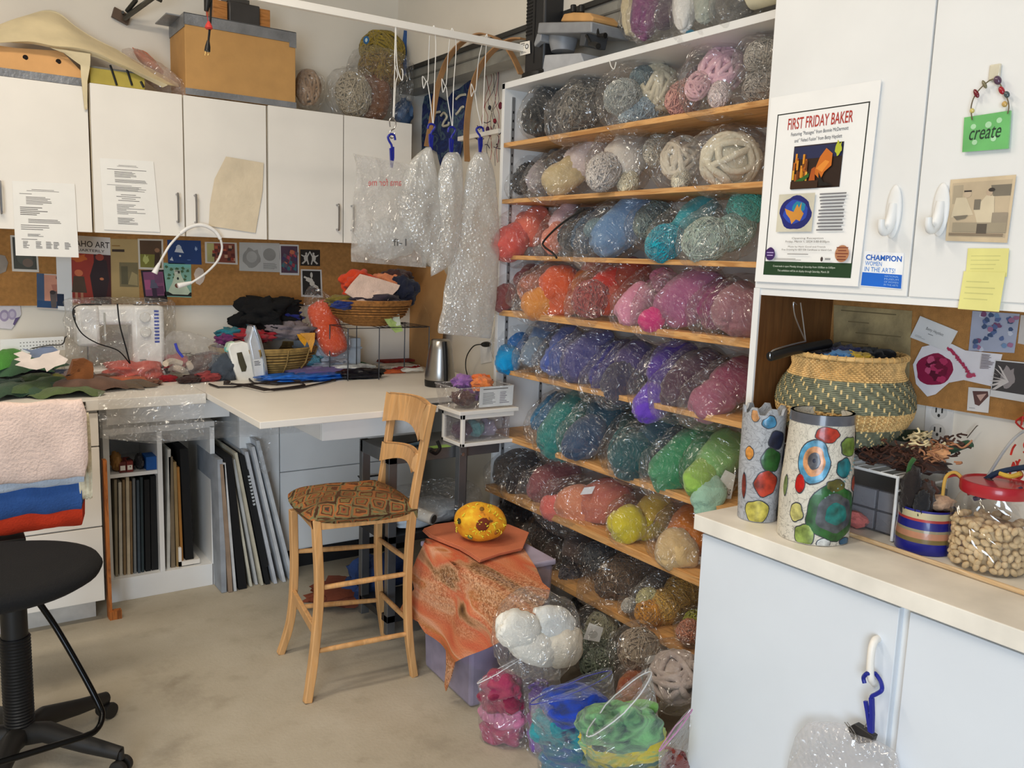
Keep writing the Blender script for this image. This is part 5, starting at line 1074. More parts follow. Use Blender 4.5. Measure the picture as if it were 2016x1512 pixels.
def feltmat():
    m, nt, out = newmat('mixed_felt'); L = nt.links.new
    p = N(nt, 'ShaderNodeBsdfPrincipled', Roughness=.9); p.inputs['Specular IOR Level'].default_value = .2
    tc = N(nt, 'ShaderNodeTexCoord'); mp = N(nt, 'ShaderNodeMapping'); mp.inputs['Rotation'].default_value = (.3, .4, .9); mp.inputs['Scale'].default_value = (1, .32, 1); L(tc.outputs['Object'], mp.inputs[0])
    nz = N(nt, 'ShaderNodeTexNoise', Scale=5.5, Detail=2.5, Distortion=.9); L(mp.outputs[0], nz.inputs['Vector'])
    rr = ramp(nt, nz.outputs['Fac'], [(.27, lin((74, 84, 96))), (.33, lin((86, 56, 38))), (.37, lin((124, 90, 56))), (.41, lin((196, 140, 104))), (.45, lin((206, 104, 72))), (.50, lin((212, 128, 88))), (.54, lin((220, 162, 130))), (.58, lin((190, 122, 70))), (.64, lin((206, 112, 72))), (.72, lin((160, 104, 60)))])
    v = N(nt, 'ShaderNodeTexVoronoi', Scale=190.0); L(tc.outputs['Object'], v.inputs['Vector'])
    n4 = N(nt, 'ShaderNodeTexNoise', Scale=5.0); L(mp.outputs[0], n4.inputs['Vector'])
    r4 = ramp(nt, n4.outputs['Fac'], [(.48, (0, 0, 0, 1)), (.60, (.7, .7, .7, 1))])
    sp = ramp(nt, v.outputs['Color'], [(.2, lin((120, 86, 60))), (.5, lin((186, 132, 92))), (.8, lin((220, 180, 144)))])
    mx = N(nt, 'ShaderNodeMixRGB'); L(r4.outputs[0], mx.inputs[0]); L(rr.outputs[0], mx.inputs[1]); L(sp.outputs[0], mx.inputs[2]); L(mx.outputs[0], p.inputs['Base Color'])
    bp = N(nt, 'ShaderNodeBump', Strength=.4, Distance=.004); L(v.outputs['Distance'], bp.inputs['Height']); L(bp.outputs[0], p.inputs['Normal'])
    L(p.outputs[0], out.inputs[0]); return m
# draped felt: outline in pixels, front panel hanging over the tub's front and side
OUT = [(838, 1062), (826, 1095), (815, 1130), (822, 1160), (800, 1185), (793, 1202), (812, 1212), (838, 1222), (850, 1245), (868, 1262), (888, 1280), (893, 1310), (890, 1345), (893, 1358), (904, 1330), (912, 1302), (935, 1290), (968, 1275), (1000, 1262), (1030, 1240), (1060, 1205), (1080, 1175), (1083, 1160), (1068, 1148), (1056, 1120), (1040, 1095), (1030, 1080)]
def hang(x, y):
    """depth of the cloth: lies on the lid at the top, falls outside the tub below"""
    p = AT(x, y, 2, ztop+.004)
    e0 = (cc+(a-cc)*1.14); n2 = -nr
    dist = (Vector((p.x, p.y, 0))-Vector((e0.x, e0.y, 0))).dot(n2)
    if dist <= 0: return p
    d = RAY(x, y); num = (Vector((e0.x, e0.y, 0))+n2*.006-Vector((CP.x, CP.y, 0))).dot(n2); den = Vector((d.x, d.y, 0)).dot(n2)
    return CP+d*(num/den)
ccx, ccy = 930, 1150
def drp(i, j):
    k = j*len(OUT); k0 = int(k) % len(OUT); k1 = (k0+1) % len(OUT); f_ = k-int(k)
    ox, oy = OUT[k0][0]*(1-f_)+OUT[k1][0]*f_, OUT[k0][1]*(1-f_)+OUT[k1][1]*f_
    x, y = ccx+(ox-ccx)*i, ccy+(oy-ccy)*i
    p = hang(x, y); fold_ = .5+.5*math.sin(x*.07+y*.02); n_ = noise.noise(Vector((x*.02, y*.02, 3)))
    low = max(0, min(1, (ztop-p.z)/.12))
    off = -nr*(low*(.012+.020*fold_)+.006*n_*low)+Vector((0, 0, .003*n_+.003))
    return p+off
mb = MB().grid(drp, 14, 109, .004); tag(mb.build('mixed_felt', feltmat(), None, ang=80), 'large nubby orange felt piece draped over the purple tub', 'felt')
def pq(x, y, z): return AT(x, y, 2, z)
OC = [(833, 1044), (855, 1036), (900, 1030), (1000, 1036), (1040, 1052), (1028, 1082), (985, 1092), (945, 1106), (925, 1092), (905, 1080), (870, 1066), (846, 1056)]
mb = MB()
for k in range(3):
    z = ztop+.014+.005*k; mb.prism([pq(x+(k-1)*1.5, y+(1-k)*2, z)+Vector((0, 0, .002*noise.noise(Vector((x, y, k))))) for x, y in OC], (0, 0, .0042))
tag(mb.build('folded_cloth', M((206, 120, 84), .9, var=.04, bump=.25, bscale=400), None, False, .0012), 'folded salmon orange cotton cloth under the yellow gourd', 'cloth')
gz = ztop+.03; gc = pq(945, 1063, gz); gr = 50*PX(gc)
r = thing('felt_gourd', 'yellow felted gourd form with brown spots, perched on the folded cloth', 'felt form', tuple(gc))
def gourdmat():
    m, nt, out = newmat('gourd'); L = nt.links.new; p = N(nt, 'ShaderNodeBsdfPrincipled', Roughness=.85); tc = N(nt, 'ShaderNodeTexCoord')
    v = N(nt, 'ShaderNodeTexNoise', Scale=26.0, Detail=2.0); L(tc.outputs['Object'], v.inputs['Vector']); r1 = ramp(nt, v.outputs['Fac'], [(.30, lin((110, 62, 20))), (.37, lin((220, 140, 26))), (.60, lin((232, 170, 30))), (.72, lin((240, 200, 50)))])
    n2 = N(nt, 'ShaderNodeTexNoise', Scale=200.0); L(tc.outputs['Object'], n2.inputs['Vector']); bp = N(nt, 'ShaderNodeBump', Strength=.5, Distance=.003); L(n2.outputs['Fac'], bp.inputs['Height']); L(bp.outputs[0], p.inputs['Normal'])
    L(r1.outputs[0], p.inputs['Base Color']); L(p.outputs[0], out.inputs[0]); return m
gcc = gc+Vector((0, 0, gr*.74)); axg = Vector((.82, -.57, 0))
MB().blob(gcc, axg*gr*1.02, Vector((.57, .82, 0))*gr*.85, Vector((0, 0, gr*.76)), 32, 22, .05, 1.5, 2).build('body', gourdmat(), r, ang=180)
vw = (gcc-CP).normalized(); e1 = axg; e2 = Vector((0, 0, 1))
def onb(u, v, k=1.0):
    w_ = math.sqrt(max(0, 1-u*u-v*v)); return gcc+axg*gr*1.02*u*k+Vector((0, 0, gr*.76))*v*k-Vector((.57, .82, 0))*gr*.85*w_*k
for (u, v, s_, col) in ((.12, .20, .27, (110, 44, 20)), (-.78, .2, .12, (60, 50, 20)), (-.35, -.55, .11, (120, 130, 70)), (.62, -.25, .1, (150, 90, 30)), (.05, .85, .1, (130, 90, 30))):
    p = onb(u, v, 1.02); n_ = (p-gcc).normalized(); t1 = n_.orthogonal().normalized(); t2 = n_.cross(t1)
    MB().blob(p, t1*gr*s_, t2*gr*s_*.9, n_*gr*.05, 14, 8, .15, 3).build('spot', M(col, .9), r)
rnd = random.Random(21); mb = MB()
for k in range(60):
    u, v = rnd.uniform(-.9, .95), rnd.uniform(-.5, .98)
    if u*u+v*v > .97: continue
    p = onb(u, v, 1.04); d1 = Vector((rnd.gauss(0, 1), rnd.gauss(0, 1), rnd.gauss(0, 1))).normalized()*gr*.06; mb.tube([p-d1, p+(p-gcc).normalized()*gr*.03, p+d1], gr*.022, 5)
mb.build('thread_tufts', M((226, 214, 60), .8), r)
# ============================================================ things on the worktop
def heap(px, py, wpx, hgt, m, label, name, cat, grp=None, z=ZD, asp=.6, seed=0, rag=.25, fold_=.5, rot=0, top=.0):
    c = AT(px, py, 2, z); k = PX(c); rx = wpx/2*k; ry = rx*asp; n_ = 44; rings = 13
    if c.y > 4.12-ry:
        c = AT(px, py, 1, 4.12-ry); hgt = max(hgt, (c.z-z)+hgt*.45); c.z = z; rx = wpx/2*PX(c)
    fv = Vector((RT.x, RT.y, 0)).normalized(); gv = Vector((-fv.y, fv.x, 0))
    ca, sa = math.cos(rot), math.sin(rot); X, Y = fv*ca+gv*sa, gv*ca-fv*sa
    mb = MB(); vs = [c+Vector((0, 0, hgt))]
    for i in range(1, rings+1):
        t = i/rings
        for j in range(n_):
            a = 2*PI*j/n_; q = Vector((math.cos(a), math.sin(a), 0))
            rr = 1+rag*noise.noise(q*2.0+Vector((seed*3.3, 0, 1)))*1.8+rag*.5*noise.noise(q*5+Vector((seed, 2, 0)))
            p = c+X*(rx*q.x*t*rr)+Y*(ry*q.y*t*rr)
            f = (1-t**2.6); rg = 1-2*abs(noise.noise(Vector((p.x*16+seed, p.y*16, seed*1.7)))); r2 = noise.noise(Vector((p.x*38+seed, p.y*38, seed)))
            h = hgt*f*(1-fold_*.5+fold_*.6*rg)+hgt*.12*r2*f
            if t > .9: h = max(.003, h+.004)
            p.z = z+max(.002, h); vs.append(p)
    fs = [(0, 1+j, 1+(j+1) % n_) for j in range(n_)]
    for i in range(rings-1):
        for j in range(n_): fs.append((1+i*n_+j, 1+(i+1)*n_+j, 1+(i+1)*n_+(j+1) % n_, 1+i*n_+(j+1) % n_))
    o0 = len(vs)
    for j in range(n_): p = vs[1+(rings-1)*n_+j].copy(); p.z = z+.0005; vs.append(p)
    for j in range(n_): fs.append((1+(rings-1)*n_+j, o0+j, o0+(j+1) % n_, 1+(rings-1)*n_+(j+1) % n_))
    fs.append(tuple(range(o0, o0+n_))[::-1]); mb.add(vs, fs)
    return tag(mb.build(name, m, None, ang=70), label, cat, grp)
def FE(c, **k): return M(c, .92, var=.07, scale=22, bump=.35, bscale=160, sheen=.15, **k)
def hangcloth(pts, ax, v, m, label, name, cat, grp=None, seed=0, amp=.008, th=.003, rings=8, lift=None):
    """piece of cloth with a pixel outline at depth v, gently creased, real thickness"""
    cx_ = sum(p[0] for p in pts)/len(pts); cy_ = sum(p[1] for p in pts)/len(pts); n_ = len(pts)*4
    def f(i, j):
        k = j*len(pts); k0 = int(k) % len(pts); k1 = (k0+1) % len(pts); w_ = k-int(k)
        ox, oy = pts[k0][0]*(1-w_)+pts[k1][0]*w_, pts[k0][1]*(1-w_)+pts[k1][1]*w_
        x, y = cx_+(ox-cx_)*i, cy_+(oy-cy_)*i; p = AT(x, y, ax, v if not callable(v) else v(x, y))
        d = (1-2*abs(noise.noise(Vector((x*.03+seed, y*.03, seed)))))*amp+noise.noise(Vector((x*.012, y*.012+seed, 1)))*amp*1.5
        return p-RAY(x, y).normalized()*(d+(lift or 0)*(1-i*i))
    return tag(MB().grid(f, rings, n_+1, th).build(name, m, None, ang=70), label, cat, grp)

def pile(px, py, rx, ry, col, lb, s_, gl=False, nm='folded_fabric', g_='folded fabrics on the table top', cr=.16, dpt=.45, m=None):
    y = AT(px, py+ry*.9, 2, .911).y; m = m or (M(col, .3, var=.25, scale=30, bump=.3, bscale=60) if gl else FE(col))
    c_ = AT(px, py, 1, min(y, 4.0)); k = PX(c_); c_.z = max(c_.z, .912+ry*k*.8); return tag(MB().blob(c_, (rx*k, 0, 0), (0, rx*k*dpt, 0), (0, 0, ry*k), 44, 22, .22, 2.6, s_, cr, 2.6).build(nm, m, None, ang=120), lb, 'fabric', g_)
GS_ = 'felt scraps on the worktop'
# ---- felt leaves at the left
def leaf(px, py, w, rot, col, label, lobes=4, z=.915, lift=.03, grp='felt leaves on the worktop', sd=0, long=1.7):
    c = AT(px, py, 2, z)
    if c.y > 4.0: c = AT(px, py, 1, 4.0); z = min(c.z, 1.02)-lift*.5
    k = PX(c); s = w*k/2*1.25; n_ = 60; lift *= 1.5
    X = Vector((math.cos(rot), math.sin(rot), 0)); Y = Vector((-X.y, X.x, 0)); vs = [Vector((c.x, c.y, z+lift))]
    R_ = []
    for i in range(n_):
        a = 2*PI*i/n_; base = .62+.38*abs(math.cos(a)); lb_ = 1+.26*math.cos(a*2*lobes+1)*(abs(math.sin(a))**.5) if lobes else 1
        R_.append((a, base*lb_))
    def P(i, t):
        a, rr = R_[i]; q = X*(math.cos(a)*rr*s*long*t)+Y*(math.sin(a)*rr*s*t)
        zz = z+.004+lift*(1-t*t)+.03*noise.noise(Vector((q.x*14+sd, q.y*14, sd)))*t+.012*t*abs(math.sin(a*1.5+sd))
        return Vector((c.x+q.x, c.y+q.y, max(zz, ZD+.002)))
    mb = MB(); T_ = (.25, .5, .75, 1.0)
    for t in T_: vs += [P(i, t) for i in range(n_)]
    fs = [(0, 1+i, 1+(i+1) % n_) for i in range(n_)]
    for q in range(3): fs += [(1+q*n_+i, 1+(q+1)*n_+i, 1+(q+1)*n_+(i+1) % n_, 1+q*n_+(i+1) % n_) for i in range(n_)]
    o_ = len(vs); vs2 = [v-Vector((0, 0, .003)) for v in vs]; fs2 = [tuple(o_+i for i in f[::-1]) for f in fs]
    rim = [(1+3*n_+i, o_+1+3*n_+i, o_+1+3*n_+(i+1) % n_, 1+3*n_+(i+1) % n_) for i in range(n_)]
    mb.add(vs+vs2, fs+fs2+rim); r_ = mb.build('felt_leaf', FE(col), None, ang=80)
    return tag(r_, label, 'felt leaf', grp)
leaf(18, 700, 60, .9, (78, 143, 59), 'bright green felt leaf standing highest at the left edge', 0, .95, .05, sd=1)
leaf(3, 712, 40, .2, (221, 195, 39), 'yellow felt leaf at the left edge under the bright green one', 0, .94, .03, sd=2)
leaf(46, 722, 80, .5, (62, 96, 65), 'dark green felt leaf behind the heap', 3, .93, .04, sd=3)
leaf(92, 748, 90, .1, (109, 109, 46), 'olive yellow felt leaf in the middle of the heap', 3, .925, .03, sd=4)
leaf(36, 778, 92, .2, (57, 80, 59), 'forest green felt leaf nearest the ruler at far left', 3, .915, .03, sd=5)
leaf(84, 772, 70, .7, (72, 91, 54), 'moss green curled felt leaf beside the forest green one', 2, .918, .035, sd=6)
leaf(132, 779, 64, -.1, (93, 109, 67), 'grey-green pointed felt leaf at the front of the heap', 0, .913, .02, sd=7)
leaf(16, 742, 60, .4, (80, 75, 44), 'brown-olive felt leaf at the left edge', 0, .935, .03, sd=8)
leaf(172, 768, 80, .1, (109, 83, 70), 'curled brown felt leaf with hollow, front of the heap', 0, .915, .035, sd=9)
leaf(226, 764, 70, -.1, (101, 85, 70), 'grey-brown lobed felt leaf, rightmost of the heap', 4, .912, .018, sd=10)
leaf(140, 742, 62, .3, (124, 109, 109), 'mauve-grey felt leaf behind the brown ones', 2, .92, .03, sd=11)
for (px, py, rx, ry, col, lb, s_) in ((195, 748, 34, 11, (92, 60, 46), 'chocolate scrap between the leaf heap and the coral fabric', 81), (165, 744, 26, 12, (70, 66, 60), 'grey-brown scrap behind the curled brown leaf', 82), (110, 756, 40, 12, (66, 60, 30), 'dark olive scrap in the middle of the leaf heap', 83), (60, 752, 44, 16, (52, 66, 40), 'moss green scrap under the white cutout', 84), (14, 760, 34, 14, (44, 62, 52), 'pine green scrap at the far left of the heap', 85), (284, 753, 30, 6, (120, 76, 56), 'flat brown scrap before the coral fabric', 86), (372, 748, 20, 7, (60, 40, 36), 'small brown scrap right of the cream wool', 87)):
    pile(px, py, rx, ry, col, lb, s_, nm='felt_scrap', g_=GS_, dpt=.7, cr=.25)
def oak(pts, z, y, m, label):
    c0 = AT(sum(p[0] for p in pts)/len(pts), sum(p[1] for p in pts)/len(pts), 1, y)
    P = [AT(px, py, 1, y+((py-708)*-.0022)) for px, py in pts]
    mb = MB().prism(P, (0, .0025, .0015)); return tag(mb.build('oak_leaf', m, None, False), label, 'felt leaf', 'felt leaves on the worktop')
oak([(27, 697), (44, 692), (62, 700), (60, 708), (78, 704), (84, 698), (104, 694), (118, 690), (116, 698), (134, 708), (128, 716), (108, 722), (92, 732), (88, 724), (72, 728), (58, 726), (44, 722), (30, 719), (42, 712), (28, 708), (40, 704)], 0, 3.72, M((226, 214, 206), .9), 'flat white oak-leaf cutout lying on the felt heap')
oak([(44, 687), (62, 690), (84, 684), (104, 682), (114, 690), (104, 704), (88, 698), (72, 706), (58, 702), (60, 694)], 0, 3.78, M((116, 130, 158), .9), 'blue-grey oak leaf behind the white cutout')
pile(72, 728, 30, 8, (34, 20, 24), 'dark maroon scrap under the white cutout', 31, nm='felt_scrap', g_=GS_)
o = hangcloth([(130, 740), (142, 707), (165, 704), (184, 714), (182, 742), (158, 752), (132, 749)], 1, 3.80, FE((130, 78, 40)), 'folded rust brown felt piece standing before the sewing machine', 'felt_scrap', 'felt scrap', 'felt scraps on the worktop', 4, .012, .02)
pile(122, 735, 36, 8, (46, 54, 74), 'dark blue scrap between the cutout and the rust piece', 32, nm='felt_scrap', g_=GS_)
b = MB().obox(AT(212, 744, 2, .918), (.085, .03, 0), (-.01, .03, 0), (0, 0, .006)); tag(b.build('black_tray', m_black, None, False), 'slim black tray between rust felt and coral fabric', 'tray')
pile(262, 730, 54, 22, (204, 100, 88), 'folded coral pink fabric in front of the sewing machine', 12, nm='fabric_stack', g_=None, cr=.2)
pile(246, 751, 44, 9, (176, 92, 62), 'terracotta fabric under the coral fabric', 13, nm='fabric_stack', g_=None)
pile(320, 722, 16, 14, (34, 26, 24), 'dark brown scrap right of the coral fabric', 14, nm='felt_scrap', g_=GS_)
pile(330, 745, 18, 7, (150, 24, 34), 'small crimson scrap at the worktop front', 15, nm='felt_scrap', g_=GS_)
pile(345, 714, 24, 16, (168, 30, 40), 'bright red scrap behind the cream wool', 16, nm='felt_scrap', g_=GS_)
r = thing('wool_pile', 'pile of cream wool roving with a green thread loop', 'wool', tuple(AT(362, 738, 2, ZD)))
mb = MB(); c0 = AT(364, 722, 1, 4.0); rnd = random.Random(3)
for k in range(12):
    a = rnd.random()*6; p = c0+Vector((rnd.uniform(-.07, .09), rnd.uniform(-.05, .05), rnd.uniform(-.02, .03))); d = Vector((math.cos(a), math.sin(a), .1))*.05
    mb.tube(catm([p-d, p+Vector((0, .02, .01)), p+d]), .014, 8)
mb.build('wool', WOOL(((214, 196, 172), (228, 214, 194))), r)
MB().tube(catm([c0+Vector((-.05, -.02, .03)), c0+Vector((-.01, .0, .06)), c0+Vector((.05, .01, .05)), c0+Vector((.06, -.02, .045)), c0+Vector((.0, -.02, .055)), c0+Vector((.03, .01, .062))]), .0018, 6).build('thread', M((70, 76, 60), .7), r)
tag(MB().tube(pxpath([(345, 676), (350, 690), (360, 703)], 1, 3.86, 4), .006, 8).build('blue_pen', M((60, 70, 180), .4), None), 'short blue plastic stick leaning by the cream wool', 'pen')
for (px, py, rx, ry, col, lb, s_) in ((400, 718, 34, 20, (76, 46, 34), 'brown scrap heap left of the iron', 17), (396, 743, 34, 7, (70, 40, 36), 'chestnut scrap before the iron', 18), (410, 741, 24, 10, (150, 60, 60), 'mottled red scrap near the iron cord', 19), (442, 724, 30, 26, (66, 74, 84), 'slate grey bundle left of the iron', 20), (424, 704, 26, 12, (96, 50, 40), 'rust scrap under the wicker basket edge', 21)):
    pile(px, py, rx, ry, col, lb, s_, nm='felt_scrap', g_=GS_, dpt=.7)

# ---- sewing machine under a clear cover
def sew():
    y0, y1 = 3.985, 4.10
    P = lambda x, y, yy=y0: AT(x, y, 1, yy)
    r = thing('sewing_machine', 'white sewing machine under a clear plastic dust cover', 'sewing machine', (P(236, 716).x, 3.93, ZD))
    xl, xr = P(146, 640).x, P(325, 640).x; zt_ = P(200, 602).z; zb_ = ZD+.001
    mw = M((236, 234, 230), .35, coat=.3)
    MB().box((xl+.0, y0, zb_), (xr, y1+.01, zb_+.065)).build('bed', mw, r, True, .012)
    MB().box((xl+.01, y0+.01, zt_-.085), (xr, y1, zt_)).build('arm', mw, r, True, .018)
    MB().box((xl+.01, y0, zt_-.175), (xl+.10, y1, zt_-.0)).build('head', mw, r, True, .015)
    MB().box((xr-.135, y0+.0, zb_+.05), (xr, y1+.01, zt_)).build('column', mw, r, True, .018)
    b = MB().cyl((xl+.055, y0+.05, zb_+.066), (xl+.055, y0+.05, zt_-.17), .004, 8); b.box((xl+.04, y0+.03, zb_+.07), (xl+.07, y0+.07, zb_+.074)); b.build('needle_bar', m_chrome, r)
    for z_ in (zt_-.05, zt_-.115): 
        d = MB().cyl((xr-.085, y0+.001, z_), (xr-.085, y0-.014, z_), .021, 24).build('dial', M((224, 222, 216), .3), r, ang=40)
    b = MB(); b.mat(M((60, 84, 170), .5))
    for k in range(10): b.box((xr-.045, y0-.0012, zt_-.02-.015*k-.009), (xr-.025, y0+.0, zt_-.02-.015*k))
    b.build('stitch_chart', None, r, False)
    MB().box((xr-.11, y0-.012, zb_+.09), (xr-.085, y0, zb_+.1)).build('lever', m_chrome, r, False)
    MB().box((xl+.115, y0+.005, zt_-.15), (xl+.122, y0+.009, zt_-.03)).build('thread_guide', M((180, 178, 172), .3), r, False)
    # cover
    off = Vector((3, 1, 2))
    def f(i, j):
        a = 2*PI*i; ca, sa = math.cos(a), math.sin(a); cx_, cy_ = (xl+xr)/2+.01, 4.05
        ex = math.copysign(abs(ca)**.5, ca); ey = math.copysign(abs(sa)**.5, sa)
        t = j; hx = (xr-xl)/2+.03; hy = .092
        if t > .7: s_ = (1-t)/.3; hx *= s_**.6 if s_ > 0 else 0; hy *= s_**.6 if s_ > 0 else 0
        zz = ZD+.002+min(t/.7, 1)*(zt_+.012-ZD)+ (.012*math.sin((t-.7)/.3*PI/2) if t > .7 else 0)
        sp = 1+.12*max(0, .25-t)*4
        p = Vector((cx_+ex*hx*sp, cy_+ey*hy*sp, zz)); n_ = (1-2*abs(noise.noise(p*11+off)))*.014+noise.noise(p*26)*.006
        return p+Vector((ex*n_, ey*n_*.8-.0, n_*.5 if t > .5 else 0))
    MB().grid(f, 61, 26).build('dust_cover', FILM(.16), r, smooth=False)
    b = MB().tube(pxpath([(255, 715), (232, 690), (190, 675), (160, 655), (145, 625), (146, 606), (165, 599), (200, 600)], 1, 3.93, 6), .0028, 6)
    b.tube(pxpath([(256, 716), (248, 685), (236, 640), (231, 598)], 1, 3.93, 6), .0032, 6); b.tube(pxpath([(62, 686), (95, 680), (122, 678), (128, 665), (132, 662)], 1, 3.83, 6), .0025, 6)
    b.build('power_cable', m_black, r)
sew()
o = film(AT(322, 700, 1, 3.95)+Vector((0, 0, .02)), Vector((1, -.05, -.10)).normalized(), Vector((0, .3, 1)).normalized(), Vector((0, 1, -.3)).normalized(), .30, .085, .06, 9, 'B', FILM(.4, scale=26), tl=.5); tag(o.build('plastic_bag', None, None, smooth=False), 'crumpled clear plastic spilling right of the sewing machine', 'plastic bag')
b = Card([(0, 668), (125, 662), (128, 688), (0, 700)], 1, 4.05, .01).sheet(m_white2)
for k in range(14):
    for q in range(3): b.rect(.3+.05*k, .25+.22*q, .3+.05*k+.02, .25+.22*q+.06, (130, 128, 122))
b.done('pegboard_strip', 'white perforated strip standing behind the felt leaves', 'strip')

# ---- iron
def iron():
    bp = AT(484, 748, 2, ZD); yy = bp.y; P = lambda x, y, d=0: AT(x, y, 1, yy+d)
    r = thing('clothes_iron', 'white steam iron standing on its heel, steel sole facing right', 'iron', tuple(bp))
    def slab(pts, y0, y1, m, nm, bev=.004, parent=r):
        A = [P(x, y, y0) for x, y in pts]; MB().prism(A, (0, y1-y0, 0)).build(nm, m, parent, True, bev, 40)
    mwh = M((232, 230, 222), .3, coat=.3)
    slab([(449, 686), (455, 676), (478, 672), (489, 676), (494, 700), (500, 735), (503, 750), (470, 751), (460, 725)], -.02, .035, mwh, 'handle', .006)
    slab([(466, 695), (476, 693), (486, 722), (484, 731), (476, 732), (470, 715)], -.0215, -.019, M((70, 66, 50), .3), 'water_window', 0)
    slab([(489, 672), (498, 641), (506, 655), (516, 690), (523, 735), (524, 748), (503, 750), (499, 720)], -.035, .05, M((196, 200, 206), .25, .3), 'body', .008)
    slab([(499, 641), (503, 640), (515, 668), (524, 705), (528, 735), (528, 748), (523, 748), (521, 720), (512, 680)], -.05, .065, METAL((190, 200, 214), .22), 'sole_plate', .002)
    slab([(445, 690), (450, 676), (462, 672), (464, 682), (456, 694)], -.015, .03, M((196, 220, 196), .4), 'spray_nozzle', .004)
    slab([(444, 685), (450, 683), (450, 693), (445, 693)], -.008, .02, M((120, 200, 190), .4), 'steam_button', .002)
    c = Card([P(498, 708, -.036), P(517, 706, -.036), P(520, 740, -.036), P(502, 742, -.036)], 0, 0, .0005).sheet(M((214, 214, 212), .6)); c.lines(.1, .1, .9, .4, 4, (60, 60, 66), 3).done('care_label', None, None, parent=r)
    MB().tube([AT(x, y, 2, .917) for x, y in ((486, 736), (492, 748), (500, 754), (545, 757), (600, 752), (640, 745), (660, 748), (640, 753), (590, 763), (540, 768), (515, 764), (490, 757), (460, 762), (430, 762), (412, 756))], .0042, 8).build('power_cord', M((36, 28, 26), .6), r)
    MB().tube([AT(x, y, 2, .922) for x, y in ((455, 755), (490, 761), (520, 768), (560, 764), (600, 758), (590, 750), (560, 748), (520, 754), (480, 757), (440, 756))], .0042, 8).build('power_cord', M((40, 30, 28), .6), r)
    MB().blob(AT(447, 752, 2, .922), (.016, 0, 0), (0, .010, 0), (0, 0, .008), 12, 8).build('plug', M((44, 32, 28), .5), r)
iron()

# ---- wicker basket with scraps
def basket_wall(c, prof, m, r, name, rods=0, rodr=.003, vert=0, mv=None, sx=1, sy=1, waver=0):
    mb = MB()
    for k in range(rods):
        t = k/(rods-1); i = t*(len(prof)-1); i0 = min(int(i), len(prof)-2); f_ = i-i0
        rr = prof[i0][0]*(1-f_)+prof[i0+1][0]*f_; zz = prof[i0][1]*(1-f_)+prof[i0+1][1]*f_
        pts = [Vector((c[0]+math.cos(2*PI*j/60)*(rr+waver*(1 if (j+k) % 2 else -1))*sx, c[1]+math.sin(2*PI*j/60)*(rr+waver*(1 if (j+k) % 2 else -1))*sy, c[2]+zz)) for j in range(60)]
        mb.tube(pts, rodr, 6, closed=True)
    mb.build(name, m, r)
    MB().lathe(c, [(max(.005, p[0]-rodr), p[1]) for p in prof], 40, cap=False, sx=sx, sy=sy).build('lining', mv or m, r)
bc = AT(534, 742, 2, ZD); bc = Vector((bc.x, bc.y+.10, ZD))
bsc = 100*PX(bc)
r = thing('wicker_basket', 'round split-willow basket heaped with felt scraps, behind the iron', 'basket', tuple(bc))
mwk = M((158, 128, 72), .7, var=.16, scale=40)
basket_wall((bc.x, bc.y, ZD+.003), [(bsc*.66, 0), (bsc*.78, .03), (bsc*.92, .07), (bsc, .12), (bsc*1.01, .135)], mwk, r, 'woven_wall', 15, .0048, mv=M((110, 84, 44), .8), sy=.8)
b = MB()
for k in range(12): 
    a = 2*PI*k/12+.2; b.tube([(bc.x+math.cos(a)*bsc*q, bc.y+math.sin(a)*bsc*q*.8, ZD+z_) for q, z_ in ((.69, .0), (.81, .03), (.95, .07), (1.04, .135))], .004, 6)
b.build('stake', mwk, r); MB().lathe((bc.x, bc.y, ZD+.003), [(.001, 0), (bsc*.66, 0)], 30, sy=.8, cap=False).build('base', mwk, r)
gs = 'scraps piled in the wicker basket'
zB = ZD+.11
def scrap(px, py, w_, h_, col, lb, s_, z=zB, asp=.7, g_=gs, fold_=.7): heap(px, py, w_, h_, FE(col), lb, 'felt_scrap', 'felt scrap', g_, z=z, asp=asp, seed=s_, rag=.3, fold_=fold_)
def zof(px, py, y): return AT(px, py, 1, y).z
def blobfelt(px, py, rx, ry, y, col, lb, s_, g_, m=None, dpt=.8, amp=.34, cr=.2, nm='felt_scrap', fr=2.4):
    c_ = AT(px, py, 1, y); k = PX(c_); return tag(MB().blob(c_, (rx*k, 0, 0), (0, rx*k*dpt, 0), (0, 0, ry*k), 40, 26, amp, fr, s_, cr).build(nm, m or FE(col), None, ang=120), lb, 'felt scrap', g_)
for (px, py, rx, ry, col, lb, s_, dy) in ((458, 658, 32, 13, (36, 116, 130), 'teal scrap at the left of the wicker basket', 41, -.02), (448, 668, 24, 13, (104, 40, 90), 'plum scrap low at the left rim of the wicker basket', 42, -.05), (566, 650, 52, 17, (118, 108, 112), 'grey scrap in the middle of the wicker basket', 43, -.05), (500, 662, 46, 14, (150, 26, 38), 'crimson scrap at the front of the wicker basket', 44, -.06), (600, 658, 34, 12, (130, 24, 34), 'dark red scrap at the right of the wicker basket', 45, -.02), (566, 626, 30, 15, (28, 34, 110), 'royal blue scrap right of the black felt', 46, .02)):
    blobfelt(px, py, rx, ry, bc.y+dy, col, lb, s_, gs)
blobfelt(516, 618, 58, 34, bc.y-.01, None, 'big black felt heaped on top of the wicker basket', 8, gs, M((10, 10, 12), .95, bump=.3, bscale=90), .6, .36, .25, 'black_felt')
blobfelt(560, 600, 34, 14, bc.y+.02, None, 'black felt flap pointing right above the royal blue scrap', 9, gs, M((11, 11, 13), .95, bump=.3, bscale=90), .6, .36, .25, 'black_felt')
hangcloth([(590, 656), (620, 655), (619, 672), (612, 694), (608, 680), (600, 664)], 1, bc.y-bsc*.62, FE((224, 160, 70)), 'amber orange scrap hanging over the basket rim', 'felt_scrap', 'felt scrap', gs, 3, .004)
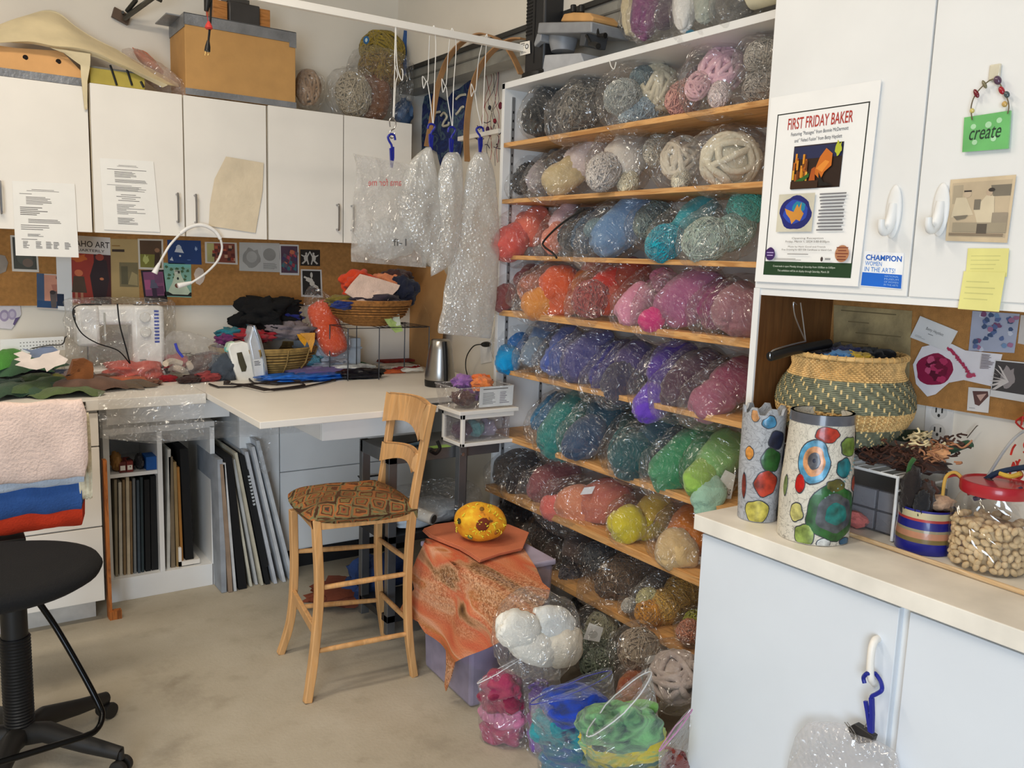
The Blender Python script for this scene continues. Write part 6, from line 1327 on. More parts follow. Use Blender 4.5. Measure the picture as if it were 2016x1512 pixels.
hangcloth([(584, 658), (598, 658), (604, 672), (600, 682), (590, 670)], 1, bc.y-bsc*.60, FE((214, 150, 30)), 'golden yellow scrap tip hanging over the basket rim', 'felt_scrap', 'felt scrap', gs, 4, .004)
hangcloth([(427, 668), (438, 652), (448, 650), (444, 668), (440, 690), (446, 700), (436, 700), (426, 688)], 1, bc.y-.03, FE((134, 60, 124)), 'purple felt loop at the left side of the wicker basket', 'felt_scrap', 'felt scrap', gs, 5, .006, .006)
# ---- orange roll
a_, b2 = AT(626, 600, 1, 4.02), AT(664, 694, 1, 3.93); ax = (b2-a_).normalized(); L_ = (b2-a_).length
ra = (a_+b2)/2-CP; U_ = ax.cross(ra).normalized(); N_ = ax.cross(U_).normalized(); rw_ = 27*PX(a_)
r = thing('wool_roll', 'fat orange roll of wool batt in a clear bag leaning by the basket', 'wool roll', tuple(b2))
MB().blob((a_+b2)/2, ax*L_*.54, U_*rw_, N_*rw_, 26, 26, .04, 3, 3, .05, 4).build('wool', WOOL(((214, 78, 36), (228, 92, 48))), r, ang=180)
film(a_-ax*.10, ax, U_, N_, L_+.15, rw_*1.14, rw_*1.12, 77, 'A', tl=.26).build('plastic_bag', None, r, smooth=False)
# ---- wire stand + round basket
r = thing('wire_stand', 'black wire stand carrying the brown basket in the corner', 'stand', tuple(AT(770, 740, 2, ZD)))
b = MB(); W_ = lambda x, y, v: AT(x, y, 1, v)
yf_, yk_ = 3.66, 3.92
xl_, xr_ = W_(747, 650, yf_).x, W_(845, 650, yf_).x; zt2 = W_(745, 645, yf_).z
b.tube([(xl_, yf_, ZD+.003), (xl_, yf_, zt2), (xr_, yf_, zt2), (xr_, yf_, ZD+.003)], .003, 6); b.tube([(xl_, yk_, ZD+.003), (xl_, yk_, zt2), (xr_, yk_, zt2), (xr_, yk_, ZD+.003)], .003, 6)
for k in range(9): q = k/8; b.tube([(xl_+(xr_-xl_)*q, yf_, zt2), (xl_+(xr_-xl_)*q, yk_, zt2)], .0018, 5)
b.tube([(xl_-.15, yf_+.02, zt2-.004), (xr_, yf_+.02, zt2-.004)], .002, 5); b.tube([(xl_-.15, yk_-.02, zt2-.004), (xr_, yk_-.02, zt2-.004)], .002, 5)
b.tube([(xl_-.15, yf_+.02, ZD+.003), (xl_-.15, yf_+.02, zt2-.004), (xl_-.15, yk_-.02, zt2-.004), (xl_-.15, yk_-.02, ZD+.003)], .003, 6)
b.build('wire_frame', m_dkmetal, r)
c2 = AT(727, 645, 1, 3.80); c2 = Vector((c2.x, 3.80, zt2+.004)); R2 = 84*PX(c2)
r = thing('coiled_basket', 'shallow brown coiled basket full of felt on the wire stand', 'basket', tuple(c2))
hB = 48*PX(c2)
basket_wall(tuple(c2), [(R2*.40, 0), (R2*.62, hB*.12), (R2*.85, hB*.42), (R2*.98, hB*.85), (R2, hB)], M((146, 98, 48), .75, var=.2, scale=60), r, 'coiled_wall', 17, .0045, mv=M((120, 78, 36), .8), sy=.85, waver=.0)
MB().lathe(tuple(c2), [(.001, 0), (R2*.40, 0)], 30, sy=.85, cap=False).build('base', M((120, 78, 36), .8), r)
gs2 = 'felt pieces in the coiled basket'
for (px, py, rx, ry, col, lb, s_, dy) in ((676, 592, 34, 12, (120, 104, 40), 'olive and yellow felt at the left of the coiled basket', 51, -.03), (735, 592, 66, 18, (60, 50, 60), 'dark mixed felts under the pink square', 52, .0), (708, 560, 40, 28, (206, 66, 30), 'vermilion felt at the back of the coiled basket', 53, .05), (762, 562, 44, 24, (220, 134, 90), 'light orange felt at the back of the coiled basket', 54, .05), (795, 572, 28, 30, (26, 30, 50), 'navy felt at the right of the coiled basket', 55, -.01), (678, 600, 26, 9, (26, 44, 110), 'cobalt blue felt at the front rim of the coiled basket', 56, -.09), (782, 545, 34, 15, (60, 36, 34), 'dark brown felt at the far right of the coiled basket', 57, .06), (725, 603, 20, 7, (190, 120, 70), 'tan felt tip under the pink square', 58, -.11)):
    blobfelt(px, py, rx, ry, c2.y+dy, col, lb, s_, gs2, nm='felt_piece', dpt=.7, amp=.26, cr=.16)
hangcloth([(708, 540), (745, 549), (787, 562), (783, 570), (768, 585), (752, 608), (738, 605), (715, 600), (678, 576), (690, 560)], 1, lambda x, y: 3.70+(600-y)*.0012, M((222, 194, 178), .95, var=.05, scale=20, bump=.4, bscale=160), 'square of pale pink felt on top of the coiled basket', 'felt_square', 'felt', gs2, 2, .004, .004)
hangcloth([(755, 604), (768, 597), (778, 608), (785, 620), (788, 640), (780, 642), (770, 625), (758, 618)], 1, 3.675, FE((206, 212, 190)), 'white-green scrap hanging over the coiled basket rim', 'felt_scrap', 'felt', gs2, 4, .006, .006)
hangcloth([(742, 606), (758, 612), (772, 630), (790, 642), (792, 652), (778, 655), (764, 640), (752, 622)], 1, 3.672, FE((178, 200, 120)), 'lime scrap hanging lowest from the coiled basket', 'felt_scrap', 'felt', gs2, 5, .006, .006)
# ---- fabrics on the table
gf = 'folded fabrics on the table top'
pile(600, 741, 84, 7, (30, 96, 184), 'glossy blue fabric at the bottom front of the fabric pile', 61, True)
pile(640, 733, 88, 8, (92, 78, 146), 'violet fabric layer in the middle of the fabric pile', 62)
pile(590, 730, 66, 9, (134, 120, 166), 'lavender shiny fabric under the cyan bubble wrap', 63, True)
pile(712, 735, 48, 10, (18, 18, 26), 'black and navy crumpled fabric at the right of the pile', 64, True)
pile(640, 719, 46, 9, (150, 158, 172), 'silver grey crumpled fabric on the pile', 65, True)
pile(668, 716, 20, 12, (208, 206, 208), 'white folded paper on the fabric pile', 66)
pile(690, 726, 52, 9, (196, 204, 216), 'pale silvery sheet under the green cloth', 67, True)
pile(588, 708, 44, 16, None, 'cyan bubble wrap bundle on top of the fabric pile', 68, nm='bubble_wrap', m=M((104, 168, 186), .3, var=.1, scale=30, bump=.9, bscale=170))
heap(700, 716, 90, .022, FE((24, 96, 56)), 'green cloth under the red-brown cloth stack', 'folded_fabric', 'fabric', gf, z=.911, asp=.5, seed=69)
for k, (x0, y0, x1, y1, z_, col, lb) in enumerate(((735, 726, 832, 712, .915, (206, 200, 190), 'white folded cloth in the stack at the back'), (725, 716, 835, 700, .928, (130, 46, 36), 'red-brown woven cloth on top of the back stack'))):
    c_ = AT((x0+x1)/2-6, (y0+y1)/2+2, 2, z_); b = MB()
    for q in range(3): b.obox(c_+Vector((.003*q, 0, .004*q)), (.10, .005, 0), (-.01, .07, 0), (0, 0, .0018))
    tag(b.build('folded_fabric', M(col, .9, var=.25, scale=30, bump=.2), None, False, .001), lb, 'fabric', gf)
def coilrope(px, py, w_, m, label, n_=5, z=.915):
    c_ = AT(px, py, 2, z); k = PX(c_)*w_/2; b = MB()
    for q in range(n_): b.tube([c_+Vector((math.cos(a)*k*(1-.13*q), math.sin(a)*k*.5*(1-.13*q), .004*(q % 2)+.003*math.sin(3*a+q))) for a in [2*PI*i/30 for i in range(30)]], .0045, 6, closed=True)
    tag(b.build('rope_coil', m, None), label, 'rope', 'rope coils on the table')
coilrope(775, 732, 50, M((200, 96, 50), .8, var=.2), 'orange rope coil at the table back'); coilrope(812, 728, 46, M((224, 220, 210), .8), 'white rope coil, right of the orange one', 3, .925); coilrope(800, 724, 60, M((150, 40, 44), .8, var=.2), 'dark red rope coil under the white one', 4, .914)
heap(692, 722, 34, .03, FE((206, 46, 30)), 'small bright red scrap in front of the green cloth', 'felt_scrap', 'fabric', gf, z=.92, seed=71)
# ---- kettle
kb = AT(874, 762, 2, ZD); kb = Vector((kb.x, kb.y+.04, ZD)); kr = 30*PX(kb)
r = thing('kettle', 'brushed steel electric kettle on the table beside the bookcase', 'kettle', tuple(kb))
MB().lathe(kb, [(kr*.98, .001), (kr, .02), (kr, .03), (.001, .03)], 32).build('base', m_black, r)
h_ = 92*PX(kb); MB().lathe(kb, [(kr*.98, .031), (kr*1.0, .05), (kr*.92, h_*.4), (kr*.76, h_*.8), (kr*.66, h_*.97), (kr*.55, h_), (.002, h_*1.01)], 40).build('body', METAL((170, 168, 164), .3), r)
MB().tube([kb+Vector((-.1*kr, -kr*.97, h_*.15)), kb+Vector((-.1*kr, -kr*.95, h_*.35)), kb+Vector((-.1*kr, -kr*.82, h_*.7)), kb+Vector((-.1*kr, -kr*.68, h_*.97))], .011, 8).build('handle', m_black, r)
# outlet and plug on right wall
c = Card([(946, 672), (968, 668), (968, 712), (948, 716)], 0, XR-.001, .004).sheet(M((226, 224, 220), .35)); c.done('wall_outlet', 'white wall outlet with black plug beside the bookcase', 'outlet')
r = thing('plug_and_cord', 'black plug and cord running from the outlet down behind the tub', 'cord', tuple(AT(955, 680, 0, 2.2)))
MB().blob(AT(957, 678, 0, 2.24), (.03, 0, 0), (0, .016, 0), (0, 0, .014), 12, 8).build('plug', m_black, r); MB().tube(pxpath([(950, 678), (935, 680), (925, 690), (918, 705), (917, 725), (922, 745)], 0, 2.2), .003, 6).build('cord', m_black, r)
# cardboard sheet in the corner
hangcloth([(795, 520), (872, 528), (882, 545), (872, 660), (862, 742), (790, 738)], 0, 2.19, M((176, 132, 82), .85, var=.03), 'brown cardboard sheet leaning in the corner behind the wire stand', 'cardboard_sheet', 'cardboard', None, 3, .003, .004)
r = thing('storage_box', 'pale blue-white box standing under the coiled basket', 'box', (1.52, 4.0, ZD)); MB().box((1.50, 3.99, ZD+.001), (1.80, 4.14, ZD+.17)).build('box_body', M((186, 196, 206), .5), r, False, .003); MB().box((1.495, 3.985, ZD+.115), (1.805, 4.145, ZD+.125)).build('lid_seam', M((160, 170, 182), .5), r, False)
# ============================================================ on top of the wall cabinets
zT = 2.15
P1 = lambda x, y, v=3.92: AT(x, y, 1, v)
# flat orange carton with two holes
r = thing('flat_carton', 'flat orange-brown carton with two round holes on the leftmost cabinet', 'carton', tuple(P1(60, 150)))
q0, q1 = P1(-40, 150, 3.905), P1(160, 92, 3.905); q1x = P1(160, 120, 3.905).x; zt_ = P1(0, 90, 3.905).z
q0 = Vector((q0.x, q0.y, 2.134))
mo = M((218, 166, 108), .85, var=.03)
MB().prism([(-.2, 3.905, 2.16), (q1x, 3.905, 2.16), (q1x, 3.905, 2.185), (P1(120, 100).x, 3.905, P1(120, 100, 3.905).z), (P1(30, 90).x, 3.905, zt_), (-.2, 3.905, zt_)], (0, .25, 0)).build('carton_body', mo, r, False)
b = MB().box((-.2, 3.90, 2.129), (q1x, 4.16, 2.159)); b.build('tape_strip', m_tape, r, False)
for x, y in ((50, 113), (115, 121)): MB().cyl(P1(x, y, 3.9045), P1(x, y, 3.9035), 4.8*PX(P1(x, y)), 16).build('vent_hole', M((26, 16, 10), .9), r, False)
# yellow box with black straps
r = thing('yellow_box', 'flat yellow-olive box with slanted black straps, next to the orange carton', 'box', tuple(P1(230, 165)))
xa_, xb_ = P1(177, 160).x, P1(284, 160).x; zb_ = 2.148; zt_ = P1(230, 137, 3.91).z
MB().box((xa_, 3.91, zb_), (xb_, 4.12, zt_)).build('box_body', M((176, 158, 70), .7), r, False, .002)
MB().box((xa_, 3.909, zt_-.006), (xb_, 4.121, zt_+.001)).build('lid_edge', M((120, 118, 110), .6), r, False)
b = MB()
for x in (217, 247): b.tube([P1(x, 128, 3.907), P1(x+13, 168, 3.907)], .0045, 6)
b.tube([P1(277, 160, 3.906), P1(283, 172, 3.906)], .005, 6); b.build('strap', m_black, r)
# sheet of tan paper thrown over the boxes
m_tan = M((216, 200, 162), .55, var=.06, scale=7, bump=.1)
def sheetpx(rows, label, name, m, cat, seed=0, amp=.006):
    """rows: list of edges; each row is list of (px, py, y)"""
    R_ = [catm([AT(x, y, 1, v) for x, y, v in row], 5) for row in rows]; nu = min(len(q) for q in R_)
    def f(i, j):
        a = j*(len(R_)-1); k = min(int(a), len(R_)-2); w_ = a-k; u = int(round(i*(nu-1)))
        p = R_[k][u].lerp(R_[k+1][u], w_); p = p+Vector((0, -1, .5))*noise.noise(Vector((p.x*12+seed, p.z*20, seed)))*amp; return p
    return tag(MB().grid(f, nu, (len(R_)-1)*5+1, .0015).build(name, m, None, ang=90), label, cat)
sheetpx([[(-30, 60, 4.08), (60, 28, 4.10), (108, 22, 4.12), (160, 60, 4.10), (250, 110, 4.06), (350, 165, 4.0)], [(-30, 66, 3.98), (30, 40, 3.98), (110, 50, 3.98), (180, 85, 3.97), (260, 125, 3.96), (352, 172, 3.94)], [(-30, 88, 3.88), (40, 82, 3.86), (105, 90, 3.86), (170, 98, 3.86), (250, 132, 3.87), (330, 168, 3.89)], [(-30, 80, 3.90), (20, 82, 3.895), (95, 92, 3.88), (160, 104, 3.88), (240, 132, 3.89), (320, 172, 3.90)]], 'long curled sheet of tan paper thrown over the boxes on the cabinets', 'tan_paper', m_tan, 'paper', 2)
sheetpx([[(96, 92, 3.87), (135, 98, 3.865), (178, 104, 3.86)], [(126, 104, 3.875), (150, 112, 3.87), (178, 118, 3.865)], [(158, 128, 3.88), (166, 130, 3.878), (177, 134, 3.875)], [(160, 160, 3.885), (166, 162, 3.885), (172, 160, 3.885)], [(166, 215, 3.89), (169, 216, 3.89), (172, 214, 3.89)]], 'narrow tan paper tongue hanging down over the cabinet seam', 'paper_tongue', m_tan, 'paper', 5, .002)
# old bag on the right of it
o = film(P1(240, 98, 4.08), (P1(356, 182, 3.96)-P1(240, 98, 4.08)).normalized(), Vector((.4, 0, .9)).normalized(), Vector((0, 1, 0)), .34, .045, .05, 31, 'A', FILM(.9, (214, 190, 178)), tl=.2); tag(o.build('plastic_bag', None, None, ang=90), 'cloudy plastic bag with a faded red patch beside the big carton', 'bag')
tag(MB().blob(P1(292, 122, 4.08), (.055, 0, -.04), (0, .03, 0), (.01, 0, .02), 18, 12, .2, 3).build('red_cloth', M((184, 110, 84), .9), None), 'faded red bundle inside the cloudy bag on the cabinets', 'cloth')
# big carton with duct tape
r = thing('big_carton', 'big brown cardboard carton edged with grey duct tape on the wall cabinets', 'carton', tuple(P1(455, 205)))
A_, B_ = P1(366, 188, 3.905), P1(583, 213, 3.905); zt_ = P1(366, 25, 3.905).z; ztr = P1(583, 66, 3.905).z
zt_ = (zt_+ztr)/2; xl_ = A_.x; xr_ = P1(582, 140, 3.905).x
MB().box((xl_, 3.905, 2.151), (xr_, 4.17, zt_)).build('carton_body', m_card, r, False, .003)
b = MB(); b.box((xl_-.002, 3.902, zt_-.045), (xr_+.002, 3.9045, zt_+.002)); b.box((xl_-.002, 3.902, zt_), (xr_+.002, 4.172, zt_+.003)); b.box((xl_-.003, 3.902, zt_-.055), (xl_-.0005, 4.17, zt_+.002)); b.box((xr_-.03, 3.9015, zt_-.065), (xr_+.003, 3.903, zt_)); b.box((xl_-.002, 3.902, 2.1515), (xr_+.002, 3.9045, 2.178)); b.box((xl_-.004, 3.96, zt_-.004), (xl_-.06, 4.17, zt_+.001))
b.build('duct_tape', m_tape, r, False)
# clamp tool block hanging above the carton
r = thing('motor_block', 'dark grey metal block with wooden cheeks on top of the big carton', 'tool', tuple(P1(475, 40, 3.98)))
zq = zt_+.004
x_ = lambda px: P1(px, 30, 3.96).x
MB().box((x_(420), 3.96, zq), (x_(448), 4.08, P1(430, 0, 3.96).z)).build('wood_cheek', WOOD((176, 118, 62), (140, 88, 40), 0), r, False, .002)
MB().box((x_(508), 3.96, zq), (x_(532), 4.08, P1(520, 18, 3.96).z)).build('wood_cheek', WOOD((176, 118, 62), (140, 88, 40), 0), r, False, .002)
MB().box((x_(449), 3.945, zq-.001), (x_(510), 4.09, P1(480, 6, 3.945).z)).build('metal_body', M((74, 72, 72), .4, .5), r, True, .006)
MB().box((x_(449), 3.96, P1(480, 6, 3.945).z), (x_(492), 4.07, P1(480, 6, 3.945).z+.03)).build('top_plate', M((84, 82, 80), .4, .5), r, True, .004)
r = thing('hanging_plug', 'black hanging power cord with plug and a red cone on a red string', 'cord', tuple(P1(410, 100, 3.5)))
Pq = lambda x, y: AT(x, y, 1, 3.45)
MB().tube([Pq(408, -150), Pq(416, 0), Pq(414, 45), Pq(410, 85)], .0042, 8).build('cord', m_black, r)
MB().tube([Pq(410, 80), Pq(409, 92), Pq(408, 101)], [.005, .010, .011], 12).build('plug', m_black, r)
for dx in (-3, 3): MB().tube([Pq(408+dx, 101), Pq(407+dx, 109)], .0018, 6).build('prong', METAL((200, 170, 110)), r)
MB().tube([Pq(404, -150), Pq(404, 0), Pq(410, 44)], .0014, 6).build('red_string', M((200, 50, 50), .7), r)
MB().tube([Pq(411, 42), Pq(411, 50), Pq(411, 55), Pq(411, 58)], [.004, .012, .015, .010], 16).build('red_cone', M((214, 66, 60), .5), r)
MB().tube([Pq(413, -120), Pq(409, 0), Pq(406, 22)], [.012, .014, .008], 10).build('black_grip', m_black, r)
# steel bracket arm on the wall
r = thing('wall_bracket', 'dark steel bracket arm bolted to the wall above the cabinets', 'bracket', tuple(AT(240, 30, 1, 4.19)))
d = AT(325, -20, 1, 3.9)-AT(245, 38, 1, 4.15)
MB().obox(AT(238, 32, 1, 4.185), (.032, 0, -.012), (0, .012, 0), (0.006, 0, .02)).build('foot_plate', M((96, 80, 68), .5, .6), r, False)
b = MB(); b.tube([AT(245, 36, 1, 4.16), AT(325, -22, 1, 3.95)], .011, 6); b.build('arm', M((92, 92, 88), .4, .7), r)
b = MB(); b.tube([AT(250, 22, 1, 4.14), AT(268, 0, 1, 4.08)], .010, 6); b.cyl(AT(242, 26, 1, 4.16), AT(242, 24, 1, 4.12), .006); b.tube([AT(290, -12, 1, 4.0), AT(318, 2, 1, 3.97)], .008, 6); b.build('hinge', M((60, 60, 56), .5, .6), r)
# bags on the cabinets
gc_ = 'bags of fibre on top of the wall cabinets'
def cbag(A, B, w, fills, label, y, **k):
    """bag placed on the cabinet plane (uses depth along y)"""
    return bag(A, B, w, fills, label, gc_, xa=y, xb=y+.01, ax_=1, **k)
cbag((606, 205), (608, 150), 44, one('coil', (150, 122, 96), (176, 148, 120)), 'tan coiled roving bag tight against the big carton', 3.98, tail='B', ext=(.05, .12))
cbag((672, 188), (712, 186), 74, one('yarn', (186, 172, 146), (206, 192, 168)), 'cream knotted wool bag with loose neck, on the cabinets', 3.98)
cbag((742, 215), (752, 110), 92, [(.2, .15, .36, .62, 'wool', ((112, 66, 36), (132, 82, 48))), (.62, 0, .3, .82, 'yarn', ((110, 74, 34), (176, 146, 52))), (.92, 0, .28, .85, 'yarn', ((172, 146, 48), (150, 130, 60)))], 'tall bag of brown and mustard fibre in the cabinet corner', 4.02, tail='B', ext=(.03, .2))
tag(MB().blob(P1(795, 222, 4.06), (.05, 0, 0), (0, .05, 0), (0, 0, .07), 20, 12, .2, 2).build('blue_bag', M((60, 84, 116), .35, var=.2, bump=.3, bscale=40), None), 'slate blue plastic bag behind the brown fibre bag', 'bag')
hangcloth([(796, 52), (815, 44), (818, 70), (806, 130), (795, 150), (790, 100)], 1, 4.10, M((52, 92, 150), .4), 'bright blue plastic bag edge with white letters in the corner', 'blue_bag', 'bag', None, 3, .004)
c = Card([(716, 70), (728, 72), (726, 88), (714, 86)], 1, 3.955, .0006).sheet(M((44, 100, 150), .5), [(.5+.5*math.cos(a*.52), .5+.5*math.sin(a*.52)) for a in range(12)]); c.ell(.5, .5, .2, .25, (190, 210, 220)).done('round_sticker', 'small round blue sticker on the tall fibre bag', 'sticker')

# ============================================================ hanging rod
zr = 2.33
ra_, rb_ = AT(480, -11, 2, zr), AT(1019, 94, 2, zr)
dr = (rb_-ra_).normalized()
b = MB(); wv_ = Vector((0, 0, 1)); sd_ = dr.cross(wv_).normalized(); L_ = (rb_-ra_).length
b.obox((ra_-dr*.25+rb_+dr*.02)/2, dr*(L_/2+.135), sd_*.011, (0, 0, .013)); tag(b.build('hanging_rod', m_white, None, False, .001), 'white wooden rod slung under the ceiling with wire hangers on it', 'rod')
for k_, (px) in enumerate((560, 960)):
    p = AT(px, 5 if px < 700 else 82, 2, zr); 
yr = ra_.y
def P2(x, y, dy=0): return AT(x, y, 1, yr+dy)
def hanger(top, lpts, rpts, label):
    r = thing('wire_hanger', label, 'hanger', tuple(P2(*top)), 'bent white wire hangers on the rod')
    b = MB(); b.tube(pxpath(lpts, 1, yr-.02, 6), .0017, 6); b.build('wire', M((236, 234, 228), .35), r); b = MB(); b.tube(pxpath(rpts, 1, yr+.016, 6), .0017, 6); b.build('wire', M((226, 224, 218), .35), r); return r
hanger((779, 38), [(774, 230), (777, 140), (779, 38), (781, 120), (787, 150), (792, 158), (793, 140), (790, 135)], [(776, 232), (779, 165), (783, 148), (777, 120), (779, 45)], 'leftmost bent white wire hanger, carrying the S-hook')
hanger((855, 52), [(853, 244), (856, 150), (858, 90), (855, 52), (852, 56)], [(852, 244), (846, 190), (840, 160), (834, 174), (832, 150), (842, 160), (844, 110), (846, 70)], 'white wire hanger, second from the left')
hanger((892, 57), [(891, 248), (893, 170), (898, 90), (891, 57), (888, 62)], [(890, 248), (882, 200), (878, 170), (872, 182), (870, 155), (878, 168), (882, 110), (886, 72)], 'white wire hanger, third from the left')
hanger((959, 69), [(951, 250), (952, 200), (956, 110), (959, 69), (955, 74)], [(948, 250), (940, 215), (934, 180), (928, 190), (928, 165), (936, 180), (942, 120), (950, 84)], 'rightmost white wire hanger, over the largest bubble wrap')
r = thing('s_hook', 'steel S-hook linking the leftmost hanger and a blue clip', 'hook', tuple(P2(775, 250)))
MB().tube(pxpath([(768, 250), (767, 238), (772, 232), (779, 240), (777, 252), (769, 258), (767, 268), (772, 272), (778, 262)], 1, yr-.02, 6), .0024, 8).build('hook', m_chrome, r)
def clip(x, y, h, label, fl=1, dy=-.02, r_=None, AX=1, V=None):
    F = (lambda a, b_: P2(a, b_, dy)) if V is None else (lambda a, b_: AT(a, b_, AX, V))
    r = thing('blue_clip', label, 'clip', tuple(F(x, y)), 'blue plastic hook clips')
    pts = [(x+fl*8, y+h*.18), (x+fl*6, y+h*.04), (x, y), (x-fl*6, y+h*.08), (x-fl*4, y+h*.2), (x+fl*1, y+h*.34), (x+fl*1, y+h*.5)]
    MB().tube(catm([F(*p) for p in pts], 5), .0042, 8).build('hook', m_blue, r)
    MB().tube([F(x-fl*1, y+h*.42), F(x, y+h*.7), F(x+fl*1, y+h)], .0055, 4).build('jaw', m_blue, r); MB().tube([F(x+fl*4, y+h*.38), F(x+fl*4, y+h*.7), F(x+fl*1, y+h)], .0048, 4).build('jaw', m_blue, r); return r
clip(770, 264, 66, 'blue hook clip hanging from the steel S-hook')
clip(850, 244, 52, 'blue hook clip above the left bubble-wrap bundle', -1)
clip(890, 250, 58, 'blue hook clip above the narrow bubble-wrap bundle', -1)
clip(944, 250, 52, 'dark blue clothes clip above the largest bubble wrap')
# plastic bag with red writing
mfl = FILM(.75, (236, 234, 230), scale=26, rough=.14)
def hangbag(pts, label, name, m, seed, y, depth, cat='plastic bag', nseg=12, tex=None):
    """hollow bag from a left/right pixel outline per height"""
    r = thing(name, label, cat, tuple(P2(pts[0][0], pts[0][2], y)), None)
    rows = [(AT(l, yy, 1, yr+y), AT(rr_, yy2, 1, yr+y)) for l, rr_, yy, yy2 in pts]
    Lc, Rc = catm([q[0] for q in rows], 4), catm([q[1] for q in rows], 4); n_ = len(Lc)
    def f(i, j):
        a = 2*PI*i; k = int(round(j*(n_-1))); u = .5-.5*math.cos(a); p = Lc[k].lerp(Rc[k], u)
        e = math.sin(j*PI)**.5*.9+.1; nn = (1-2*abs(noise.noise(Vector((p.x*12+seed, p.z*7, math.sin(a)))))) 
        return p+Vector((0, -math.sin(a)*depth*e, 0))+Vector((0, -nn*.012, 0))
    MB().grid(f, 41, n_).build('film', m, r, smooth=False, ang=180) if 'bubble' not in name else MB().grid(f, 41, n_).build('film', m, r, ang=180)
    return r
r = hangbag([(693, 838, 302, 330), (700, 840, 340, 360), (692, 842, 400, 420), (690, 838, 460, 470), (690, 836, 515, 527)], 'milky plastic bag with red writing hanging before the corner cabinet', 'hanging_bag', mfl, 3, -.03, .02)
c = Card([P2(725, 352, -.065), P2(790, 352, -.065), P2(790, 366, -.065), P2(725, 366, -.065)], 0, 0, .0003); c.text('ama for me', 1, 0, 0, 1, (200, 90, 90)); c.done('red_writing', None, None, parent=r)
c = Card([P2(774, 470, -.065), P2(800, 470, -.065), P2(800, 484, -.065), P2(774, 484, -.065)], 0, 0, .0003); c.text('fi-1', 0, 0, 1, 1, (90, 90, 90)); c.done('pen_writing', None, None, parent=r)
MB().blob(P2(762, 470, -.03), (.12, 0, 0), (0, .03, 0), (0, 0, .075), 22, 14, .1, 3).build('wrapped_form', FILM(1.4, (235, 235, 232), bub=True), r)
mbw = FILM(1.25, (238, 238, 234), bub=True, rough=.16, gl=1.3)
hangbag([(838, 846, 290, 290), (806, 852, 320, 318), (788, 860, 360, 350), (780, 866, 410, 390), (790, 868, 455, 440), (815, 866, 490, 480), (838, 864, 515, 510), (846, 860, 525, 522)], 'fat leaf-shaped bubble wrap bundle, left of the three', 'bubble_wrap', mbw, 5, -.03, .045, 'bubble wrap')
hangbag([(880, 898, 300, 300), (868, 906, 320, 320), (858, 908, 380, 380), (852, 906, 450, 450), (848, 896, 510, 500), (846, 888, 545, 520)], 'narrow middle bubble wrap bundle with glossy folds', 'bubble_wrap', mbw, 8, -.05, .03, 'bubble wrap')
hangbag([(934, 958, 300, 300), (920, 968, 330, 330), (908, 975, 390, 390), (896, 980, 450, 450), (882, 978, 520, 520), (872, 974, 590, 590), (862, 966, 650, 660), (868, 960, 655, 664)], 'largest bubble wrap bundle hanging beside the bookcase', 'bubble_wrap', mbw, 11, -.02, .04, 'bubble wrap')

# ============================================================ right wall: felt art, hoops, twine
mfb = None
def art():
    m, nt, out = newmat('blue_art'); L = nt.links.new; p = N(nt, 'ShaderNodeBsdfPrincipled', Roughness=.9); tc = N(nt, 'ShaderNodeTexCoord')
    n1 = N(nt, 'ShaderNodeTexNoise', Scale=14.0, Detail=3.0, Distortion=1.2); L(tc.outputs['Object'], n1.inputs['Vector'])
    r1 = ramp(nt, n1.outputs['Fac'], [(.3, lin((30, 36, 74))), (.42, lin((44, 62, 116))), (.5, lin((36, 44, 96))), (.58, lin((84, 110, 122))), (.66, lin((56, 60, 110))), (.75, lin((40, 70, 84)))]); L(r1.outputs[0], p.inputs['Base Color'])
    bp = N(nt, 'ShaderNodeBump', Strength=.6, Distance=.01); L(n1.outputs['Fac'], bp.inputs['Height']); L(bp.outputs[0], p.inputs['Normal']); L(p.outputs[0], out.inputs[0]); return m
ma = art()
hangcloth([(838, 190), (850, 184), (868, 192), (880, 200), (893, 180), (905, 175), (918, 165), (928, 158), (926, 175), (922, 200), (918, 250), (908, 300), (890, 340), (876, 360), (862, 300), (846, 290), (820, 302), (812, 290), (818, 255), (828, 240), (832, 215)], 0, XR-.02, ma, 'blue and teal felted wall piece with white squiggles', 'felt_wall_piece', 'wall art', None, 3, .012, .006, 10)
r = thing('white_cord_squiggles', 'white felt squiggles on the blue wall piece', 'felt', tuple(AT(880, 230, 0, XR-.04)))
for pts in ([(868, 228), (874, 222), (880, 230), (874, 240), (872, 248), (882, 246), (884, 240)], [(898, 225), (904, 218), (908, 212), (912, 210)], [(898, 195), (906, 188), (916, 186)], [(850, 226), (858, 222), (866, 220)]): MB().tube(pxpath(pts, 0, XR-.045, 5), .006, 8).build('squiggle', M((206, 200, 180), .9), r)
def hoop(pts, label, v):
    P = catm([AT(x, y, 0, v) for x, y in pts], 8); w_ = Vector((1, 0, 0))*.014; mb = MB()
    for i in range(len(P)-1):
        t = (P[i+1]-P[i]).normalized(); n_ = t.cross(Vector((1, 0, 0))).normalized()*.003
        mb.hexa([P[i]-w_-n_, P[i]+w_-n_, P[i]+w_+n_, P[i]-w_+n_, P[i+1]-w_-n_, P[i+1]+w_-n_, P[i+1]+w_+n_, P[i+1]-w_+n_])
    tag(mb.build('wooden_hoop', M((168, 126, 84), .6), None, False), label, 'hoop')
hoop([(840, 288), (852, 225), (862, 170), (880, 120), (905, 88), (940, 68), (965, 70), (990, 84), (1010, 112), (1026, 146)], 'long bent wooden hoop, its left end behind the left bubble wrap', 2.06)
hoop([(920, 318), (918, 270), (922, 215), (932, 165), (950, 125), (975, 96), (1005, 78), (1030, 76)], 'second bent wooden hoop, ending above the largest bubble wrap', 2.04)
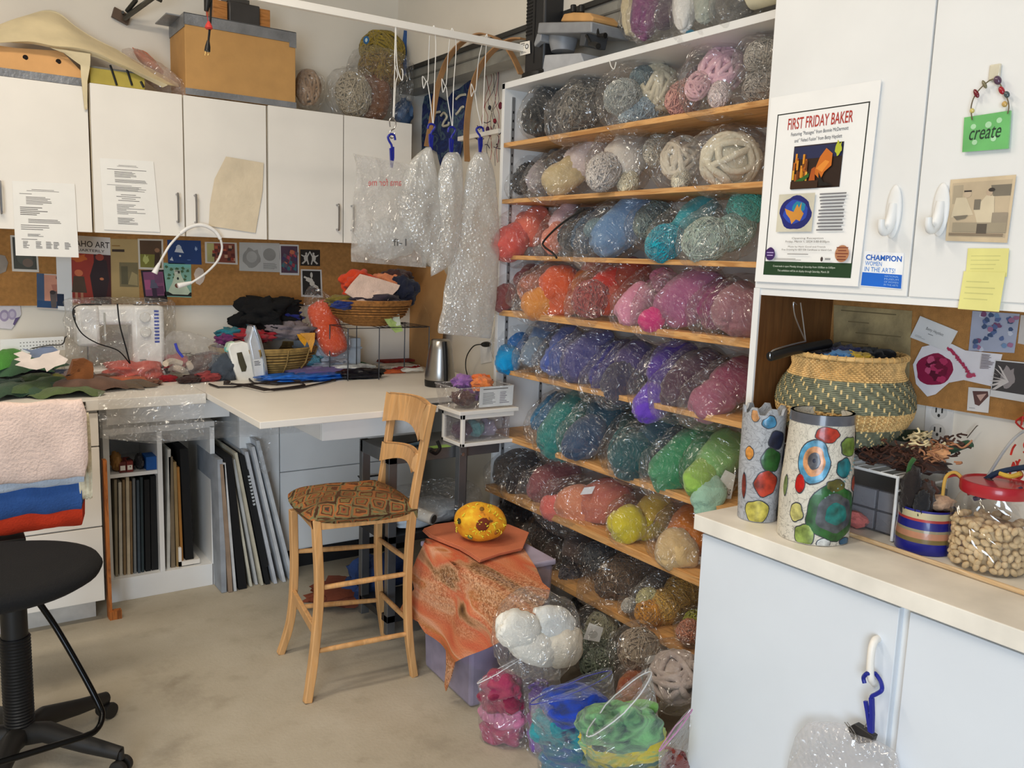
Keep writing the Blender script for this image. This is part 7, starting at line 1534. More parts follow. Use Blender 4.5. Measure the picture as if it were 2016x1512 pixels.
tag(MB().obox((AT(905, 274, 0, 2.2)+AT(985, 258, 0, 2.2))/2, (AT(985, 258, 0, 2.2)-AT(905, 274, 0, 2.2))/2, (.012, 0, 0), (0, 0, .010)).build('white_batten', m_white, None, False), 'short white batten on the right wall beside the bookcase', 'batten')
r = thing('twine_tangle', 'tangled red, black and cream twine hanging on the wall by the bookcase', 'twine', tuple(AT(965, 260, 0, 2.22)))
rnd = random.Random(17)
for k, col in enumerate([(150, 36, 50), (30, 26, 34), (206, 196, 172), (130, 30, 44), (36, 34, 60), (196, 180, 150), (150, 40, 60), (40, 30, 70)]):
    x = 945+k*6; pts = [(x+rnd.uniform(-8, 8), 110+rnd.uniform(-15, 20))]
    for q in range(9): pts.append((min(982, max(930, pts[-1][0]+rnd.uniform(-11, 11))), pts[-1][1]+rnd.uniform(14, 34)))
    MB().tube(pxpath(pts, 0, 2.23, 6), .0012, 5).build('strand', M(col, .8), r)
for k in range(12):
    a = (rnd.uniform(930, 984), rnd.uniform(240, 300)); b2_ = (a[0]+rnd.uniform(-26, 26), a[1]+rnd.uniform(-10, 14)); MB().tube(pxpath([a, ((a[0]+b2_[0])/2, (a[1]+b2_[1])/2+rnd.uniform(-5, 5)), b2_], 0, 2.2, 4), .0019, 5).build('strand', M(rnd.choice([(30, 26, 50), (40, 30, 60), (100, 24, 50), (30, 30, 34)]), .8), r)
for x, y, s_, col in ((985, 208, 9, (100, 20, 40)), (960, 255, 8, (70, 26, 70)), (974, 238, 6, (130, 24, 40)), (964, 212, 6, (40, 40, 50))): p = AT(x, y, 0, 2.2); MB().blob(p, (.008, 0, 0), (0, s_*PX(p)*.6, 0), (0, 0, s_*PX(p)*.8), 12, 8).build('pod', M(col, .7), r)

# ============================================================ on top of the bookcase
zK = 2.203
r = thing('tower_heater', 'tall black tower heater with vents and a white label on the bookcase', 'heater', tuple(AT(1068, 145, 2, zK)))
hb_ = AT(1066, 140, 2, zK); hx, hy = 2.03, hb_.y
k = PX(Vector((hx, hy, zK)))
hc = AT(1066, 140, 0, 2.04)
MB().lathe((2.05, hc.y, zK+.001), [(.075, 0), (.085, .004), (.085, .02), (.07, .025)], 30).build('base', m_black, r)
bx = MB(); y0_, y1_ = hc.y-.062, hc.y+.066
bx.box((2.0, y0_, zK+.02), (2.10, y1_, 2.75)); bx.build('body', M((34, 34, 36), .4), r, True, .012)
b = MB()
for q in range(16): b.box((1.9985, hc.y+.018, zK+.17+q*.013), (1.9995, hc.y+.058, zK+.176+q*.013))
b.build('vent_slots', M((6, 6, 7), .6), r, False)
MB().box((1.998, hc.y-.0, zK+.06), (1.9988, hc.y-.003, 2.72)).build('seam', M((8, 8, 8), .4), r, False)
c = Card([AT(1024, 84, 0, 1.996), AT(1043, 80, 0, 1.996), AT(1044, 105, 0, 1.996), AT(1024, 110, 0, 1.996)], 0, 0, .0006).sheet(m_white); c.lines(.1, .1, .5, .6, 4, (60, 60, 60), 2).ell(.7, .4, .18, .2, (60, 60, 60)).ell(.7, .4, .12, .13, (220, 220, 220)).lines(.1, .75, .8, .9, 2, (120, 120, 120), 3).done('label', None, None, parent=r)
r = thing('hand_crank_mill', 'grey hand-cranked machine with orange top clamp and black knobs on the bookcase', 'machine', tuple(AT(1120, 130, 0, 2.0)))
Q = lambda x, y, v=1.99: AT(x, y, 0, v)
mg = M((146, 148, 152), .5, .1)
def qslab(pts, v0, d, m, nm, bev=.003): MB().prism([Q(x, y, v0) for x, y in pts], (d, 0, 0)).build(nm, m, r, True, bev, 40)
qslab([(1072, 108), (1142, 104), (1150, 124), (1066, 146)], 1.99, .14, M((176, 178, 182), .45), 'foot', .004)
MB().lathe(Q(1108, 102, 2.06), [(.045, 0), (.056, .04), (.058, .085)], 24).build('bowl', mg, r)
qslab([(1060, 44), (1165, 42), (1164, 64), (1057, 66)], 1.97, .18, mg, 'body', .005)
qslab([(1057, 66), (1066, 66), (1064, 80), (1052, 92), (1051, 86)], 1.98, .12, mg, 'bracket', .003)
qslab([(1143, 64), (1156, 64), (1150, 90), (1140, 90)], 1.98, .1, M((70, 72, 76), .5), 'side_bracket', .003)
qslab([(1103, 42), (1110, 27), (1128, 24), (1160, 25), (1168, 34), (1166, 42)], 1.985, .12, M((206, 158, 100), .5), 'orange_clamp', .004)
for x in (1129, 1145): MB().cyl(Q(x, 25, 2.03), Q(x, 10, 2.03), .011, 14).build('knob', m_black, r, bevel=.002)
b = MB().tube([Q(1155, 70, 1.975), Q(1162, 84, 1.965), Q(1160, 90, 1.962)], .006, 8); b.build('crank_arm', m_black, r); MB().tube([Q(1160, 86, 1.962), Q(1172, 88, 1.955), Q(1178, 91, 1.95)], [.006, .010, .010], 10).build('crank_handle', m_black, r)
MB().tube([Q(1162, 56, 2.0), Q(1176, 58, 2.0), Q(1178, 70, 2.0), Q(1192, 70, 2.0)], [.006, .006, .006, .010], 8).build('crank_handle', m_black, r)
tag(MB().tube(pxpath([(1030, 152), (1045, 144), (1070, 138), (1060, 145), (1040, 150), (1026, 156)], 0, 1.99, 5), .005, 6).build('black_cable', m_black, None), 'coiled black cable at the foot of the tower heater', 'cable')
gt = 'bags along the top of the bookcase'
bag((1246, 70), (1250, -20), 44, one('wool', (206, 190, 150), (220, 206, 172)), 'cream fleece bag behind the purple one on the bookcase top', gt, xa=2.08, xb=2.1, ext=(.1, .1))
bag((1262, 72), (1284, -30), 54, one('wool', (96, 44, 88), (128, 64, 112), (74, 32, 76)), 'purple fibre bag overhanging the bookcase top edge', gt, xa=1.95, xb=1.98, ext=(.12, .1))
bag((1304, 55), (1318, -20), 52, [(.3, 0, .3, .7, 'wool', ((70, 50, 66), (90, 70, 84))), (.8, 0, .3, .6, 'wool', ((180, 170, 168),))], 'nearly empty clear bag with dark wisp on the bookcase top', gt, xa=1.99, xb=2.02)
bag((1348, 58), (1350, -30), 44, one('wool', (226, 224, 220), (236, 234, 230)), 'white fibre bag on the bookcase top', gt, xa=1.99, xb=2.02)
bag((1388, 42), (1392, -30), 42, one('wool', (158, 164, 152), (176, 180, 168)), 'pale sage fibre bag on the bookcase top', gt, xa=1.99, xb=2.02)
bag((1446, 30), (1456, -40), 72, one('wool', (84, 80, 74), (106, 102, 96)), 'dark olive-grey bag with faint lettering on the bookcase top', gt, xa=2.0, xb=2.04, haze=.2)
hangcloth([(1352, 62), (1362, 58), (1370, 62), (1360, 68), (1350, 68)], 0, 1.97, M((40, 96, 120), .6), 'teal scrap under the white fibre bag', 'teal_scrap', 'scrap', None, 3, .002)
p = AT(1512, -6, 0, 1.99); r = thing('cream_bottle', 'cream plastic bottle lying on the bookcase top by the cabinet', 'bottle', tuple(p)); MB().tube([p+Vector((0, .065, .012)), p+Vector((0, .055, .012)), p+Vector((0, -.1, .012))], [.02, .036, .036], 20).build('bottle_body', M((212, 204, 176), .35), r, bevel=.003); MB().tube([p+Vector((0, .065, .012)), p+Vector((0, .075, .012))], .013, 16).build('cap', M((206, 196, 166), .4), r)
# black zipper strap on shelf three
tag(MB().tube(pxpath([(1150, 412), (1120, 430), (1092, 452), (1070, 476), (1072, 486), (1088, 498), (1096, 508)], 0, 1.91, 6), .0038, 6).build('zipper_strip', m_black, None), 'black zipper strip lying across the salmon wool bag', 'zipper', None)
# ============================================================ right counter: vases, basket, rack, jar
def dotvase(px, py, rb, rt, h_px, label, base, spots, seed, rim=None, bulge=0, notch=False, dy=0):
    """slab-built ceramic cylinder with coloured oval glaze spots; spots = [(u px from axis, v px above base, ru, rv, colour, rings)]"""
    c = AT(px, py, 2, ZD); k = PX(c); fwd = Vector((c.x-CP.x, c.y-CP.y, 0)).normalized(); R0 = rb*k
    c = c+fwd*R0*.9; c.z = ZD; H_ = AT(px, py-h_px, 1, c.y).z if False else None
    top = None
    # height: project
    z0_, z1_ = ZD, ZD+.5
    for _ in range(30):
        m_ = (z0_+z1_)/2
        if PRJ((c.x, c.y, m_))[1] > py-h_px: z0_ = m_
        else: z1_ = m_
    H_ = z0_-ZD
    r = thing('ceramic_vase', label, 'vase', (c.x, c.y, ZD), 'spotted ceramic vases on the right counter'); off = Vector((seed, seed*2, 3))
    right = Vector((RT.x, RT.y, 0)).normalized(); back = Vector((-right.y, right.x, 0))
    if back.dot(fwd) < 0: back = -back
    def rad(t): return (rb+(rt-rb)*t)*k*(1+bulge*math.sin(t*PI)**2*(.6+.4*math.sin(t*5)))
    def pt(a, t, e=0):   # a = 0 faces the camera
        rr = rad(t)*(1+.02*noise.noise(Vector((math.cos(a)*1.5, math.sin(a)*1.5, t*3))+off))+e
        zz = ZD+.001+t*H_
        if notch and t > .93: zz += H_*.03*math.copysign(1, math.sin(a*7+1))*min(1, abs(math.sin(a*7+1))*3)*(t-.93)/.07
        return Vector((c.x, c.y, zz))+right*(math.sin(a)*rr)-back*(math.cos(a)*rr)
    mb = MB(); na, nt_ = 48, 22
    vs = [pt(2*PI*j/na, i/nt_) for i in range(nt_+1) for j in range(na)]
    inn = [pt(2*PI*j/na, i/nt_, -.006) for i in (nt_, nt_//2, 1) for j in range(na)]
    n0 = (nt_+1)*na; vs += inn
    fs = [(i*na+j, i*na+(j+1) % na, (i+1)*na+(j+1) % na, (i+1)*na+j) for i in range(nt_) for j in range(na)]
    fs += [(nt_*na+j, nt_*na+(j+1) % na, n0+(j+1) % na, n0+j) for j in range(na)]
    fs += [(n0+i*na+j, n0+i*na+(j+1) % na, n0+(i+1)*na+(j+1) % na, n0+(i+1)*na+j) for i in range(2) for j in range(na)]
    fs += [tuple(range(na))[::-1], tuple(range(n0+2*na, n0+3*na))]
    mb.add(vs, fs); mb.build('body', base, r, ang=60)
    if rim:
        b = MB(); b.add([pt(2*PI*j/na, t, .0012) for t in (.925, .955, .985, 1.0) for j in range(na)]+[pt(2*PI*j/na, 1.0, -.007) for j in range(na)], [(i*na+j, i*na+(j+1) % na, (i+1)*na+(j+1) % na, (i+1)*na+j) for i in range(4) for j in range(na)]); b.build('glazed_rim', M(rim, .25, var=.15, coat=.4), r)
    for (u, v, ru, rv, cols, wob) in spots:
        t0 = v/h_px; rr = rad(t0)/k; a0 = math.asin(max(-.97, min(.97, u/rr)))
        cols = cols if isinstance(cols, list) else [cols]; ring = [(58, 60, 66)]+cols
        for q, col in enumerate(ring):
            s_ = (1+.14*min(1, 14/ru)) if q == 0 else 1-(.30*(q-1) if len(cols) > 2 else .42*(q-1))
            e_ = .0010+.0006*q; n_ = 26; b = MB()
            P = [pt(a0, t0, e_+.0004)]; NR = 6
            for rg in range(1, NR+1):
                for i in range(n_):
                    a = 2*PI*i/n_; w_ = (1+wob*noise.noise(Vector((math.cos(a)*1.3+u, math.sin(a)*1.3+v, seed)))*1.5)*rg/NR
                    P.append(pt(a0+ru*s_*w_*math.cos(a)/rr, min(.985, max(.006, t0+rv*s_*w_*math.sin(a)/h_px)), e_+(.0004 if rg < NR else 0)))
            b.add(P, [(0, 1+i, 1+(i+1) % n_) for i in range(n_)]+[(1+g_*n_+i, 1+(g_+1)*n_+i, 1+(g_+1)*n_+(i+1) % n_, 1+g_*n_+(i+1) % n_) for g_ in range(NR-1) for i in range(n_)])
            b.build('glaze_spot', M(shade(col, .84), .3, var=.28, scale=50, coat=.25) if q else M(col, .4, var=.1), r, ang=180)
    return r, pt
def crackle(c1, c2):
    m, nt, out = newmat('crackle'); L = nt.links.new; p = N(nt, 'ShaderNodeBsdfPrincipled', Roughness=.6); tc = N(nt, 'ShaderNodeTexCoord')
    v = N(nt, 'ShaderNodeTexVoronoi', Scale=42.0); v.feature = 'DISTANCE_TO_EDGE'; nz = N(nt, 'ShaderNodeTexNoise', Scale=14.0, Distortion=2.0); L(tc.outputs['Object'], nz.inputs['Vector'])
    mx = N(nt, 'ShaderNodeMixRGB'); mx.inputs[0].default_value = .12; L(tc.outputs['Object'], mx.inputs[1]); L(nz.outputs['Color'], mx.inputs[2]); L(mx.outputs[0], v.inputs['Vector'])
    r1 = ramp(nt, v.outputs['Distance'], [(.0, lin(shade(c1, .62))), (.03, lin(c1)), (.5, lin(c2))]); L(r1.outputs[0], p.inputs['Base Color']); L(p.outputs[0], out.inputs[0]); return m
GRN, LG, RD_, OR_, BL, TL, NV, YL = (44, 96, 44), (120, 150, 62), (186, 60, 40), (222, 150, 70), (70, 140, 180), (28, 120, 128), (40, 46, 70), (196, 184, 84)
dotvase(1489, 1028, 38, 42, 222, 'tall grey spotted vase with notched rim, left of the bigger vase', crackle((160, 162, 166), (178, 180, 184)),
 [(-2, 202, 13, 11, BL, .1), (16, 168, 17, 18, NV, .1), (-32, 138, 9, 12, OR_, .1), (8, 128, 20, 22, GRN, .15), (0, 80, 21, 25, (186, 62, 42), .15), (-12, 22, 22, 23, YL, .15), (-27, 212, 8, 10, (206, 150, 100), .1), (36, 130, 7, 22, NV, .1), (34, 22, 8, 14, (60, 64, 40), .1), (-36, 70, 5, 24, (130, 50, 40), .1)], 3, None, .07, True)
r, pt = dotvase(1597, 1072, 70, 61, 262, 'bigger white crackled vase with coloured ovals and grey rim', crackle((204, 198, 184), (216, 210, 196)),
 [(-30, 172, 30, 42, [(90, 160, 196), (224, 160, 110), (92, 92, 100), (28, 34, 60)], .18), (-10, 226, 22, 15, (190, 62, 44), .2), (38, 200, 22, 20, LG, .2), (66, 214, 8, 16, GRN, .1), (28, 160, 18, 18, TL, .15), (-50, 122, 9, 19, (196, 24, 20), .1), (12, 124, 18, 13, (96, 92, 42), .15), (60, 122, 15, 16, (196, 84, 60), .15), (18, 66, 58, 58, [(44, 100, 46), (84, 88, 92), (30, 118, 112)], .16), (-52, 62, 13, 18, (206, 198, 120), .15), (-38, 18, 19, 21, (150, 172, 84), .15), (-2, 6, 13, 9, (206, 208, 206), .15), (44, 5, 14, 10, (46, 96, 128), .15), (-68, 110, 6, 20, (130, 150, 90), .1), (68, 84, 5, 18, GRN, .1)], 7, (84, 86, 94), .05)
b = MB()
for k in range(12): p = pt(-.1+k*.11, .38+.025*k, .001); b.blob(p, (.0022, 0, 0), (0, .0022, 0), (0, 0, .0022), 8, 6)
b.build('dotted_line', M((110, 140, 140), .5), r)

# ---- big woven basket on a rack
bcx, bcy = 1.80, 1.165
bz = 1.065
def zat(py, x, y):
    lo, hi = .5, 2.
    for _ in range(40):
        m_ = (lo+hi)/2
        if PRJ((x, y, m_))[1] > py: lo = m_
        else: hi = m_
    return lo
pc = PRJ((bcx, bcy, 1.2)); 
zbt, ztp = zat(886, bcx-.06, bcy-.05), zat(702, bcx, bcy)
kk = PX(Vector((bcx, bcy, 1.2)))
# centre so that it projects to x = 1662
for _ in range(20):
    e_ = 1662-PRJ((bcx, bcy, 1.2))[0]; bcy -= e_*kk*.9
H_ = ztp-zbt; r = thing('woven_basket', 'large round woven basket with grey-green twill bands in the niche', 'basket', (bcx, bcy, zbt))
prf = [(70, 0), (92, .06), (112, .18), (126, .34), (130, .46), (127, .58), (118, .70), (106, .79), (101, .86), (104, .95), (106, 1.0)]
prf = [(a*kk, b_*H_) for a, b_ in prf]
def prof(t):
    z = t*H_
    for (a, za), (b_, zb__) in zip(prf, prf[1:]):
        if z <= zb__: return a+(b_-a)*(z-za)/(zb__-za or 1)
    return prf[-1][0]
rows = 46; ns = 72
mt = M((206, 168, 108), .65, var=.14, scale=60); mg_ = M((116, 118, 96), .65, var=.14, scale=60); ml = M((226, 196, 134), .6, var=.08, scale=60)
b1, b2_, b3 = MB(), MB(), MB()
for k in range(rows):
    t = (k+.5)/rows*.965; rr = prof(t); green = .42 < t < .76 or t < .24
    tgt = b2_ if green else b1
    pts = []
    for j in range(ns*2):
        a = 2*PI*j/(ns*2); w_ = .0022*math.cos(PI*(j+ (k % 2)*1)) if not green else .0020*math.cos(2*PI*((j+k*1.0)/4.0))
        pts.append(Vector((bcx+math.cos(a)*(rr+w_), bcy+math.sin(a)*(rr+w_), zbt+t*H_)))
    tgt.tube(pts, .0030, 5, closed=True)
for s_ in range(ns):
    a = 2*PI*(s_+.25)/ns
    for k in range(rows):
        t = (k+.5)/rows*.965; green = .42 < t < .76 or t < .24
        if (green and (s_*2+k) % 6 > 1) or (not green and (s_+k) % 2): continue
        rr = prof(t)+.0042; d_ = .5*H_/rows*.965
        if not green and t > .76: continue
        da = .015 if green else .010
        b3.add([(bcx+math.cos(a-da)*rr, bcy+math.sin(a-da)*rr, zbt+t*H_-d_), (bcx+math.cos(a+da)*rr, bcy+math.sin(a+da)*rr, zbt+t*H_-d_), (bcx+math.cos(a+da)*rr, bcy+math.sin(a+da)*rr, zbt+t*H_+d_*1.4), (bcx+math.cos(a-da)*rr, bcy+math.sin(a-da)*rr, zbt+t*H_+d_*1.4)], [(0, 1, 2, 3)])
b1.build('tan_weave', mt, r); b2_.build('green_weave', mg_, r); b3.build('pale_stakes', ml, r, False)
MB().lathe((bcx, bcy, zbt), [(max(.002, a-.003), z) for a, z in prf], 40, cap=False).build('lining', M((150, 118, 70), .8), r); MB().lathe((bcx, bcy, zbt), [(.001, .001), (prf[0][0], .001)], 30, cap=False).build('base', mt, r)
b = MB(); n_ = 160
b.tube([Vector((bcx+math.cos(2*PI*i/n_)*(prf[-1][0]+.001), bcy+math.sin(2*PI*i/n_)*(prf[-1][0]+.001), zbt+H_)) for i in range(n_)], .0062, 8, closed=True)
for s_ in range(44):
    a = 2*PI*s_/44; c_ = Vector((bcx+math.cos(a)*(prf[-1][0]+.001), bcy+math.sin(a)*(prf[-1][0]+.001), zbt+H_)); t1 = Vector((math.cos(a), math.sin(a), 0)); t2 = Vector((-math.sin(a), math.cos(a), 0))
    b.tube([c_+(t1*math.cos(q)+Vector((0, 0, math.sin(q))))*.0072+t2*.003*(q/6.28-.5) for q in [2*PI*i/8 for i in range(8)]], .0014, 4, closed=True)
b.build('rim', mt, r)
gw = 'felt scraps filling the woven basket'
for (dx, dy_, s_, col, lb) in ((-.055, -.02, .035, (70, 120, 170), 'light blue scrap in the woven basket'), (-.02, -.04, .03, (190, 160, 50), 'yellow scrap in the woven basket'), (.0, .0, .05, (24, 30, 70), 'navy scrap in the middle of the woven basket'), (.045, -.03, .045, (18, 18, 22), 'black scrap on the right in the woven basket'), (.02, .045, .05, (30, 28, 34), 'charcoal scrap at the back of the woven basket')):
    tag(MB().blob((bcx+dx, bcy+dy_-.0, zbt+H_-.004), (s_, 0, 0), (0, s_, 0), (0, 0, s_*.5), 28, 18, .4, 3, int(s_*1000), .2).build('felt_scrap', FE(col), None, ang=120), lb, 'felt scrap', gw)

# ---- white wire rack, organiser
r = thing('wire_rack', 'white coated wire shelf rack behind the bigger vase', 'rack', (1.80, .98, ZD))
zk_ = AT(1768, 945, 0, 1.719).z
y0_, y1_, x0_, x1_ = .97, 1.30, 1.715, 1.925
fl = AT(1744, 1064, 2, ZD); cn = AT(1768, 940, 0, fl.x)
x0_, y0_, zk_ = fl.x, cn.y, cn.z
mwr = M((224, 224, 222), .35); b = MB()
b.tube([(x0_, y0_, zk_), (x0_, y1_+.12, zk_)], .0035, 6); b.tube([(x1_, y0_, zk_), (x1_, y1_+.12, zk_)], .0035, 6); b.tube([(x0_, y0_, zk_), (x1_, y0_, zk_)], .0035, 6); b.tube([(x0_, y0_-.002, zk_-.03), (x1_, y0_-.002, zk_-.03)], .003, 6)
for k in range(14): b.tube([(x0_, y0_+.03*k+.01, zk_+.003), (x1_, y0_+.03*k+.01, zk_+.003)], .0016, 5)
b.tube([(x0_, y0_+.13, zk_), (x1_, y0_+.13, zk_)], .003, 6); b.build('wire_deck', mwr, r)
for x, y in ((x0_, y0_), (x1_, y0_), (x0_, y1_+.1), (x1_, y1_+.1)): MB().tube([(x, y, zk_), (x, y+.01 if y < 1 else y, ZD+.003)], .0038, 8).build('leg', mwr, r)
r = thing('compartment_box', 'smoky plastic compartment drawers under the wire rack', 'organiser', (1.84, 1.1, ZD))
MB().box((1.76, 1.0, ZD+.002), (1.92, 1.22, ZD+.10)).build('case', M((96, 96, 102), .25, alpha=.55), r, False, .003)
for i in range(2):
    for j in range(3): MB().box((1.757, 1.006+.072*j, ZD+.006+.048*i), (1.77, 1.072+.072*j, ZD+.050+.048*i)).build('drawer', M((150, 150, 156), .25, alpha=.55), r, False, .002)
tag(MB().blob((1.745, 1.12, ZD+.02), (.02, 0, 0), (0, .035, 0), (0, 0, .018), 16, 10, .3, 3).build('pink_scrap', FE((200, 110, 104)), None), 'pinkish scrap in front of the compartment box', 'felt scrap')
# ---- brown fibre heap on the rack
zr2 = zk_+.006
r = thing('fibre_heap', 'tangled heap of brown wool locks on the wire rack', 'fibre', tuple(AT(1770, 900, 2, zr2)))
rnd = random.Random(8); hc_ = AT(1760, 905, 2, zr2); hc_ = Vector((min(hc_.x, 1.84), hc_.y, zr2)); c0 = AT(1765, 905, 0, 1.80)
for (cx_, cy_, n_, col, sp) in ((1740, 895, 60, (84, 52, 38), 50), (1785, 905, 60, (70, 42, 32), 50), (1845, 890, 30, (150, 104, 74), 34), (1815, 868, 22, (196, 180, 140), 24), (1872, 880, 14, (60, 40, 34), 24)):
    b = MB()
    for k in range(n_):
        a = (cx_+rnd.uniform(-sp, sp), cy_+rnd.uniform(-20, 20)); pts = [a]
        for q in range(4): pts.append((pts[-1][0]+rnd.uniform(-14, 14), pts[-1][1]+rnd.uniform(-8, 8)))
        v = 1.74+rnd.random()*.12; P = [AT(x, y, 0, v) for x, y in pts]
        for p in P: p.z = max(p.z, zr2)
        b.tube(catm(P, 4), .0021, 5)
    b.build('locks', M(col, .85, var=.2, scale=40), r)
MB().blob(c0+Vector((.02, 0, .0)), (.05, 0, 0), (0, .11, 0), (0, 0, .022), 30, 14, .3, 3, 2).build('core', FE((66, 42, 32)), r)
MB().blob(AT(1790, 858, 0, 1.86), (.01, 0, 0), (0, .05, -.012), (0, .004, .014), 20, 10, .1, 2).build('green_leaf', FE((46, 60, 40)), r)
MB().tube(pxpath([(1862, 890), (1882, 882), (1905, 874), (1908, 880)], 0, 1.80, 4), .009, 8).build('green_tip', FE((34, 66, 44)), r)
MB().blob(AT(1848, 893, 0, 1.77), (.008, 0, 0), (0, .026, -.004), (0, 0, .010), 16, 10, .2, 3).build('peach_petal', FE((220, 160, 110)), r)
MB().tube(pxpath([(1790, 955), (1788, 935), (1792, 915), (1800, 903)], 0, 1.72, 4), .005, 8).build('green_stem', FE((50, 96, 44)), r)
# ---- striped canister with tools
cb_ = AT(1815, 1092, 2, ZD); kq = PX(cb_); Rc = 53*kq; fwd = Vector((cb_.x, cb_.y, 0)).normalized(); cb_ = Vector((cb_.x, cb_.y, ZD))+fwd*Rc*.85
z1_ = zat(1008, cb_.x-fwd.x*Rc, cb_.y-fwd.y*Rc)-ZD; r = thing('striped_canister', 'blue and cream striped canister packed with odds and ends', 'canister', tuple(cb_))
bands = [(0, .26, (30, 34, 130)), (.26, .36, (120, 104, 60)), (.36, .5, (186, 130, 100)), (.5, .56, (150, 140, 110)), (.56, .74, (28, 32, 120)), (.74, .80, (170, 60, 60)), (.80, .95, (186, 176, 140)), (.95, 1.0, (30, 34, 120))]
for a, b_, col in bands: MB().lathe(cb_, [(Rc*(1+.02*math.sin(a*6)), .001+a*z1_), (Rc*(1+.02*math.sin(b_*6)), .001+b_*z1_)], 36, cap=False).build('stripe', M(col, .3, var=.1, coat=.4), r)
MB().lathe(cb_, [(.001, .002), (Rc*.99, .002)], 24, cap=False).build('bottom', M((30, 34, 120), .3), r); MB().lathe(cb_, [(Rc*.97, z1_*.5), (.001, z1_*.5)], 24, cap=False).build('inside', M((40, 36, 44), .7), r)
go = 'odds and ends standing in the striped canister'
top_ = cb_+Vector((0, 0, z1_))
for k, (dx, dy_, hh, rr, col, lb) in enumerate(((-.035, .02, .10, .02, (34, 26, 24), 'dark brown roll in the striped canister'), (-.02, .0, .07, .022, (48, 34, 28), 'brown lump at the left of the striped canister'), (-.04, -.01, .05, .016, (26, 26, 30), 'black fitting at the canister rim'), (.03, .02, .06, .02, (90, 50, 34), 'rust felt stub in the striped canister'), (.02, -.012, .03, .03, (196, 160, 130), 'peach wool puff in a clear wrap at the canister rim'))):
    tag(MB().blob(top_+Vector((dx, dy_, hh*.25)), (rr, 0, 0), (0, rr, 0), (.004, 0, hh*.55), 22, 14, .25, 3, k, .15).build('odd_end', FE(col), None, ang=120), lb, 'craft supply', go)
def strand(pts, v, rr, col, lb, nm='craft_stem'): tag(MB().tube(pxpath(pts, 0, v, 6), rr, 8).build(nm, M(col, .6, var=.15), None), lb, 'craft supply', 'stems and cords behind the jar')
strand([(1856, 975), (1862, 940), (1880, 930), (1896, 945), (1904, 970)], 1.74, .0035, (190, 150, 70), 'curved yellow stem arching over the canister'); strand([(1862, 940), (1885, 936), (1900, 955), (1908, 975)], 1.745, .003, (150, 40, 40), 'curved red stem beside the yellow one')
strand([(1918, 982), (1960, 975), (1990, 970), (2012, 962)], 1.76, .005, (70, 60, 90), 'grey-violet cord behind the jar'); strand([(1940, 945), (1966, 930), (2016, 920), (2040, 918)], 1.78, .006, (24, 44, 70), 'dark teal cord crossing behind the jar'); strand([(1940, 945), (1975, 890), (2000, 860), (2030, 840)], 1.78, .003, (150, 150, 150), 'slanted grey rod at the right picture edge'); strand([(1930, 960), (1945, 945), (1960, 955)], 1.77, .004, (60, 30, 30), 'dark brown twig behind the jar'); strand([(1968, 932), (1990, 938), (2010, 932)], 1.775, .005, (196, 160, 60), 'ochre cord lying over the dark teal cord')
tag(MB().tube(pxpath([(1904, 862), (1922, 840), (1926, 838)], 0, XN-.02, 3), .0012, 6).build('wire_pin', m_chrome, None), 'thin bent wire pin above the green tip', 'pin')
# red mesh piece at the right edge
r = thing('red_mesh', 'red openwork mesh hanging at the right picture edge', 'mesh', tuple(AT(2010, 870, 0, 1.86)))
b = MB(); rnd = random.Random(4)
for k in range(60):
    a = (rnd.uniform(1985, 2050), rnd.uniform(800, 940)); 
    if a[0] < 2012-(a[1]-800)*.2 or a[0] < 1984: continue
    P = pxpath([a, (a[0]+rnd.uniform(-12, 12), a[1]+rnd.uniform(6, 16)), (a[0]+rnd.uniform(-12, 12), a[1]+rnd.uniform(18, 30))], 0, 1.86+rnd.random()*.02, 4); b.tube(P, .0022, 5)
b.build('mesh_cords', M((176, 44, 34), .7, var=.2, scale=40), r)
# ---- pistachio jar
jb = AT(1940, 1135, 2, ZD); kj = PX(jb); Rj = 76*kj; fwd = Vector((jb.x, jb.y, 0)).normalized(); jb = Vector((jb.x, jb.y, ZD))+fwd*Rj*.93
zs_ = zat(1010, jb.x, jb.y)-ZD; zl0 = zat(985, jb.x-fwd.x*Rj*.8, jb.y-fwd.y*Rj*.8)-ZD; zl1 = zat(948, jb.x, jb.y)-ZD
r = thing('nut_jar', 'clear plastic jar with red lid half full of pistachio nuts', 'jar', tuple(jb))
sc2 = 1.0
pr_ = [(Rj*.2, .002), (Rj*.90, .002), (Rj*.98, .010), (Rj, .03), (Rj, zl0*.68), (Rj*.97, zl0*.80), (Rj*.86, zl0*.93), (Rj*.80, zl0*.97), (Rj*.80, zl0+.01)]
MB().lathe(jb, pr_, 44, cap=False).build('jar_body', FILM(.05, (255, 250, 245), scale=4, rough=.05), r)
MB().lathe(jb, [(Rj*.001, zl0+.001), (Rj*.84, zl0+.001), (Rj*.87, zl0+.006), (Rj*.87, zl1-.006), (Rj*.84, zl1), (Rj*.80, zl1+.001), (Rj*.78, zl1-.002), (.001, zl1-.002)], 48).build('red_lid', M((166, 34, 44), .3, coat=.3), r, ang=30)
nut = MB(); rnd = random.Random(12); hn = zl0*.62
mn = M((206, 180, 138), .6, var=.12, scale=70)
cnt = 0
protoN = None
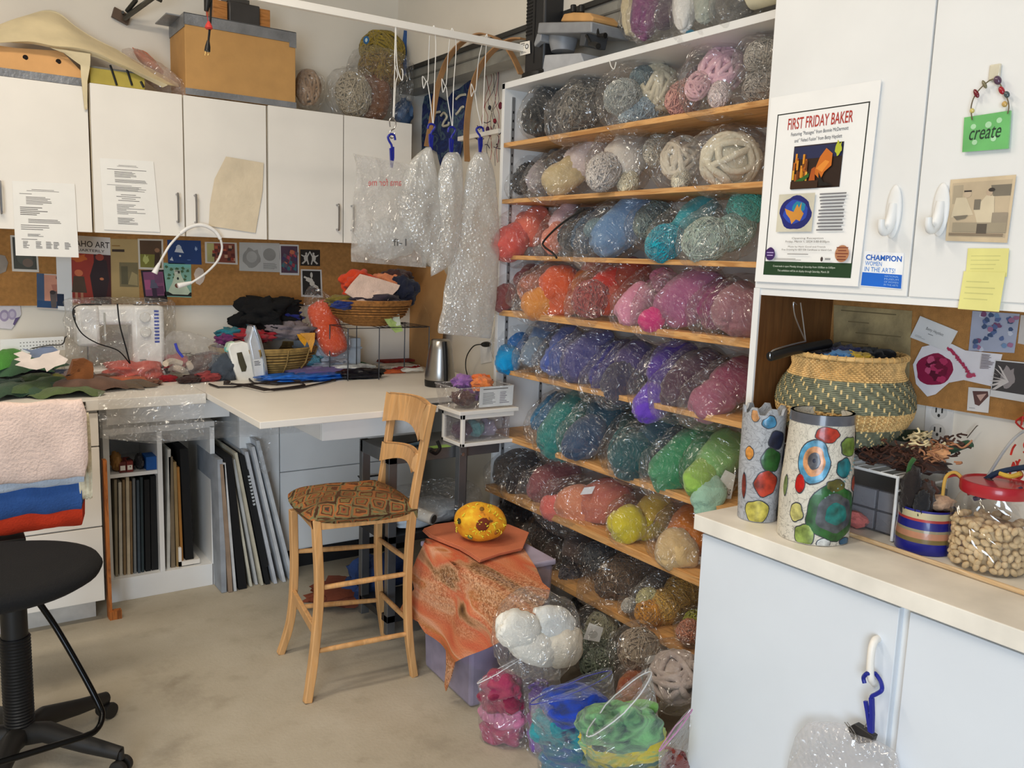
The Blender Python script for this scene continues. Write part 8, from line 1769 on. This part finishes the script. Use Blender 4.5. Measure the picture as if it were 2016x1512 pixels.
for layer in range(12):
    z = .012+layer*.0135
    if z > hn: break
    for ring, nn in ((.97, 26), (.74, 18)):
        if ring < .9 and layer < 9: continue
        for q in range(nn):
            a = 2*PI*(q+rnd.random()*.7+layer*.5)/nn; rr = Rj*ring-.0075
            p = Vector((jb.x+math.cos(a)*rr, jb.y+math.sin(a)*rr, ZD+z+rnd.uniform(-.003, .003)))
            if (p-jb).xy.dot(fwd.xy) > Rj*.5: continue
            d1 = Vector((rnd.gauss(0, 1)*abs(math.sin(a))+.1, rnd.gauss(0, 1)*abs(math.cos(a))+.1, rnd.gauss(0, .8))).normalized(); d2 = d1.orthogonal().normalized(); d3 = d1.cross(d2)
            nut.blob(p, d1*.0098, d2*.0066, d3*.0062, 9, 7)
for q in range(40):
    a = rnd.random()*2*PI; rr = Rj*.9*math.sqrt(rnd.random()); p = Vector((jb.x+math.cos(a)*rr, jb.y+math.sin(a)*rr, ZD+hn+rnd.uniform(-.002, .004))); d1 = Vector((rnd.gauss(0, 1), rnd.gauss(0, 1), .2)).normalized(); d2 = d1.orthogonal().normalized(); nut.blob(p, d1*.0098, d2*.0066, d1.cross(d2)*.0062, 9, 7)
nut.lathe(jb, [(.001, .008), (Rj-.02, .008), (Rj-.02, hn-.006), (.001, hn-.006)], 20)
o = nut.build('pistachio_nuts', mn, r); o['kind'] = 'stuff'
# wooden strip on the counter
a, b_ = AT(1662, 1048, 2, ZD+.006), AT(2030, 1172, 2, ZD+.006); d = (b_-a); tag(MB().tube([a, b_], .0052, 8).build('wooden_strip', WOOD((206, 178, 140), (186, 154, 112), 1), None), 'thin pale wooden strip lying along the counter by the jar', 'strip')

# ---- clip and bubble wrap on the lower door
def clipx(): 
    v = 1.472; r = thing('blue_clip', 'dark blue hook clip hanging from the white loop handle', 'clip', tuple(AT(1715, 1335, 0, v)), 'blue plastic hook clips')
    F = lambda x, y, w_=v: AT(x, y, 0, w_)
    MB().tube(catm([F(1702, 1345), F(1700, 1334), F(1706, 1326, 1.468)], 4)+catm([F(1724, 1326, 1.49), F(1734, 1342, 1.485), F(1736, 1358), F(1726, 1366), F(1716, 1372), F(1716, 1386)], 4), .0042, 8).build('hook', m_blue, r)
    MB().tube([F(1716, 1374), F(1717, 1405), F(1716, 1442)], .0055, 4).build('jaw', m_blue, r); MB().tube([F(1704, 1380), F(1708, 1402), F(1713, 1440)], .0045, 4).build('jaw', m_blue, r); b = MB().tube([F(1708, 1400), F(1716, 1410), F(1702, 1432)], .0012, 6); b.build('spring', m_chrome, r)
clipx()
r = thing('binder_clip', 'black binder clip gripping the bubble wrap on the lower door', 'clip', tuple(AT(1690, 1445, 0, 1.47)))
F = lambda x, y, w_=1.47: AT(x, y, 0, w_)
MB().prism([F(1668, 1432), F(1682, 1425), F(1720, 1450), F(1716, 1462), F(1690, 1465), F(1676, 1455)], (.016, 0, 0)).build('clip_body', M((40, 38, 38), .4), r, True, .002)
for dx in (0, 5): MB().tube([F(1663+dx, 1422), F(1672+dx, 1434, 1.462), F(1684+dx, 1452, 1.462), F(1690+dx, 1462)], .0012, 6).build('wire_arm', m_chrome, r)
def bw(i, j):
    L_ = [(1690, 1452), (1640, 1420), (1590, 1422), (1566, 1450), (1552, 1500), (1545, 1600)]; R_ = [(1700, 1455), (1718, 1452), (1735, 1462), (1765, 1482), (1772, 1510), (1780, 1600)]
    q = j*(len(L_)-1); k = min(int(q), len(L_)-2); w_ = q-k; l_ = (L_[k][0]*(1-w_)+L_[k+1][0]*w_, L_[k][1]*(1-w_)+L_[k+1][1]*w_); r_ = (R_[k][0]*(1-w_)+R_[k+1][0]*w_, R_[k][1]*(1-w_)+R_[k+1][1]*w_)
    a = 2*PI*i; u = .5-.5*math.cos(a); x, y = l_[0]+(r_[0]-l_[0])*u, l_[1]+(r_[1]-l_[1])*u
    p = AT(x, y, 0, 1.478); return p+Vector((-math.sin(a)*.022*(math.sin(min(1, j*1.5+.05)*PI*.5))-.008*abs(noise.noise(p*20)), 0, 0))
r = thing('bubble_wrap', 'bubble wrap bundle hanging on the lower right cabinet door', 'bubble wrap', tuple(AT(1660, 1480, 0, 1.48)))
MB().grid(bw, 41, 24).build('film', FILM(.9, (240, 238, 240), bub=True, rough=.16, gl=1.2), r, ang=180)
